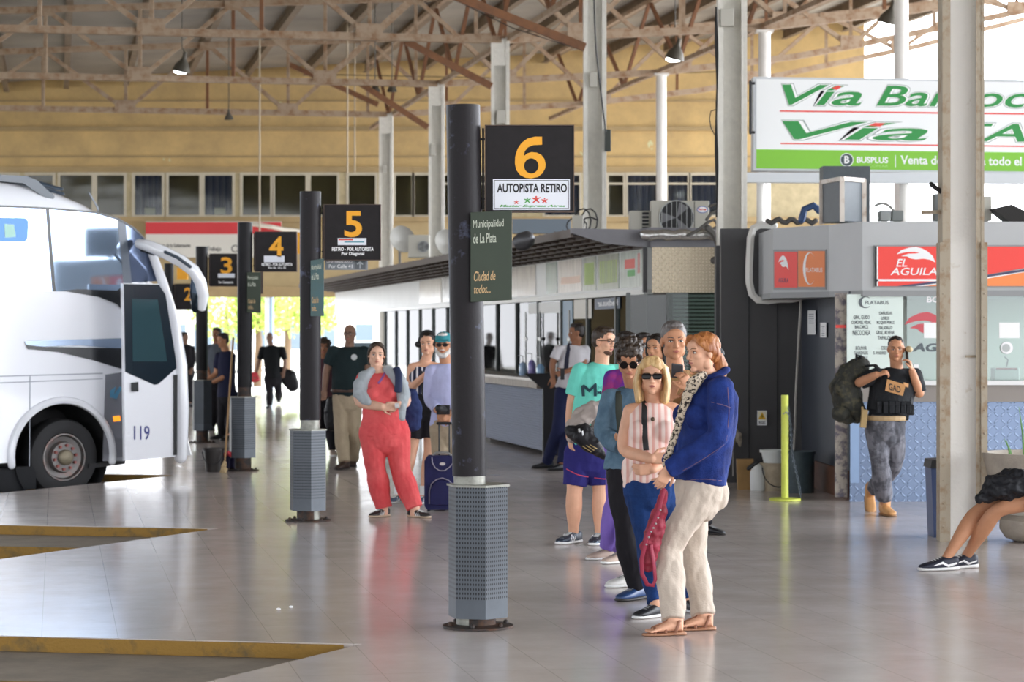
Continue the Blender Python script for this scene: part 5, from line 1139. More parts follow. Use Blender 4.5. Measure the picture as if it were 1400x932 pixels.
# ============================================================ PEOPLE
SK = {k: M('skin_'+k, c, .55, var=.06, vscale=14, spec=.35) for k, c in dict(light='d9a688', fair='dfb298', tan='c08a68', olive='b58263', brown='94654a', back='8a6a58').items()}
def smoothM(n, c, **k): return M(n, c, k.pop('rough', .85), spec=.25, **k)
HAIRM = {k: M('hair_'+k, a, .5, col2=b, vscale=40, stretch=(1, 1, .18), bump=.6, bscale=60, thr=(.35, .7)) for k, (a, b) in dict(black=('17120f', '2c221c'), dark=('231913', '40301f'), blonde=('b98e58', 'ddbd86'), red=('8a4d24', 'b97a42'), grey=('4a4442', '7f7a76'), white=('c9c5bf', 'e5e2dd')).items()}
EYEW = M('eye_white', 'd8cfc8', .3); IRIS = M('iris_dark', '1d120c', .15); LIPM = M('lips', 'a8615a', .5); BROW = M('brow', '33231a', .8); BROWL = M('brow_light', '8f6a48', .8)
SUNG = M('sunglass', '120f10', .3, spec=.3)
def axes(yaw, pitch=0, roll=0):
    y, p, r_ = map(math.radians, (yaw, pitch, roll))
    f = Vector((math.sin(y), -math.cos(y), 0)); x = Vector((math.cos(y), math.sin(y), 0)); u = Z.copy()
    f2 = f*math.cos(p)-u*math.sin(p); u2 = u*math.cos(p)+f*math.sin(p)
    x3 = x*math.cos(r_)+u2*math.sin(r_); u3 = u2*math.cos(r_)-x*math.sin(r_)
    return x3, f2, u3
class Head:
    def __init__(s, c, yaw, pitch=0, roll=0, h=.225):
        s.c = Vector(c); s.x, s.f, s.u = axes(yaw, pitch, roll); s.k = h/.23
    def p(s, x, y, z): return s.c+(s.x*x+s.f*y+s.u*z)*s.k
    def ax(s): return (s.x, s.f, s.u)
    def ell(s, mb, c, r, **k): mb.ell(s.p(*c), [q*s.k for q in r], s.ax(), **k)
    def tube(s, mb, pts, r, **k):
        sc = lambda q: (q[0]*s.k, q[1]*s.k) if isinstance(q, tuple) else q*s.k
        mb.tube([s.p(*q) for q in pts], [sc(q) for q in r] if isinstance(r, list) else sc(r), **k)
    def skull(s, mb, fem=False, nose=1.0):
        s.ell(mb, (0, -.012, .034), (.074, .094, .082), n=28, m=18)
        s.ell(mb, (0, .024, -.028), (.058 if fem else .061, .062, .082), n=24, m=16)
        s.ell(mb, (0, .038, -.070), (.038 if fem else .044, .036, .036))
        s.ell(mb, (0, .066, -.094), (.021, .018, .016))
        s.ell(mb, (0, .068, .045), (.052, .022, .03))
        for a in (-1, 1):
            s.ell(mb, (a*.036, .055, -.018), (.024, .026, .024)); s.ell(mb, (a*.075, -.004, -.006), (.010, .018, .030)); s.ell(mb, (a*.012, .093, -.032), (.008, .009, .007))
            s.ell(mb, (a*.046, -.0, -.06), (.022, .03, .035))
        s.tube(mb, [(-.042, .071, .021), (-.018, .082, .023), (.018, .082, .023), (.042, .071, .021)], .0085)
        s.tube(mb, [(0, .082, .016), (0, .095, -.010), (0, .101, -.027)], [.008, .010*nose, .0125*nose])
        s.ell(mb, (0, .083, -.052), (.022, .010, .007)); s.ell(mb, (0, .080, -.063), (.019, .010, .007))
    def face(s, body, brow, lip=LIPM, eyes=True):
        for a in (-1, 1):
            if eyes:
                mb = MB(); s.ell(mb, (a*.031, .0755, .0015), (.0135, .008, .0062)); mb.cur = 1; s.ell(mb, (a*.031, .0805, .0015), (.0062, .0045, .0058)); mb.build('eye', [EYEW, IRIS], body, smooth='all')
                mb = MB(); s.tube(mb, [(a*.017, .078, .006), (a*.031, .0835, .0095), (a*.046, .074, .006)], .0018, n=6); mb.build('eyelid_line', BROW, body)
            mb = MB(); s.tube(mb, [(a*.014, .0875, .023), (a*.03, .088, .0285), (a*.049, .073, .025)], [.003, .0035, .002], n=6); mb.build('eyebrow', brow, body)
        mb = MB(); s.tube(mb, [(-.020, .0845, -.056), (0, .0915, -.0535), (.020, .0845, -.056)], [.002, .0042, .002], n=8); s.tube(mb, [(-.017, .084, -.0595), (0, .090, -.0625), (.017, .084, -.0595)], [.002, .0046, .002], n=8); mb.build('lips', lip, body, smooth='all')
def hairmesh(hd, style, vox):
    mb = MB(); E_ = lambda c, r, **k: hd.ell(mb, c, r, **k); T = lambda p, r, **k: hd.tube(mb, p, r, **k)
    wr = .004; sc = 30
    if style in ('short', 'curly', 'buzz', 'bun', 'pony', 'bob', 'long'):
        g = {'short': 1.0, 'buzz': .965, 'curly': 1.12, 'bun': .99, 'pony': 1.0, 'bob': 1.02, 'long': 1.02}[style]
        E_((0, -.022, .046), (.080*g, .096*g, .082*g), n=28, m=18)
        E_((0, -.045, .0), (.074*g, .066*g, .065*g), n=24, m=16)
    if style == 'short': E_((0, .03, .098), (.055, .05, .026)); 
    if style == 'curly':
        for a in range(26):
            r_ = random.Random(a); th = r_.uniform(0, 6.28); ph = r_.uniform(.1, 1.5); E_((.085*math.cos(th)*math.sin(ph), -.02+.1*math.sin(th)*math.sin(ph)*(1 if math.sin(th) < 0 else .9), .05+.085*math.cos(ph)), (.024, .024, .024), n=10, m=8)
        for a in (-1, 1): E_((a*.07, .03, .04), (.02, .03, .035))
        E_((0, .072, .075), (.06, .022, .026))
    if style == 'bun': E_((0, -.1, .06), (.035, .035, .035))
    if style in ('bob',):
        for a in (-1, 1):
            T([(a*.03, .05, .105), (a*.07, .035, .06), (a*.086, .02, .0), (a*.09, .015, -.06), (a*.085, .03, -.115), (a*.082, .045, -.150)], [(.028, .018), (.032, .018), (.036, .018), (.04, .019), (.042, .018), (.03, .010)], wd=tuple(hd.f), n=16)
            T([(a*.055, -.06, .03), (a*.07, -.06, -.05), (a*.075, -.045, -.15)], [.05, .05, .035], n=14)
        T([(0, .06, .108), (.03, .078, .075), (.052, .07, .05)], [(.03, .014), (.026, .010), (.014, .008)], n=12); T([(-.0, .06, .108), (-.035, .076, .08), (-.055, .065, .05)], [(.03, .014), (.026, .010), (.014, .008)], n=12)
    if style == 'tied':
        E_((0, -.022, .044), (.0775, .094, .080), n=28, m=18); E_((0, -.05, -.01), (.066, .058, .06))
        for a in (-1, 1): T([(a*.01, .062, .104), (a*.045, .052, .085), (a*.073, .02, .04), (a*.076, -.02, -.02), (a*.066, -.03, -.10)], [(.02, .01), (.024, .012), (.026, .013), (.022, .014), (.012, .01)], wd=tuple(hd.f), n=12)
    if style == 'long':
        for a in (-1, 1):
            T([(a*.05, .03, .09), (a*.075, .01, .03), (a*.08, -.01, -.04), (a*.075, -.01, -.13)], [.024, .026, .026, .016], n=12)
    if style == 'pony':
        T([(0, -.075, .01), (0, -.105, -.015), (0, -.122, -.07), (0, -.118, -.14), (0, -.11, -.185)], [.036, .036, .04, .034, .01], n=14)
        for a in (-1, 1): T([(a*.03, .062, .10), (a*.066, .045, .06), (a*.08, .0, .03), (a*.06, -.06, .0)], [(.024, .012), (.028, .014), (.03, .016), (.03, .02)], n=12)
    if style == 'bald': E_((0, -.045, -.005), (.076, .062, .045), n=24, m=16)
    return remesh(mb, 'hair', max(.004, vox*.9), 2, wr=.0045 if style != 'curly' else .008, wscale=45 if style != 'curly' else 38, ws=(1, 1, .25) if style in ('bob', 'long', 'pony', 'short') else (1, 1, 1))
def handgeo(mb, w, d, n, curl=.5, side=1, s=1.0, spread=.12):
    """hand at wrist w pointing along d with palm normal n (curl bends towards n); side: thumb side sign"""
    w, d, n = Vector(w), Vector(d).normalized(), Vector(n); n = (n-d*n.dot(d)).normalized(); x = d.cross(n)*side
    mb.tube([w-d*.01, w+d*.03*s, w+d*.085*s], [(.026*s, .019*s), (.038*s, .016*s), (.040*s, .013*s)], n=14, wd=tuple(x))
    for k, L in enumerate((.068, .077, .072, .056)):
        b = w+d*.085*s+x*(.029-.0195*k)*s; dr = (d+x*(.10-.07*k)*spread*3).normalized(); pts = [b-dr*.01]; a = curl*.5
        for q, l in enumerate((.42, .33, .25)):
            v = dr*math.cos(a)+n*math.sin(a); pts.append(pts[-1]+v*L*l*s*1.08); a += curl*.75
        mb.tube(pts, [.0088*s, .0085*s, .0078*s, .0068*s], n=10)
    t0 = w+d*.018*s+x*.022*s; v = (d*.55+x*.75+n*.25*curl).normalized(); t1 = t0+v*.042*s; v2 = (d*.9+x*.25+n*.6*curl).normalized(); t2 = t1+v2*.03*s
    mb.tube([t0, t1, t2, t2+v2*.022*s], [.014*s, .0105*s, .0092*s, .0075*s], n=10)
def shoe(root, ank, yaw, mat, sole, pitch=0, L=.27, kind='sneaker', extra=None, skin=None):
    """ank: ankle point; yaw as for people; pitch lifts the heel"""
    x, f, u = axes(yaw, pitch); s = L/.27; a = Vector(ank); b = a-u*.085
    P_ = lambda fx, y, z: b+x*fx*s+f*y*s+u*z*s
    def loft(sec, nm, m_, parent, n=20):
        vs = []; fs = []
        for (y, wd, zb_, zt_) in sec:
            for k in range(n):
                t = 2*math.pi*k/n; c, sn = math.cos(t), math.sin(t); e = .75
                vs.append(P_(wd*math.copysign(abs(c)**e, c), y, (zb_+zt_)/2+(zt_-zb_)/2*math.copysign(abs(sn)**e, sn)))
        N = len(sec)
        for i in range(N-1):
            for k in range(n): fs.append((i*n+k, i*n+(k+1) % n, (i+1)*n+(k+1) % n, (i+1)*n+k))
        fs += [tuple(reversed(range(n))), tuple(range((N-1)*n, N*n))]
        mb = MB(); mb.add(vs, fs); return mb.build(nm, m_, parent, smooth='all')
    if kind == 'sandal':
        o = loft([(-.072, .022, .0, .02), (-.06, .034, 0, .024), (0, .036, 0, .022), (.07, .046, 0, .018), (.13, .048, 0, .017), (.175, .036, 0, .016), (.19, .012, .002, .014)], 'sandal', mat, root)
        for pts in ([(-.045, .125, .02), (-.02, .12, .05), (.02, .12, .05), (.048, .125, .02)], [(-.04, .06, .02), (-.025, .055, .066), (.02, .05, .068), (.042, .06, .02)], [(-.04, .0, .02), (-.045, -.02, .085), (0, -.06, .095), (.045, -.02, .085), (.04, 0, .02)], [(-.01, .12, .05), (0, .085, .064), (0, .05, .075), (.0, .02, .10)]):
            mb = MB(); mb.tube([P_(*q) for q in pts], [(.009*s, .004*s)]*len(pts), n=8, wd=tuple(f)); mb.build('strap', M('sandal_brown', '8a5b43', .6), o, smooth='all')
        return o
    hi = .085 if kind != 'boot' else .12
    o = loft([(-.078, .016, .02, .06), (-.07, .030, .012, hi), (-.04, .038, .010, hi+.005), (.0, .040, .010, hi), (.03, .041, .010, .085), (.07, .044, .010, .068), (.11, .046, .010, .055), (.15, .043, .010, .047), (.178, .030, .012, .038), (.19, .012, .016, .028)], 'shoe', mat, root)
    if kind == 'boot': loft([(-.05, .03, .08, .17), (-.02, .042, .06, .19), (.02, .042, .06, .19), (.05, .03, .05, .13)], 'boot_shaft', mat, o)
    th = .026 if kind == 'sneaker' else .018
    loft([(-.082, .018, .004, th), (-.072, .034, 0, th+.002), (-.03, .043, 0, th), (.03, .045, 0, th-.003), (.10, .051, 0, th-.004), (.155, .048, 0, th-.004), (.185, .032, .002, th-.003), (.198, .012, .006, th-.006)], 'sole', sole, o)
    if kind == 'sneaker' and extra:
        for sd_ in (-1, 1):
            mb = MB()
            for q in range(3 if extra == 'stripes' else 1):
                yy = .02+q*.022
                if extra == 'stripes': mb.tube([P_(sd_*.0425, yy+.03, .022), P_(sd_*.041, yy+.015, .045), P_(sd_*.032, yy, .066)], [(.0045*s, .0025*s)]*3, n=6)
                else: mb.tube([P_(sd_*.040, -.05, .045), P_(sd_*.043, .01, .03), P_(sd_*.045, .05, .05), P_(sd_*.046, .11, .034)], [(.003*s, .0065*s), (.003*s, .008*s), (.003*s, .008*s), (.002*s, .002*s)], n=8)
            mb.build('side_stripe', M('shoe_white', 'eeeeee', .5), o)
    if kind == 'sneaker':
        mb = MB()
        for q in range(4): mb.tube([P_(-.018, .04+q*.018, .079-q*.006), P_(.018, .048+q*.018, .079-q*.006)], .0028*s, n=6)
        mb.build('laces', M('lace_'+('w' if extra else 'g'), 'e4e4e0' if extra else '8a8a8a', .7), o)
    return o
def person(lab, D, j, skin='light', hair=('dark', 'short'), top=None, bot=None, g=1.0, gl=1.0, by=0, fem=False, tor={}, group=None, brow=None, face=True, h=.225, sh=None, lips=None, nofeet=False):
    """D base distance; j: joints as (px, py, dd) with dd metres behind D; feet as (px, py, toe yaw, heel lift, kind...)"""
    vox = min(.0095, max(.0042, D*.0003))
    Q = lambda q: P(q[0], q[1], D+(q[2] if len(q) > 2 else 0))
    base = Vector((Q(j['ha']).lerp(Q(j['hb']), .5).x, D, 0))
    root = empty('person', base, lab, 'person', group)
    hq = j['head']; hd = Head(P(hq[0], hq[1], D+hq[2]), *hq[3:6], h=h)
    nk = Q(j['neck']); sa, sb, ea, eb, wa, wb, ha, hb, ka, kb = [Q(j[k]) for k in ('sa', 'sb', 'ea', 'eb', 'wa', 'wb', 'ha', 'hb', 'ka', 'kb')]
    an = []
    for k in ('fa', 'fb'):
        q = j[k]; a = G(q[0], q[1]); lift = q[3] if len(q) > 3 else 0; an.append((a+Z*(.085+lift), q))
    T = dict(cw=.150, cd=.105, ww=.135, wd=.098, hw=.165, hd=.115, bust=0, bum=.5, belly=0); T.update(tor)
    x_, f_, _ = axes(by)
    hc = (ha+hb)/2; up = (nk-hc)
    def torso(mb, off, t0, t1, flat0=False, neckr=.062):
        prof = [(-.16, T['hw']*.80, T['hd']*.80), (-.08, T['hw']*.97, T['hd']*.97), (.0, T['hw'], T['hd']), (.12, T['hw']*.96, T['hd']*.95), (.32, T['ww'], T['wd']+T['belly']), (.5, T['ww']*.5+T['cw']*.5, T['cd']*.5+T['wd']*.5+T['belly']*.5), (.7, T['cw'], T['cd']), (.85, T['cw']*.98, T['cd']*.93), (.93, T['cw']*.80, T['cd']*.75), (1.0, .066, .062), (1.06, .056, .056)]
        def at(t):
            for (a, w1, d1_), (b, w2, d2_) in zip(prof, prof[1:]):
                if t <= b+1e-9:
                    k = (t-a)/(b-a); return (w1+(w2-w1)*k, d1_+(d2_-d1_)*k)
            return prof[-1][1:]
        ts = [t0]+[p_[0] for p_ in prof if t0 < p_[0] < t1]+[t1]
        fwd = f_
        pts = []; rr = []
        for t in ts:
            w_, d_ = at(t); sp_ = -.02*math.sin(max(0, min(1, t))*math.pi)      # slight curve of the back
            pts.append(hc+up*t+fwd*(T['belly']*(.6 if .1 < t < .6 else 0)+sp_*.3)); rr.append((w_+off, d_+off))
        mb.tube(pts, rr, n=28, wd=tuple(x_), cap=('flat' if flat0 else 'round', 'flat'))
        if T['bust'] and t1 > .7:
            for s in (-1, 1): mb.ell(hc+up*.66+x_*s*.072+f_*(T['cd']*.72), (.062+off, .045*T['bust']+off*.8+.02, .06+off))
        if t0 < .05:
            for s in (-1, 1): mb.ell(hc-up*.03+x_*s*T['hw']*.45-f_*T['hd']*.45, (.085+off, .07*T['bum']+.03+off, .10+off))
    def clip(pts, rr, frac):
        if frac >= len(pts)-1: return pts, rr
        i = int(frac); k = frac-i; return pts[:i+1]+[pts[i].lerp(pts[i+1], k)], rr[:i+1]+[rr[i]+(rr[i+1]-rr[i])*k if not isinstance(rr[i], tuple) else rr[i]]
    def sub(p, q, n): return [p.lerp(q, k/n) for k in range(n+1)]
    def limb(mb, pts, radii, frac, off, flat=True, flare=0):
        # fine resampling of the chain
        P2, R2 = [], []
        for i in range(len(pts)-1):
            for k in range(6): P2.append(pts[i].lerp(pts[i+1], k/6)); R2.append(radii(i+k/6))
        P2.append(pts[-1]); R2.append(radii(len(pts)-1)); n = int(round(frac*6)); P2, R2 = P2[:n+1], R2[:n+1]
        # round off the joints a little
        for _ in range(2): P2 = [P2[0]]+[P2[i]*.6+(P2[i-1]+P2[i+1])*.2 for i in range(1, len(P2)-1)]+[P2[-1]]
        R3 = [r_+off+flare*max(0, k/6-1) for k, r_ in enumerate(R2)]
        mb.tube(P2, R3, n=16, cap=('round', 'flat' if flat else 'round'))
    arm = lambda t: g*(.050-.010*t+.004*math.sin(math.pi*min(1, t)) if t <= 1 else .040-.014*(t-1)+.004*math.sin(math.pi*(t-1)*.8))
    leg = lambda t: gl*(.088-.030*t if t <= 1 else .058-.020*(t-1)+.012*math.sin(math.pi*min(1, (t-1)*1.25)) )
    shl = lambda s, c: [nk.lerp(s, .35)-up*.05, s]
    # ---- body
    mb = MB(); hd.skull(mb, fem); mb.tube([hd.p(0, -.02, -.045), hd.p(0, -.012, -.09), nk.lerp(hd.p(0, -.02, -.1), .3), nk-up*.03], [.05*(.92 if fem else 1.08)*g**.5]*2+[.055*(.92 if fem else 1.08), .062], n=18)
    torso(mb, -.004, -.1, 1.0)
    for s, e, w_, hk in ((sa, ea, wa, 'hda'), (sb, eb, wb, 'hdb')):
        mb.tube([nk-up*.06, nk.lerp(s, .6)-up*.03, s], [.05, .052, .048*g+.004], n=16)
        limb(mb, [s, e, w_], arm, 2, 0, False)
        hh = j.get(hk)
        if hh is None: hh = (tuple((w_-e).normalized()), tuple(f_), .4, 1)
        handgeo(mb, w_, hh[0], hh[1], hh[2], hh[3], s=(.93 if fem else 1.02))
    for hp, kn, (a, q) in ((ha, ka, an[0]), (hb, kb, an[1])):
        limb(mb, [hp, kn, a], leg, 2, 0, False)
        if q[4:5] == ('sandal',) :
            xx, ff, uu = axes(q[2]); b0 = a-Z*.085; s_ = .9
            mb.tube([a-ff*.02, b0-ff*.04*s_+Z*.045, b0+ff*.02+Z*.055, b0+ff*.08*s_+Z*.042, b0+ff*.13*s_+Z*.032], [(.034, .04), (.032, .03), (.036, .032), (.042, .022), (.044, .012)], n=14, wd=tuple(xx))
            for t_ in range(5): mb.tube([b0+ff*.13*s_+xx*(-.036+.018*t_)+Z*.03, b0+ff*(.17-.005*abs(t_-1))*s_+xx*(-.038+.019*t_)+Z*.027], .0095, n=8)
        else: mb.tube([a, a-Z*.05], .036*gl, n=12)
    me = remesh(mb, 'body', vox, 2); body = link_mesh('body', me, SK[skin] if isinstance(skin, str) else skin, root)
    if face: hd.face(body, brow or BROW, lips or LIPM)
    if hair[1] != 'none':
        hair_o = link_mesh('hair', hairmesh(hd, hair[1], vox), HAIRM[hair[0]], root)
    res = dict(root=root, hd=hd, body=body, f=f_, x=x_, hc=hc, nk=nk, up=up, T=T, an=an, Q=Q, vox=vox, torso=torso, limb=limb, arm=arm, leg=leg, j=j, J=dict(sa=sa, sb=sb, ea=ea, eb=eb, wa=wa, wb=wb, ha=ha, hb=hb, ka=ka, kb=kb))
    # ---- trousers
    if bot:
        b = dict(off=.012, frac=1.93, flare=.008, top=.17, wr=.006, name='trousers'); b.update({k: v for k, v in bot.items() if k != 'mat'})
        mb = MB(); torso(mb, b['off']*.8, -.1, b['top'])
        for hp, kn, (a, q) in ((ha, ka, an[0]), (hb, kb, an[1])): limb(mb, [hp, kn, a], leg, b['frac'], b['off'], True, b['flare'])
        res['bot'] = link_mesh(b['name'], remesh(mb, b['name'], max(.006, vox), 3, wr=b['wr'], wscale=13, ws=(1, 1, .55)), bot['mat'], root)
    if top:
        b = dict(off=.018, sl=.6, hem=.02, wr=.006, name='shirt', slo=.014, collar=1.0); b.update({k: v for k, v in top.items() if k != 'mat'})
        mb = MB(); torso(mb, b['off'], b['hem'], b['collar'], True)
        for s, e, w_ in ((sa, ea, wa), (sb, eb, wb)):
            if b['sl'] > 0: mb.tube([nk-up*.07, nk.lerp(s, .6)-up*.035, s], [.055, .060, .050*g+b['slo']], n=16); limb(mb, [s, e, w_], arm, b['sl'], b['slo'], True)
            else: mb.tube([nk.lerp(s, .35)-up*.12, nk.lerp(s, .62)-up*.04], [.05, .045], n=14)
        res['top'] = link_mesh(b['name'], remesh(mb, b['name'], max(.006, vox), 3, wr=b['wr'], wscale=11, ws=(1, 1, .6)), top['mat'], root)
    for (a, q), dp in zip(an, (0, 1)):
        if nofeet or not sh: continue
        k = q[4] if len(q) > 4 else sh.get('kind', 'sneaker')
        shoe(root, a, q[2], sh['mat'], sh['sole'], q[5] if len(q) > 5 else 0, L=sh.get('L', .26 if fem else .285), kind=k, extra=sh.get('extra'))
    return res
def snap(obj, pts, dirn, off=.004, r=None):
    """lay points on the surface of obj, looking along dirn"""
    me = obj.data; o = W[obj.name]; bvh = BVHTree.FromPolygons([v.co+o for v in me.vertices], [p_.vertices for p_ in me.polygons])
    d = Vector(dirn).normalized(); out = []; last = None
    for p_ in pts:
        hit = bvh.ray_cast(Vector(p_)-d*2, d)
        if hit[0] is not None: last = hit[0]-d*off; out.append(last)
        else: out.append(Vector(p_) if last is None else Vector((p_[0], last.y, p_[2])))
    return out
def strap(obj, pts, wd, th, name, mat, parent, dirn=(0, 1, 0), n=14, off=.004):
    """a band laid over obj along pts"""
    P3 = []
    for a, b in zip(pts, pts[1:]): P3 += [Vector(a).lerp(Vector(b), k/6) for k in range(6)]
    P3.append(Vector(pts[-1])); Q3 = snap(obj, P3, dirn, off) if obj else P3
    for _ in range(2): Q3 = [Q3[0]]+[Q3[i]*.5+(Q3[i-1]+Q3[i+1])*.25 for i in range(1, len(Q3)-1)]+[Q3[-1]]
    t = (P3[-1]-P3[0]).normalized(); x = t.cross(Vector(dirn)).normalized()
    mb = MB(); mb.tube(Q3, [(wd/2, th/2)]*len(Q3), n=10, wd=tuple(x), cap='flat'); return mb.build(name, mat, parent, smooth='all')
def decal(body, obj, x0, y0, x1, y1, d, mat, parent, bold=.0, shear=0, name='print', dirn=(0, 1, 0), rot=0):
    """letters printed on cloth: laid on the surface"""
    c = bpy.data.curves.new(name, 'FONT'); c.body = body; c.offset = bold; c.shear = shear; c.resolution_u = 3
    q = bpy.data.objects.new('t', c); COL.objects.link(q); me = bpy.data.meshes.new_from_object(q.evaluated_get(bpy.context.evaluated_depsgraph_get())); bpy.data.objects.remove(q)
    xs = [v.co.x for v in me.vertices]; ys = [v.co.y for v in me.vertices]
    P0 = []
    for v in me.vertices:
        fu = (v.co.x-min(xs))/(max(xs)-min(xs)); fv = (v.co.y-min(ys))/(max(ys)-min(ys)); P0.append(P(x0+(x1-x0)*fu, y1+(y0-y1)*fv+rot*fu, d))
    S = snap(obj, P0, dirn, .007)
    for v, s in zip(me.vertices, S): v.co = s
    me.materials.clear(); return link_mesh(name, me, mat, parent)
def surfpoly(obj, px, d, mat, parent, name, dirn=(0, 1, 0), off=.005, sub=6):
    """a flat patch laid on cloth; px: pixel outline"""
    pts = []
    for (a, b), (c, e) in zip(px, px[1:]+px[:1]):
        for k in range(sub): pts.append(P(a+(c-a)*k/sub, b+(e-b)*k/sub, d))
    S = snap(obj, pts, dirn, off); mb = MB(); mb.prism(S, (0, -.003, 0)); return mb.build(name, mat, parent)
def sunglasses(r, hd, lens=(.026, .018), name='sunglasses', rim=False, mat=None, z=.004, square=False):
    mb = MB(); m_ = mat or SUNG
    for a in (-1, 1):
        if square:
            pts_ = [hd.p(a*.033+lens[0]*math.copysign(abs(math.cos(q))**.5, math.cos(q)), .085+.008*(1-abs(math.cos(q))), z+lens[1]*math.copysign(abs(math.sin(q))**.6, math.sin(q))) for q in [2*math.pi*(k+.5)/24 for k in range(24)]]
            mb.prism(pts_, hd.f*.012)
        elif not rim: mb.tube([hd.p(a*.031, .088, z), hd.p(a*.031, .096, z)], [(lens[0]*hd.k, lens[1]*hd.k)]*2, n=20, wd=tuple(hd.x), cap='flat')
        else: hd.tube(mb, [(a*.031+lens[0]*math.cos(q), .092, z+lens[1]*math.sin(q)) for q in [2*math.pi*k/18 for k in range(19)]], .0018, n=6)
        hd.tube(mb, [(a*.054, .090, z+.008), (a*.076, .06, z+.008), (a*.082, -.005, z+.006)], .0028, n=6)
    hd.tube(mb, [(-.012, .096, z+.006), (.012, .096, z+.006)], .003, n=6)
    return mb.build(name, m_, r, smooth=True)
# ------------------------------------------------------------ the woman in the denim jacket
TROU = smoothM('beige_denim', 'c3b5a6', var=.07, vscale=8, bump=.3, bscale=90)
DEN = smoothM('navy_denim', '14235a', col2='253f88', vscale=7, bump=.4, bscale=120, thr=(.4, .75))
SOLEW = M('sole_white', 'e8e8e6', .5); SOLEB = M('sole_dark', '2a2624', .6); SOLET = M('sole_tan', 'c9b39a', .6)
w1 = person('woman with a red ponytail in a navy denim jacket and beige trousers, seen side-on', 13.85, dict(
    head=(960.5, 483, 0, -62, 0, 4), neck=(974, 518, .03), sa=(958, 532, .20), sb=(985, 531, -.15), ea=(950, 590, .22), eb=(984, 598, -.20), wa=(915, 634, .10), wb=(914, 641, -.14),
    hda=((-.5, 0, -.85), (-1, 0, .2), .5, 1), hdb=((-.45, .1, -.9), (-.3, 1, .1), .5, 1),
    ha=(950, 668, .09), hb=(962, 670, -.08), ka=(948, 755, .14), kb=(913, 750, -.06), fa=(962, 861, -80, 0, 'sandal'), fb=(921, 868, -78, 0, 'sandal')),
    skin='light', hair=('red', 'pony'), by=-65, fem=True, tor=dict(cw=.16, cd=.125, ww=.15, wd=.125, hw=.16, hd=.12, bust=.8, bum=.1),
    top=dict(mat=DEN, off=.028, sl=1.95, hem=.06, wr=.010, name='jacket', slo=.024), bot=dict(mat=TROU, off=.014, flare=.016, frac=1.94, wr=.013), sh=dict(mat=M('insole', 'a6795c', .6), sole=SOLET), brow=BROWL, g=1.05)
hd = w1['hd']; nk = w1['nk']
mb = MB(); mb.tube([nk+w1['x']*.07*math.cos(a)+w1['f']*.075*math.sin(a)+Z*(.028-.03*math.sin(a)) for a in [2*math.pi*k/16 for k in range(17)]], [(.02, .03)]*17, n=10, wd=(0, 0, 1))
mb.build('collar', DEN, w1['root'], smooth='all')
SCARF = M('leopard_scarf', 'c9b9a2', .85, col2='2a2220', vscale=55, thr=(.50, .54))
pt = lambda px, py, dd=0: P(px, py, 13.85+dd)
mb = MB(); mb.tube([pt(958, 514, -.10), pt(950, 524, -.12), pt(940, 540, -.10), pt(932, 565, -.08), pt(924, 590, -.07), pt(916, 615, -.12), pt(908, 636, -.14)], [(.03, .02), (.035, .02), (.03, .02), (.026, .016), (.022, .016), (.022, .016), (.015, .012)], n=12); mb.tube([pt(962, 512, -.10), pt(950, 518, -.13), pt(943, 524, -.12)], .024)
link_mesh('scarf', remesh(mb, 'scarf', .006, 2, wr=.006, wscale=30), SCARF, w1['root'])
mb = MB(); hd.tube(mb, [(.0, -.098, .01), (0, -.112, 0)], .034, n=14); mb.build('hair_tie', INK, w1['root'])
THR = M('orange_thread', '6f5566', .7); J = w1['top']
for pts in ([(990, 528), (992, 560), (988, 600)], [(935, 655), (960, 652), (984, 655)], [(968, 548), (985, 552), (995, 556)], [(985, 605), (962, 622), (930, 641)]):
    strap(J, [pt(*q) for q in pts], .004, .003, 'seam', THR, w1['root'], off=.001)
mb = MB(); surf = [(892+q, 0) for q in range(2)]
# red bag with its strap, hanging from her hand
REDB = M('red_fabric', '7d1226', .6, col2='a02440', vscale=18, thr=(.4, .7), bump=.4); rb = empty('handbag', pt(893, 800, -.05), 'crimson bag with a long dangling strap, held by the woman in beige trousers', 'bag')
mb = MB(); mb.tube([pt(908, 672, -.18), pt(904, 690, -.17), pt(897, 720, -.16), pt(889, 748, -.16), pt(886, 775, -.16)], [(.02, .015), (.035, .02), (.055, .03), (.06, .035), (.035, .02)], n=16)
link_mesh('pouch', remesh(mb, 'pouch', .005, 2, wr=.012, wscale=20), REDB, rb)
mb = MB(); mb.tube([pt(908, 668, -.19), pt(900, 700, -.21), pt(884, 735, -.21), pt(877, 765, -.2), pt(878, 785, -.2), pt(885, 799, -.2), pt(893, 800, -.2), pt(896, 792, -.2), pt(894, 770, -.2), pt(890, 745, -.2)], [(.012, .004)]*10, n=8); mb.build('strap', M('red_strap', '8e1c38', .6), rb, smooth='all')
mb = MB()
for q in range(7): mb.ell(pt(903-q*3.2, 697+q*8+3*math.sin(q), -.215), (.006, .006, .006), n=8, m=6)
mb.build('studs', ALU, rb)
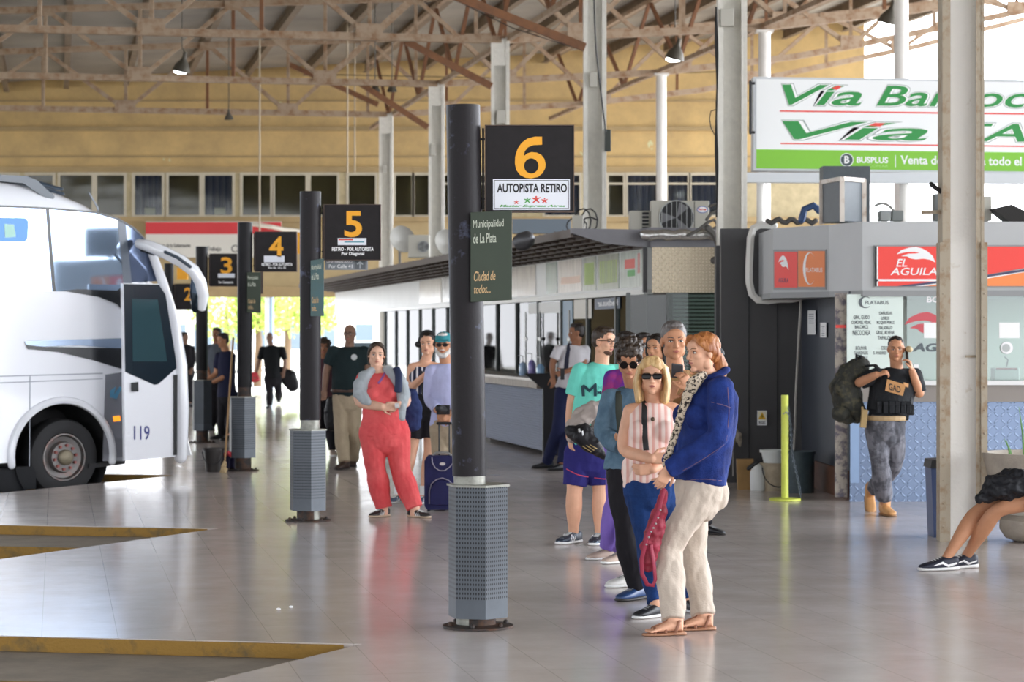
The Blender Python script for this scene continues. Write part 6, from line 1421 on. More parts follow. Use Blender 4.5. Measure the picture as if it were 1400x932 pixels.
# ------------------------------------------------------------ blonde woman
PINK = stripes('pink_stripes', 'dba89c', 'ecd6cc', 26, 'X', .45, .85, .12)
JEAN = smoothM('blue_jeans', '122850', col2='1c3d75', vscale=8, bump=.3, bscale=90)
w2 = person('blonde woman in sunglasses and a pink striped sleeveless top with arms folded', 14.75, dict(
    head=(891.5, 514, -.03, -4, 2, 0), neck=(892, 550, .03), sa=(863, 563, .02), sb=(921, 562, .03), ea=(851, 616, .0), eb=(925, 615, .04), wa=(891, 627, -.20), wb=(893, 641, -.16),
    hda=((1, -.05, .05), (.1, 1, -.2), .3, 1), hdb=((-1, -.1, -.05), (0, 1, .2), .7, -1),
    ha=(874, 668, .0), hb=(906, 668, .0), ka=(886, 748, -.04), kb=(926, 750, .05), fa=(896, 843, -48, 0), fb=(941, 836, 30, 0)),
    skin='light', hair=('blonde', 'bob'), by=0, fem=True, tor=dict(cw=.15, cd=.115, ww=.145, wd=.11, hw=.165, hd=.125, bust=1.1, belly=.015),
    top=dict(mat=PINK, off=.014, sl=0, hem=.1, wr=.006, name='top'), bot=dict(mat=JEAN, off=.010, flare=.004, frac=1.98, wr=.01), sh=dict(mat=M('shoe_black', '1b1c20', .45), sole=SOLEW, L=.25, extra=None), brow=BROWL, g=1.02)
sunglasses(w2['root'], w2['hd'], (.029, .0185), square=True)
pt = lambda px, py, dd=0: P(px, py, 14.75+dd)
strap(w2['top'], [pt(881, 548), pt(879.5, 570), pt(880, 595), pt(882, 614)], .034, .006, 'shoulder_strap', INK, w2['root'], off=.006)
mb = MB(); mb.tube(snap(w2['body'], [pt(881+q*2.2, 558+6*math.sin(math.pi*q/10)*1.0, 0) for q in range(11)], (0, 1, 0), .004), .0025, n=6); nkl = mb.build('necklace', M('gold', 'b08d4a', .3, .8), w2['root'])
mb = MB(); c = snap(w2['top'], [pt(891, 572)], (0, 1, 0), .005)[0]; mb.lathe(c, [(.013, 0), (.013, .006), (.007, .01)], n=14, axis=(0, -1, 0)); mb.build('pendant', M('pendant', '5a4a3a', .4, .6), nkl)
mb = MB(); mb.tube([pt(857, 650, -.03), pt(858, 660, -.05)], .03)
hem = MB(); hem.tube([pt(868, 640, 0), pt(862, 652, -.03), pt(858, 662, -.03)], [(.09, .1), (.06, .06), (.03, .03)], n=14); link_mesh('top_hem', remesh(hem, 'hem', .007, 2, wr=.006), PINK, w2['root'])
# ------------------------------------------------------------ man with curly hair and a denim jacket
DEN2 = smoothM('faded_denim', '4a6478', col2='6d8798', vscale=7, bump=.4, bscale=100, thr=(.4, .75)); BLKT = smoothM('black_cotton', '1e1c20', var=.15, bump=.2)
w3 = person('curly-haired man in dark glasses and a faded denim jacket, looking down', 15.35, dict(
    head=(860.5, 491, -.08, -6, 26, 0), neck=(868, 530, .03), sa=(836, 546, .0), sb=(899, 546, .05), ea=(823, 592, .0), eb=(905, 596, .05), wa=(850, 612, -.22), wb=(866, 612, -.2),
    hda=((.9, -.3, .3), (0, .2, 1), .6, 1), hdb=((-.9, -.3, .3), (0, .2, 1), .6, -1),
    ha=(850, 652, .0), hb=(878, 652, .05), ka=(856, 730, -.03), kb=(888, 730, .1), fa=(872, 819, -42), fb=(905, 812, 20)),
    skin='olive', hair=('dark', 'curly'), by=-8, top=dict(mat=DEN2, off=.032, sl=1.95, hem=.08, wr=.012, name='jacket', slo=.022), bot=dict(mat=BLKT, off=.016, flare=.016, frac=1.97, wr=.01), sh=dict(mat=M('shoe_navy', '26406a', .35), sole=SOLEB), tor=dict(cw=.165, cd=.115, hw=.155))
sunglasses(w3['root'], w3['hd'], (.026, .024))
pt = lambda px, py, dd=0: P(px, py, 15.35+dd)
strap(w3['top'], [pt(846, 535), pt(845, 560), pt(848, 590), pt(850, 603)], .045, .01, 'backpack_strap', M('strap_olive', '32372f', .8), w3['root'], off=.006)
mb = MB(); mb.box(pt(858, 606, -.3), (.07, .012, .12), z=(0, -.5, 1)); tag(mb.build('phone', M('phone_case', '2a2a30', .3), bevel=.004), 'dark phone in the hands of the curly-haired man', 'phone')
# ------------------------------------------------------------ grey-haired man with a phone
TANS = smoothM('tan_shirt', '8f6f4a', var=.2, vscale=14, bump=.3, stretch=(1, 1, .2))
w5 = person('grey-haired man in an open tan shirt looking up from his phone', 16.1, dict(
    head=(921.5, 466, 0, 4, 3, 2), neck=(924, 505, .03), sa=(899, 521, .03), sb=(951, 521, .03), ea=(897, 575, .05), eb=(957, 574, .02), wa=(915, 545, -.22), wb=(942, 533, -.34),
    hda=((.35, -.1, .9), (.3, .6, -.2), .8, -1), hdb=((-.35, -.1, .9), (-.5, .8, 0), .8, 1),
    ha=(905, 640, .03), hb=(935, 640, .03), ka=(896, 720, .0), kb=(940, 722, .03), fa=(862, 801, -55), fb=(942, 803, 20)),
    skin='tan', hair=('grey', 'short'), h=.25, by=0, top=dict(mat=TANS, off=.022, sl=1.9, hem=.05, wr=.01), bot=dict(mat=BLKT, off=.014, frac=1.9), sh=dict(mat=M('shoe_white_leather', 'dcdad5', .5), sole=SOLEW), brow=M('brow_grey', '4a4340', .8), g=1.05)
mb = MB(); mb.box(P(926, 507, 15.80), (.078, .012, .10), x=(1, .1, -.15), z=(0, -.35, 1)); ph = tag(mb.build('phone', M('phone_grey', '3a3a3c', .3), bevel=.006), 'dark phone held up by the grey-haired man in the tan shirt', 'phone')
# ------------------------------------------------------------ people deeper in the queue
PURP = smoothM('purple_trousers', '7a62b0', var=.1, bump=.2); MAG = smoothM('purple_jacket', '5c2a86', col2='8a2f6c', vscale=6, thr=(.45, .6))
w4 = person('dark-haired person in a purple jacket and lilac trousers, mostly hidden in the queue', 18.1, dict(
    head=(857, 475, 0, 20, 5, 0), neck=(857, 505, .03), sa=(836, 517, 0), sb=(880, 517, .03), ea=(832, 556, 0), eb=(886, 556, 0), wa=(840, 590, -.1), wb=(880, 592, -.05),
    ha=(846, 608, 0), hb=(868, 608, .05), ka=(841, 685, -.03), kb=(862, 688, .06), fa=(832, 764, -60), fb=(850, 769, -50)),
    skin='olive', hair=('black', 'short'), by=-10, top=dict(mat=MAG, off=.026, sl=1.95, hem=.05, name='jacket'), bot=dict(mat=PURP, off=.014, flare=.02, frac=1.93), sh=dict(mat=M('shoe_beige', 'b8a394', .6), sole=SOLEW, L=.27))
MUS = smoothM('mustard_jacket', '8a6a35', var=.15, bump=.3)
w21 = person('dark-haired person in a mustard jacket looking round from behind the queue', 20.2, dict(
    head=(897, 476, 0, -30, 0, 0), neck=(901, 502, .03), sa=(882, 513, 0), sb=(921, 513, .03), ea=(878, 548, 0), eb=(927, 548, 0), wa=(885, 582, -.08), wb=(924, 582, -.05),
    ha=(893, 592, 0), hb=(913, 592, .05), ka=(905, 658, -.03), kb=(935, 660, .06), fa=(925, 728, -30), fb=(966, 730, 50)),
    skin='tan', hair=('black', 'long'), by=-15, fem=True, top=dict(mat=MUS, off=.026, sl=1.95, hem=.05, name='jacket'), bot=dict(mat=BLKT, off=.014, frac=1.93), sh=dict(mat=M('shoe_black', '1b1c20'), sole=SOLEB))
w22 = person('dark-haired man in glasses glimpsed between the heads of the queue', 21.5, dict(
    head=(880, 473, 0, 20, 0, 0), neck=(880, 498, .03), sa=(862, 508, 0), sb=(899, 508, .03), ea=(859, 542, 0), eb=(903, 542, 0), wa=(864, 572, -.08), wb=(897, 572, -.05),
    ha=(871, 584, 0), hb=(889, 584, .05), ka=(870, 648, -.03), kb=(890, 650, .06), fa=(869, 714, -10), fb=(890, 714, 30)),
    skin='olive', hair=('black', 'short'), top=dict(mat=BLKT, off=.02, sl=1.9, hem=.02), bot=dict(mat=BLKT, off=.014), sh=dict(mat=M('shoe_black', '1b1c20'), sole=SOLEB))
sunglasses(w22['root'], w22['hd'], (.024, .019), 'glasses', rim=True)
# ------------------------------------------------------------ man in the mint T-shirt
MINT = smoothM('mint_cotton', '6fd3c0', var=.05, vscale=5, bump=.2); SHO = smoothM('navy_shorts', '2a2768', var=.12, vscale=6, bump=.2)
w6 = person('bearded man in glasses, a mint T-shirt and navy shorts, looking aside', 19.5, dict(
    head=(826, 467, 0, 48, 3, 0), neck=(823, 497, .03), sa=(793, 508, 0), sb=(850, 509, .05), ea=(781, 556, .02), eb=(860, 556, .02), wa=(779, 598, -.06), wb=(829, 566, -.22),
    hda=((.1, -.2, -1), (1, .3, 0), .6, -1), hdb=((-.9, -.2, -.3), (0, 1, 0), .6, 1),
    ha=(792, 620, 0), hb=(820, 620, .03), ka=(785, 672, -.02), kb=(821, 672, .0), fa=(784, 742, -38), fb=(820, 743, -18)),
    skin='light', hair=('dark', 'short'), by=5, g=1.12, gl=1.08, tor=dict(cw=.17, cd=.125, ww=.165, wd=.125, hw=.17, hd=.13, belly=.03),
    top=dict(mat=MINT, off=.024, sl=.62, hem=.06, wr=.009, slo=.02), bot=dict(mat=SHO, off=.03, frac=.78, flare=0, name='shorts', wr=.008), sh=dict(mat=M('shoe_navyblack', '222a3a', .5, col2='8fa0b0', vscale=30, thr=(.58, .62)), sole=SOLEW, L=.3, extra='stripes'))
sunglasses(w6['root'], w6['hd'], (.024, .018), 'glasses', rim=True)
hd = w6['hd']; mb = MB(); hd.ell(mb, (0, .038, -.072), (.0465, .0375, .038)); hd.ell(mb, (0, .067, -.095), (.0235, .019, .017))
link_mesh('beard', remesh(mb, 'beard', .005, 1, wr=.0015, wscale=60), M('beard_dark', '5d4437', .95, var=.2, vscale=60), w6['root'])
T6 = w6['top']; MK = M('print_dark', '123a44', .7)
surfpoly(T6, [(794, 527), (798, 525), (805, 531), (813, 523), (815, 524), (815, 541), (811, 541), (811, 530), (805, 536), (798, 530), (799, 541), (795, 541)], 19.5, MK, T6, 'logo_print')
decal('Media', T6, 817, 527, 834, 532, 19.5, M('print_teal', '3f9c92', .7), T6, 0); decal('Maratón', T6, 816, 533.5, 838, 538.5, 19.5, MK, T6, .03)
for f_ in (0, 1):
    pass
for (x0, y0, x1, y1) in ((774, 640, 804, 651), (812, 652, 833, 654)): strap(w6['bot'], [P(x0, y0, 19.5), P((x0+x1)/2, y0+(y1-y0)*.7, 19.5), P(x1, y1, 19.5)], .008, .004, 'red_piping', M('piping_red', 'c23a55', .6), w6['bot'])
# grey jacket over his arm and black helmet bag
mb = MB(); q = lambda x, y, dd=0: P(x, y, 19.2+dd); mb.tube([q(826, 553, -.02), q(812, 560, -.06), q(795, 570, -.08), q(783, 584, -.08), q(780, 600, -.05)], [(.06, .03), (.09, .04), (.10, .04), (.07, .04), (.04, .03)], n=14); mb.tube([q(826, 556), q(818, 585, -.05), q(815, 608, -.05)], [(.05, .03), (.06, .03), (.04, .02)], n=12)
tag(link_mesh('folded_jacket', remesh(mb, 'jacket', .007, 2, wr=.022, wscale=13), smoothM('grey_cloth', 'a59a92', var=.08, bump=.3)), 'light grey jacket carried over the arm of the man in mint', 'jacket')
mb = MB(); mb.tube([q(781, 590, -.12), q(795, 592, -.16), q(812, 606, -.16), q(824, 620, -.12)], [(.06, .05), (.12, .08), (.12, .08), (.05, .04)], n=16)
hb_ = tag(link_mesh('black_bag', remesh(mb, 'bag', .007, 2, wr=.014, wscale=12), smoothM('black_nylon', '1a191b', rough=.5, bump=.3)), 'black padded bag hanging under the grey jacket of the man in mint', 'bag')
surfpoly(hb_, [(790, 586), (793, 585), (794, 590), (791, 591)], 19.0, WHTX, hb_, 'white_mark'); surfpoly(hb_, [(795, 589), (797, 588), (798, 594), (796, 595)], 19.0, WHTX, hb_, 'white_mark')
for k in range(3): strap(hb_, [P(796+k*5, 609-k*1, 19.0), P(808+k*4, 617-k*2, 19.0)], .008, .003, 'gold_stripe', M('stripe_gold', '9a8350', .6), hb_)
# ------------------------------------------------------------ man in a white shirt and tie
WSH = smoothM('white_shirt', 'd5d2d6', var=.05, bump=.2); NVT = smoothM('navy_trousers', '1f2444', var=.1, bump=.2)
w7 = person('dark-haired man in a white shirt and dark tie standing at the counter', 30.0, dict(
    head=(788, 455, 0, -78, 0, 0), neck=(786, 472, .03), sa=(764, 479, -.02), sb=(800, 479, .05), ea=(755, 497, -.03), eb=(797, 500, -.1), wa=(756, 515, -.08), wb=(773, 508, -.2),
    ha=(770, 537, 0), hb=(783, 537, .05), ka=(763, 588, -.03), kb=(778, 588, .06), fa=(748, 640, -75), fb=(768, 643, -60)),
    skin='brown', hair=('black', 'short'), by=-35, top=dict(mat=WSH, off=.025, sl=.7, hem=.08, slo=.02), bot=dict(mat=NVT, off=.018, flare=.012), sh=dict(mat=M('shoe_black', '1b1c20'), sole=SOLEB, kind='dress'), tor=dict(cw=.165, cd=.12))
strap(w7['top'], [P(780, 470, 30), P(776, 490, 30), P(774, 510, 30)], .075, .012, 'tie', M('tie_navy', '1d1f36', .7), w7['root'])
mb = MB(); mb.box(P(769, 511, 29.7), (.05, .03, .14)); tag(mb.build('handheld_radio', INK, bevel=.005), 'dark handset held by the man with the tie', 'radio')
# ------------------------------------------------------------ woman in coral
COR = smoothM('coral_cloth', 'd64c50', col2='e56868', vscale=5, bump=.25, thr=(.35, .7))
w8 = person('woman in coral overalls with a grey cardigan round her shoulders', 22.4, dict(
    head=(515, 484.5, 0, 6, 4, -3), neck=(518.5, 510, .03), sa=(497, 520, 0), sb=(543, 520, .03), ea=(490, 550, .0), eb=(556, 549, .02), wa=(522, 556, -.21), wb=(545, 554, -.20),
    hda=((1, -.1, -.05), (.1, 1, -.2), .7, -1), hdb=((-1, -.15, .0), (0, 1, 0), .7, 1),
    ha=(509, 592, 0), hb=(542, 592, .03), ka=(514, 645, -.02), kb=(548, 645, .0), fa=(524, 706, -40), fb=(567, 707, 55)),
    skin='fair', hair=('dark', 'tied'), by=4, fem=True, g=1.28, gl=1.28, tor=dict(cw=.165, cd=.135, ww=.17, wd=.135, hw=.215, hd=.155, bust=.8, belly=.02),
    top=dict(mat=COR, off=.016, sl=.5, hem=.0, wr=.008), bot=dict(mat=COR, off=.018, flare=.012, frac=1.94, wr=.008), sh=dict(mat=M('shoe_black2', '26211f', .5), sole=SOLET, L=.25, extra='stripes'))
GREYC = smoothM('grey_knit', 'a7aeb2', var=.06, bump=.3); q = lambda x, y, dd=0: P(x, y, 22.4+dd)
mb = MB(); mb.tube([q(509, 507, .0), q(500, 514, -.03), q(494, 526, -.05), q(493, 538, -.08), q(500, 547, -.14), q(506, 551, -.16)], [(.045, .05), (.065, .07), (.075, .075), (.07, .06), (.05, .03), (.02, .015)], n=16)
mb.tube([q(529, 506, .0), q(541, 513, -.03), q(549, 527, -.05), q(552, 541, -.09), q(550, 556, -.2), q(550, 568, -.22), q(551, 574, -.21)], [(.045, .05), (.065, .07), (.07, .07), (.06, .05), (.04, .03), (.035, .02), (.03, .015)], n=16)
mb.tube([q(499, 513, .10), q(518, 508, .12), q(540, 513, .10)], [(.06, .045)]*3, n=14)
link_mesh('cardigan', remesh(mb, 'cardigan', .0075, 2, wr=.012, wscale=12), GREYC, w8['root'])
strap(w8['top'], [q(529, 505), q(524, 515), q(518, 524)], .02, .004, 'lanyard', M('lanyard', '8a5a9c', .6), w8['root'])
mb = MB(); mb.tube([q(542, 503, -.08), q(545, 512, -.15), q(545, 525, -.19), q(544, 535, -.19)], [(.035, .012)]*4, n=10, wd=(1, 0, 0)); mb.build('backpack_strap', M('navy_strap', '1f2a4a', .7), w8['root'], smooth='all')
mb = MB(); mb.lathe(P(543, 554.5, 22.13), [(.024, -.02), (.024, .02)], n=16, axis=(1, 0, .1)); mb.build('wristwatch', M('watch_white', 'd9d9d9', .3), w8['root'])
mb = MB(); mb.tube([q(556, 540, .22), q(560, 560, .22), q(561, 580, .22)], [(.10, .07), (.13, .09), (.11, .07)], n=16)
tag(link_mesh('backpack', remesh(mb, 'backpack', .008, 2, wr=.015, wscale=10), smoothM('navy_bag', '27335c', bump=.3)), 'navy backpack on the back of the woman in coral', 'backpack')
# ------------------------------------------------------------ older man, dark polo
POLO = smoothM('dark_polo', '1d2a2c', var=.1); KHA = smoothM('khaki', 'a89880', var=.08, bump=.3)
w9 = person('tall balding man in a dark polo and khaki trousers walking behind the coral figure', 30.4, dict(
    head=(478, 456, 0, -12, 4, 0), neck=(477, 474, .03), sa=(456, 481, 0), sb=(498, 481, .03), ea=(446, 507, .02), eb=(503, 507, .02), wa=(444, 533, -.06), wb=(503, 533, -.05),
    ha=(467, 545, 0), hb=(484, 545, .03), ka=(466, 590, -.04), kb=(484, 590, .0), fa=(471, 641, -25), fb=(483, 637, 0)),
    skin='back', hair=('grey', 'bald'), by=-8, g=1.12, gl=1.05, tor=dict(cw=.185, cd=.14, ww=.175, wd=.14, hw=.178, hd=.135, belly=.04),
    top=dict(mat=POLO, off=.026, sl=.62, hem=.1, slo=.024), bot=dict(mat=KHA, off=.022, flare=.012), sh=dict(mat=M('shoe_brown', '3a2a22', .5), sole=SOLEB, kind='dress', L=.3))
sunglasses(w9['root'], w9['hd'], (.024, .017), 'glasses', rim=True)
surfpoly(w9['top'], [(485+4.2*math.cos(a), 488+4.2*math.sin(a)) for a in [2*math.pi*k/12 for k in range(12)]], 30.4, M('badge_pale', 'b9bdbd', .6), w9['top'], 'badge', sub=1)
mb = MB(); mb.tube([w9['hc']+w9['up']*.16+w9['x']*.205*math.cos(a)+w9['f']*(.155*math.sin(a)+.03) for a in [2*math.pi*k/24 for k in range(25)]], [(.02, .008)]*25, n=8, wd=(0, 0, 1)); mb.build('belt', M('belt_brown', '4a2f22', .5), w9['root'])
# ------------------------------------------------------------ woman with headphones
STN = stripes('navy_stripes', '1f2440', 'e3e2e6', 20, 'X', .62, .85, .08); SHB = smoothM('black_shorts', '201e22', var=.1)
w10 = person('woman with headphones, a striped tank top and black shorts', 24.3, dict(
    head=(584.5, 470, 0, -10, 2, 3), neck=(581, 495, .03), sa=(564, 503, 0), sb=(600, 503, .03), ea=(561, 531, -.02), eb=(606, 531, .0), wa=(583, 511, -.22), wb=(600, 552, -.1),
    hda=((.8, -.2, .6), (0, 1, 0), .6, -1), ha=(568, 556, 0), hb=(590, 556, .03), ka=(562, 620, -.02), kb=(588, 620, .0), fa=(545, 687, -35), fb=(580, 688, -30)),
    skin='light', hair=('black', 'bun'), by=-8, fem=True, gl=1.08, tor=dict(cw=.14, cd=.105, ww=.135, wd=.10, hw=.165, hd=.12, bust=.8),
    top=dict(mat=STN, off=.014, sl=0, hem=.1, name='tank_top', collar=.9), bot=dict(mat=SHB, off=.028, frac=.62, flare=0, name='shorts', top=.28), sh=dict(mat=M('shoe_navygrey', '3b4a60', .5), sole=SOLEW, L=.25, extra='stripes'))
hd = w10['hd']; mb = MB(); hd.tube(mb, [(.09*math.cos(a), -.01, .02+.115*math.sin(a)) for a in [math.pi*k/16 for k in range(17)]], [(.012, .006)]*17, n=8)
for a in (-1, 1): hd.tube(mb, [(a*.078, -.005, .0), (a*.1, -.005, .0)], .033, n=18)
mb.build('headphones', INK, w10['root'], smooth=True)
for (a, q_) in w10['an']: mb = MB(); mb.tube([a+Z*.0, a+Z*.09], .043, n=14, cap='flat'); mb.build('sock', M('sock_white', 'e6e6e6', .8), w10['root'])
strap(w10['top'], [P(577, 500, 24.3), P(577, 520, 24.3), P(579, 540, 24.3)], .03, .006, 'camera_strap', M('strap_black_white', '27272b', .6), w10['root'])
# ------------------------------------------------------------ man with cap and suitcase
LIL = smoothM('lilac_shirt', 'b6b9dc', var=.06, bump=.2)
w11 = person('white-bearded man in a teal cap, sunglasses and lilac shirt beside the number 6 pole', 23.7, dict(
    head=(606.5, 471, 0, -8, 4, 0), neck=(610, 497, .03), sa=(590, 507, 0), sb=(632, 507, .03), ea=(586, 545, .02), eb=(640, 545, .02), wa=(599, 562, -.2), wb=(615, 566, -.2),
    hda=((.7, -.3, -.5), (0, 1, -.3), .7, -1), hdb=((-.7, -.3, -.4), (0, 1, -.3), .7, 1),
    ha=(602, 590, 0), hb=(622, 590, .03), ka=(603, 640, -.02), kb=(623, 640, .0), fa=(604, 692, -10), fb=(625, 693, 10)),
    skin='tan', hair=('white', 'short'), by=-4, top=dict(mat=LIL, off=.018, sl=1.85, hem=.1, slo=.014), bot=dict(mat=KHA, off=.02, flare=.01), sh=dict(mat=M('shoe_brown', '3a2a22'), sole=SOLEB), tor=dict(cw=.17, cd=.125, belly=.03), g=1.05)
sunglasses(w11['root'], w11['hd'], (.027, .018))
hd = w11['hd']; mb = MB(); hd.ell(mb, (0, -.012, .062), (.086, .102, .068), n=24, m=14); hd.tube(mb, [(0, .06, .052), (0, .13, .045), (0, .165, .036)], [(.075, .012), (.072, .008), (.045, .005)], wd=tuple(hd.x), n=18); link_mesh('cap', remesh(mb, 'cap', .007, 2), smoothM('teal_cap', '3c8a92', var=.1), w11['root'])
mb = MB(); hd.tube(mb, [(-.06, .0, -.03), (-.056, .04, -.07), (-.02, .075, -.105), (.02, .075, -.105), (.056, .04, -.07), (.06, .0, -.03)], [.012, .022, .026, .026, .022, .012]); hd.tube(mb, [(-.025, .088, -.046), (0, .094, -.043), (.025, .088, -.046)], .007); link_mesh('beard', remesh(mb, 'beard', .006, 1, wr=.004, wscale=40), HAIRM['white'], w11['root'])
mb = MB(); mb.box(P(606, 560, 23.4), (.13, .08, .09)); mb.tube([P(607, 560, 23.38), P(600, 558, 23.25)], .038, n=16); cmr = tag(mb.build('camera', INK, bevel=.005), 'black camera with a white lens in the hands of the bearded man in the cap', 'camera')
mb = MB(); mb.tube([P(600.5, 558, 23.26), P(600.2, 558, 23.23)], .022, n=16, cap='flat'); mb.build('lens', WHTX, cmr)
# suitcase
SD_ = 23.0; sq = flat(SD_); r = empty('suitcase', P(600, 699, SD_), 'dark blue wheeled suitcase standing by the number 6 pole', 'suitcase'); NV = smoothM('suitcase_navy', '232552', rough=.6, bump=.3, var=.15)
mb = MB(); poly(mb, sq, [(584, 623), (618, 623), (621, 627), (622, 690), (618, 697), (584, 697), (580, 692), (580, 630)], -.24, 0); mb.build('case_body', NV, r, bevel=.015)
PI_ = M('piping_grey', '9a98a8', .5)
def tubepx(pts, r_, nm, mat, par, o=-.012, d=SD_): m_ = MB(); m_.tube([P(x, y, d)+Vector((0, o, 0)) for x, y in pts], r_, n=8); return m_.build(nm, mat, par, smooth='all')
tubepx([(590.5, 625), (591, 632), (595, 639), (601, 643), (608, 643), (615, 638), (620, 632)], .005, 'piping', PI_, r); tubepx([(587, 688), (587, 672), (590, 661), (597, 655), (605, 653), (613, 656), (620, 663)], .005, 'piping', PI_, r)
mb = MB(); poly(mb, sq, [(588, 690), (588, 668), (597, 657), (613, 657), (621, 667), (621, 690)], .035, .0); mb.build('front_pocket', NV, r, bevel=.01)
mb = MB(); disc(mb, sq, 605, 634, 4, 2, .003, .002); mb.build('badge', M('badge_silver', 'b9b4b0', .4, .5), r)
for x in (600, 614): tubepx([(x, 623), (x, 579)], .008, 'handle_rod', M('rod_black', '1a1a1c', .4), r, .1)
tubepx([(598, 579), (616, 579)], .014, 'handle_grip', INK, r, .1); tubepx([(592, 622), (596, 619), (612, 619), (616, 622)], .010, 'carry_handle', ALU, r, .05)
for x in (586, 616): mb = MB(); mb.lathe(P(x, 698, SD_+.1), [(.02, -.015), (.02, .015)], n=16, axis=(1, 0, 0)); mb.build('wheel', INK, r)
# ------------------------------------------------------------ person behind pole 5 (partly hidden) and bag
w20 = person('brown-haired person in a dark top half hidden behind the number 5 pole', 33.5, dict(
    head=(443, 475, 0, 0, 0, 0), neck=(444, 490, .03), sa=(430, 497, 0), sb=(458, 497, .03), ea=(427, 517, .0), eb=(461, 517, .02), wa=(430, 538, -.06), wb=(459, 538, -.05),
    ha=(438, 545, 0), hb=(450, 545, .03), ka=(438, 583, -.02), kb=(452, 584, .0), fa=(438, 621, -10), fb=(455, 623, 10)),
    skin='brown', hair=('dark', 'curly'), top=dict(mat=smoothM('maroon_top', '4a2f35', var=.2), off=.02, sl=.7, hem=0), bot=dict(mat=BLKT, off=.014), sh=dict(mat=M('shoe_beige', 'b8a394'), sole=SOLEW))
mb = MB(); mb.tube([P(456, 548, 33), P(457, 562, 33), P(457, 580, 33)], [(.10, .08), (.14, .1), (.13, .1)], n=14); tag(link_mesh('duffel_bag', remesh(mb, 'bag', .009, 2, wr=.01), smoothM('black_nylon', '1a191b')), 'black holdall hanging behind the number 5 pole', 'bag')
# ------------------------------------------------------------ cleaner
NVP = smoothM('navy_polo', '1e2038', var=.1)
w13 = person('man in a navy polo leaning on the number 4 pole with an arm stretched out', 38.6, dict(
    head=(304.5, 465.5, 0, -50, 4, 0), neck=(309, 480, .03), sa=(299, 487, .06), sb=(317, 487, -.03), ea=(296, 511, .1), eb=(315, 511, -.06), wa=(283, 519, .0), wb=(292, 522, -.12),
    hda=((-.9, 0, .1), (0, 0, -1), .4, 1), hdb=((-.95, 0, .05), (0, 0, -1), .4, 1),
    ha=(306, 540, .02), hb=(314, 540, -.02), ka=(304, 570, .0), kb=(314, 570, .0), fa=(303, 600, -60), fb=(314, 602, -40)),
    skin='tan', hair=('black', 'short'), by=-50, top=dict(mat=NVP, off=.024, sl=.62, hem=-.05), bot=dict(mat=BLKT, off=.016), sh=dict(mat=M('shoe_black', '1b1c20'), sole=SOLEB), g=1.1)
w14 = person('person in a dark cap and grey top standing between the number 3 and 4 poles', 42, dict(
    head=(296, 457, 0, -20, 0, 0), neck=(296, 470, .03), sa=(285, 476, .0), sb=(308, 476, 0), ea=(283, 497, .0), eb=(310, 497, 0), wa=(287, 515, -.1), wb=(306, 515, -.1),
    ha=(291, 522, 0), hb=(301, 522, 0), ka=(291, 555, .0), kb=(301, 555, .0), fa=(290, 588, -10), fb=(301, 588, 10)),
    skin='brown', hair=('black', 'short'), top=dict(mat=smoothM('grey_top', '5b6068', var=.1), off=.024, sl=.62, hem=0), bot=dict(mat=BLKT, off=.016), sh=dict(mat=M('shoe_black', '1b1c20'), sole=SOLEB))
w15 = person('distant person in black standing just right of the coach mirror', 56, dict(
    head=(252.5, 461, 0, 60, 0, 0), neck=(254, 471, 0), sa=(246, 476, 0), sb=(263, 476, 0), ea=(245, 492, 0), eb=(265, 492, 0), wa=(251, 503, -.15), wb=(262, 505, -.1),
    ha=(251, 511, 0), hb=(259, 511, 0), ka=(250, 534, 0), kb=(259, 534, 0), fa=(249, 556, 0), fb=(260, 556, 20)),
    skin='back', hair=('black', 'short'), top=dict(mat=BLKT, off=.03, sl=1.9, hem=0), bot=dict(mat=BLKT, off=.02), sh=dict(mat=M('shoe_black', '1b1c20'), sole=SOLEB), face=False)
w16 = person('person in black walking in from the bright far opening', 54.5, dict(
    head=(369, 461.5, 0, 0, 0, 0), neck=(371, 472, 0), sa=(359, 477, 0), sb=(386, 477, 0), ea=(354, 494, 0), eb=(390, 494, 0), wa=(350, 510, -.1), wb=(388, 508, 0),
    ha=(367, 517, 0), hb=(379, 517, 0), ka=(369, 538, -.05), kb=(381, 536, .1), fa=(368.5, 558, -8), fb=(381, 553, 5, .06)),
    skin='back', hair=('dark', 'bald'), g=1.1, tor=dict(cw=.18, cd=.13, ww=.155, wd=.12, hw=.16, hd=.12), top=dict(mat=smoothM('black_shirt', '141618'), off=.025, sl=.8, hem=.0), bot=dict(mat=BLKT, off=.02), sh=dict(mat=M('shoe_black', '1b1c20'), sole=SOLEB), face=False)
mb = MB(); mb.tube([P(384, 505, 54.6), P(394, 515, 54.6), P(402, 530, 54.6)], [(.08, .08), (.2, .1), (.14, .08)], n=14); tag(link_mesh('holdall', remesh(mb, 'bag', .012, 2, wr=.01), smoothM('black_nylon', '1a191b')), 'large black bag carried by the person walking in from the opening', 'bag')
mb = MB(); mb.tube([P(347, 511, 54.4), P(348, 519, 54.4)], [(.1, .05), (.13, .06)], n=14, wd=(1, 0, 0)); tag(link_mesh('shopping_bag', remesh(mb, 'bag', .012, 2), M('red_plastic', 'd23a44', .5)), 'red bag in the hand of the person walking in from the opening', 'bag')
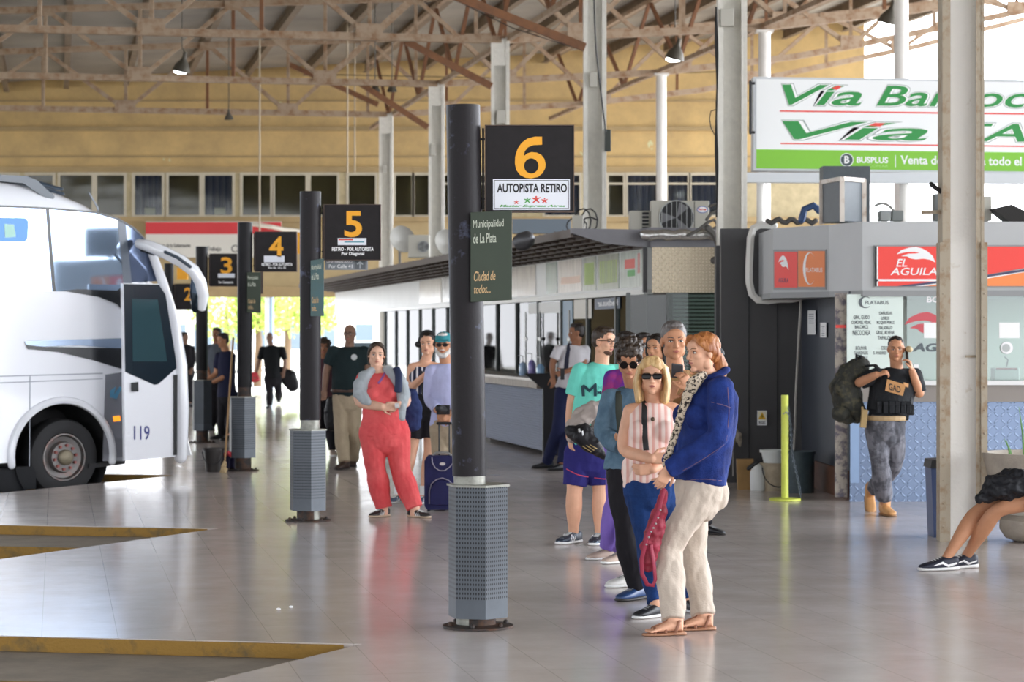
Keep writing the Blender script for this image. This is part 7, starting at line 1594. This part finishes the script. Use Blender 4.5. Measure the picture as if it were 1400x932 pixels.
# mop, bucket
p = G(293, 644); r = bucket(292.5, 644.5, .10, .125, .29, M('bucket_black', '2a2422', .5), 'black mop bucket at the foot of the number 4 pole', 'mop_bucket')
bucket(312, 642, .08, .10, .22, M('bucket_navy', '2b2550', .5), 'small dark blue bucket with red cloth at the number 4 pole', 'cleaning_bucket', handle=False)
mb = MB(); mb.tube([P(308, 621, 29.8), P(312, 618, 29.75), P(317, 622, 29.8)], .028); tag(link_mesh('cleaning_cloth', remesh(mb, 'cloth', .006, 1, wr=.01), M('red_cloth', 'c8404a', .8)), 'red cloth laid over the small dark blue bucket', 'cloth')
r = empty('mop', P(306, 640, 29.6), 'wooden-handled mop leaning against the number 4 pole', 'mop')
mb = MB(); mb.tube([P(319, 462, 30.1), P(307, 636, 29.5)], .013, n=8); mb.build('handle', M('wood_pale', 'a58258', .6), r, smooth=True)
mb = MB(); mb.tube([P(307, 632, 29.5), P(306, 644, 29.45)], [(.02, .02), (.045, .035)], n=14); link_mesh('mop_head', remesh(mb, 'mop', .006, 1, wr=.014, wscale=40), M('mop_cream', 'b8a27c', .9), r)
# ------------------------------------------------------------ police officer
UNI = smoothM('uniform_black', '232528', var=.15, vscale=6, bump=.3); CAMO = M('camo_trousers', '75757c', .85, col2='4f5056', vscale=7, thr=(.45, .56), bump=.3, spec=.25)
w17 = person('officer in a black tactical vest walking with a phone at the ear', 22.4, dict(
    head=(1225, 477, 0, -6, 4, 0), neck=(1226, 504, .03), sa=(1199, 513, 0), sb=(1250, 513, .0), ea=(1172, 524, -.02), eb=(1258, 541, -.02), wa=(1198, 512, -.2), wb=(1247, 507, -.14),
    hda=((.8, -.1, .25), (.2, .6, -1), 1.1, 1), hdb=((-.25, .0, 1), (-1, .2, 0), .9, 1),
    ha=(1199, 585, 0), hb=(1221, 585, .0), ka=(1203, 632, -.06), kb=(1224, 632, .05), fa=(1210, 704, 12, 0, 'boot'), fb=(1189, 698, -2, .075, 'boot', 32)),
    skin='tan', hair=('black', 'buzz'), by=0, g=1.12, gl=1.02, tor=dict(cw=.175, cd=.13, ww=.16, wd=.12, hw=.165, hd=.125),
    top=dict(mat=UNI, off=.02, sl=.85, hem=.12, slo=.02, name='shirt'), bot=dict(mat=CAMO, off=.026, flare=.006, frac=1.86, wr=.011), sh=dict(mat=M('boot_tan', 'c9955f', .6, var=.1, vscale=12), sole=M('boot_sole', '9a7450', .7), L=.3))
q = lambda x, y, dd=0: P(x, y, 22.4+dd); R17 = w17['root']
VST = smoothM('vest_black', '1e2023', var=.2, vscale=20, bump=.5, rough=.7)
mb = MB(); w17['torso'](mb, .042, .24, .80, True); 
for s in (-1, 1): mb.tube([w17['nk']+w17['x']*s*.10-w17['up']*.25+w17['f']*.12, w17['nk']+w17['x']*s*.10-w17['up']*.02+w17['f']*.03, w17['nk']+w17['x']*s*.10-w17['up']*.12-w17['f']*.10], [(.03, .02)]*3, n=12)
vest = link_mesh('vest', remesh(mb, 'vest', .007, 2, wr=.004), VST, R17)
for x in (1199, 1207, 1215, 1223, 1231, 1239):
    c = snap(vest, [q(x, 556)], (0, 1, 0), .02)[0]; mb = MB(); mb.box(c, (.046, .05, .11)); mb.box(c+Z*.035, (.05, .056, .04)); mb.build('pouch', VST, vest, bevel=.006)
for (x, y, w_, h_) in ((1240, 545, .07, .13), (1243, 560, .08, .1), (1236, 570, .08, .06)):
    c = q(x, y, -.05); mb = MB(); mb.box(c, (w_, .08, h_)); mb.build('side_pouch', VST, vest, bevel=.01)
dpt = min(v.y for v in snap(vest, [q(*t_) for t_ in ((1213, 520), (1238, 527), (1234, 541), (1211, 533), (1224, 530))], (0, 1, 0), .012))
pf = flat(dpt); mb = MB(); poly(mb, pf, [(1213, 518), (1238, 526), (1234, 541), (1210, 534)], .006); pp = mb.build('name_patch', M('patch_tan', 'c08d58', .7), vest)
text('GAD', lambda u, v, o=0.0: pf(u, v+(u-1216)*.3, o), 1215, 523.5, 1231, 533, INK, pp, .0065, .001, bold=.02)
surfpoly(vest, [(1232, 522), (1239, 524), (1238, 529), (1231, 527)], 22.4, M('patch_tan', 'c08d58'), vest, 'small_patch', off=.02, sub=2)
mb = MB(); mb.tube([w17['hc']+w17['up']*.17+w17['x']*.19*math.cos(a)+w17['f']*.155*math.sin(a) for a in [2*math.pi*k/24 for k in range(25)]], [(.024, .008)]*25, n=8, wd=(0, 0, 1)); mb.build('belt', M('belt_tan', 'b59a72', .6), R17)
mb = MB(); mb.box(q(1181, 572, -.1), (.055, .05, .17), x=(1, 0, -.12), z=(.12, 0, 1)); mb.box(q(1179, 563, -.1), (.02, .03, .1)); mb.build('holster', M('holster_tan', 'a58a5a', .5), R17, bevel=.005)
mb = MB(); mb.box(q(1240, 487, -.03), (.012, .075, .15), x=(1, .1, .0), z=(-.1, -.15, 1)); tag(mb.build('phone', INK, bevel=.004), 'black phone held to the ear of the officer', 'phone')
mb = MB(); mb.tube([q(1242.5, 477, -.07), q(1244, 477.5, -.09)], [.03, .026], n=20); mb.build('ear_protector', M('ear_beige', 'c9b389', .5), R17, smooth=True)
# backpack
CB = M('camo_black', '2b2c26', .8, col2='4a4634', vscale=13, thr=(.5, .6), bump=.6, bscale=40)
r = empty('backpack', q(1160, 577), 'bulging dark camouflage backpack slung on the shoulder of the officer', 'backpack')
mb = MB(); mb.tube([q(1177, 500, .1), q(1163, 512, .12), q(1155, 530, .12), q(1160, 552, .12), q(1172, 566, .1)], [(.09, .1), (.13, .13), (.145, .14), (.14, .14), (.09, .1)], n=20); mb.ell(q(1150, 530, .05), (.07, .1, .1)); link_mesh('main_bag', remesh(mb, 'bag', .008, 2, wr=.018, wscale=10), CB, r)
mb = MB(); mb.ell(q(1150, 565, .05), (.095, .09, .085)); mb.ell(q(1160, 574, .05), (.07, .06, .04)); link_mesh('lower_pouch', remesh(mb, 'bag', .008, 2, wr=.012, wscale=14), CB, r)
mb = MB(); mb.tube([q(1171, 492, .05), q(1171, 484, .05), q(1176, 486, .05), q(1178, 495, .05)], .014); mb.build('grab_handle', VST, r, smooth='all')
mb = MB(); mb.tube([q(1185, 500, 0), q(1196, 499, -.1), q(1203, 507, -.2)], [(.03, .01)]*3, n=10); mb.build('shoulder_strap', VST, r, smooth='all')
# ------------------------------------------------------------ seated traveller
hip = (1447, 678); dk = smoothM('navy_short_cloth', '1f2536', var=.12, bump=.2)
w18 = person('seated traveller in dark shorts and black skate shoes with legs stretched out', 17.3, dict(
    head=(1500, 520, .1, -60, 10, 0), neck=(1485, 560, .1), sa=(1466, 575, .25), sb=(1490, 575, -.12), ea=(1450, 628, .28), eb=(1474, 630, -.18), wa=(1412, 650, .22), wb=(1404, 650, -.08),
    hda=((-1, 0, -.1), (0, 0, -1), .6, -1), hdb=((-1, .1, -.1), (0, 0, -1), .6, 1),
    ha=(1440, 672, .18), hb=(1444, 678, -.12), ka=(1338, 694, .14), kb=(1362, 695, -.06), fa=(1294, 779, -72, 0), fb=(1321, 776, -66, 0)),
    skin='tan', hair=('dark', 'short'), by=-75, gl=.92, top=dict(mat=UNI, off=.022, sl=.7, hem=-.02), bot=dict(mat=dk, off=.03, frac=.5, flare=0, name='shorts', wr=.008), sh=dict(mat=M('shoe_navyblk', '1c2030', .6), sole=SOLEW, L=.31, extra='swoosh'))
mb = MB(); q = lambda x, y, dd=0: P(x, y, 17.25+dd)
mb.tube([q(1347, 678), q(1358, 668), q(1375, 664), q(1395, 662), q(1420, 662)], [(.05, .06), (.09, .12), (.11, .14), (.11, .15), (.08, .1)], n=18)
mb.tube([q(1340, 680, -.02), q(1350, 676, -.02)], .04); mb.ell(q(1352, 654), (.025, .025, .02))
tag(link_mesh('lap_bag', remesh(mb, 'bag', .0055, 2, wr=.02, wscale=16), smoothM('black_nylon2', '202125', rough=.55, bump=.5)), 'crumpled black bag lying on the lap of the seated traveller', 'bag')
# litter specks on the floor
for k, (x, y) in enumerate(((381, 834), (398, 831), (208, 729), (115, 888))):
    p = G(x, y, -.085 if k > 1 else 0); mb = MB(); mb.ell(p+Z*.008, (.014, .01, .008), n=8, m=6); tag(mb.build('paper_scrap', WHTX), 'tiny white scrap of litter on the ground', 'litter', 'litter scraps')
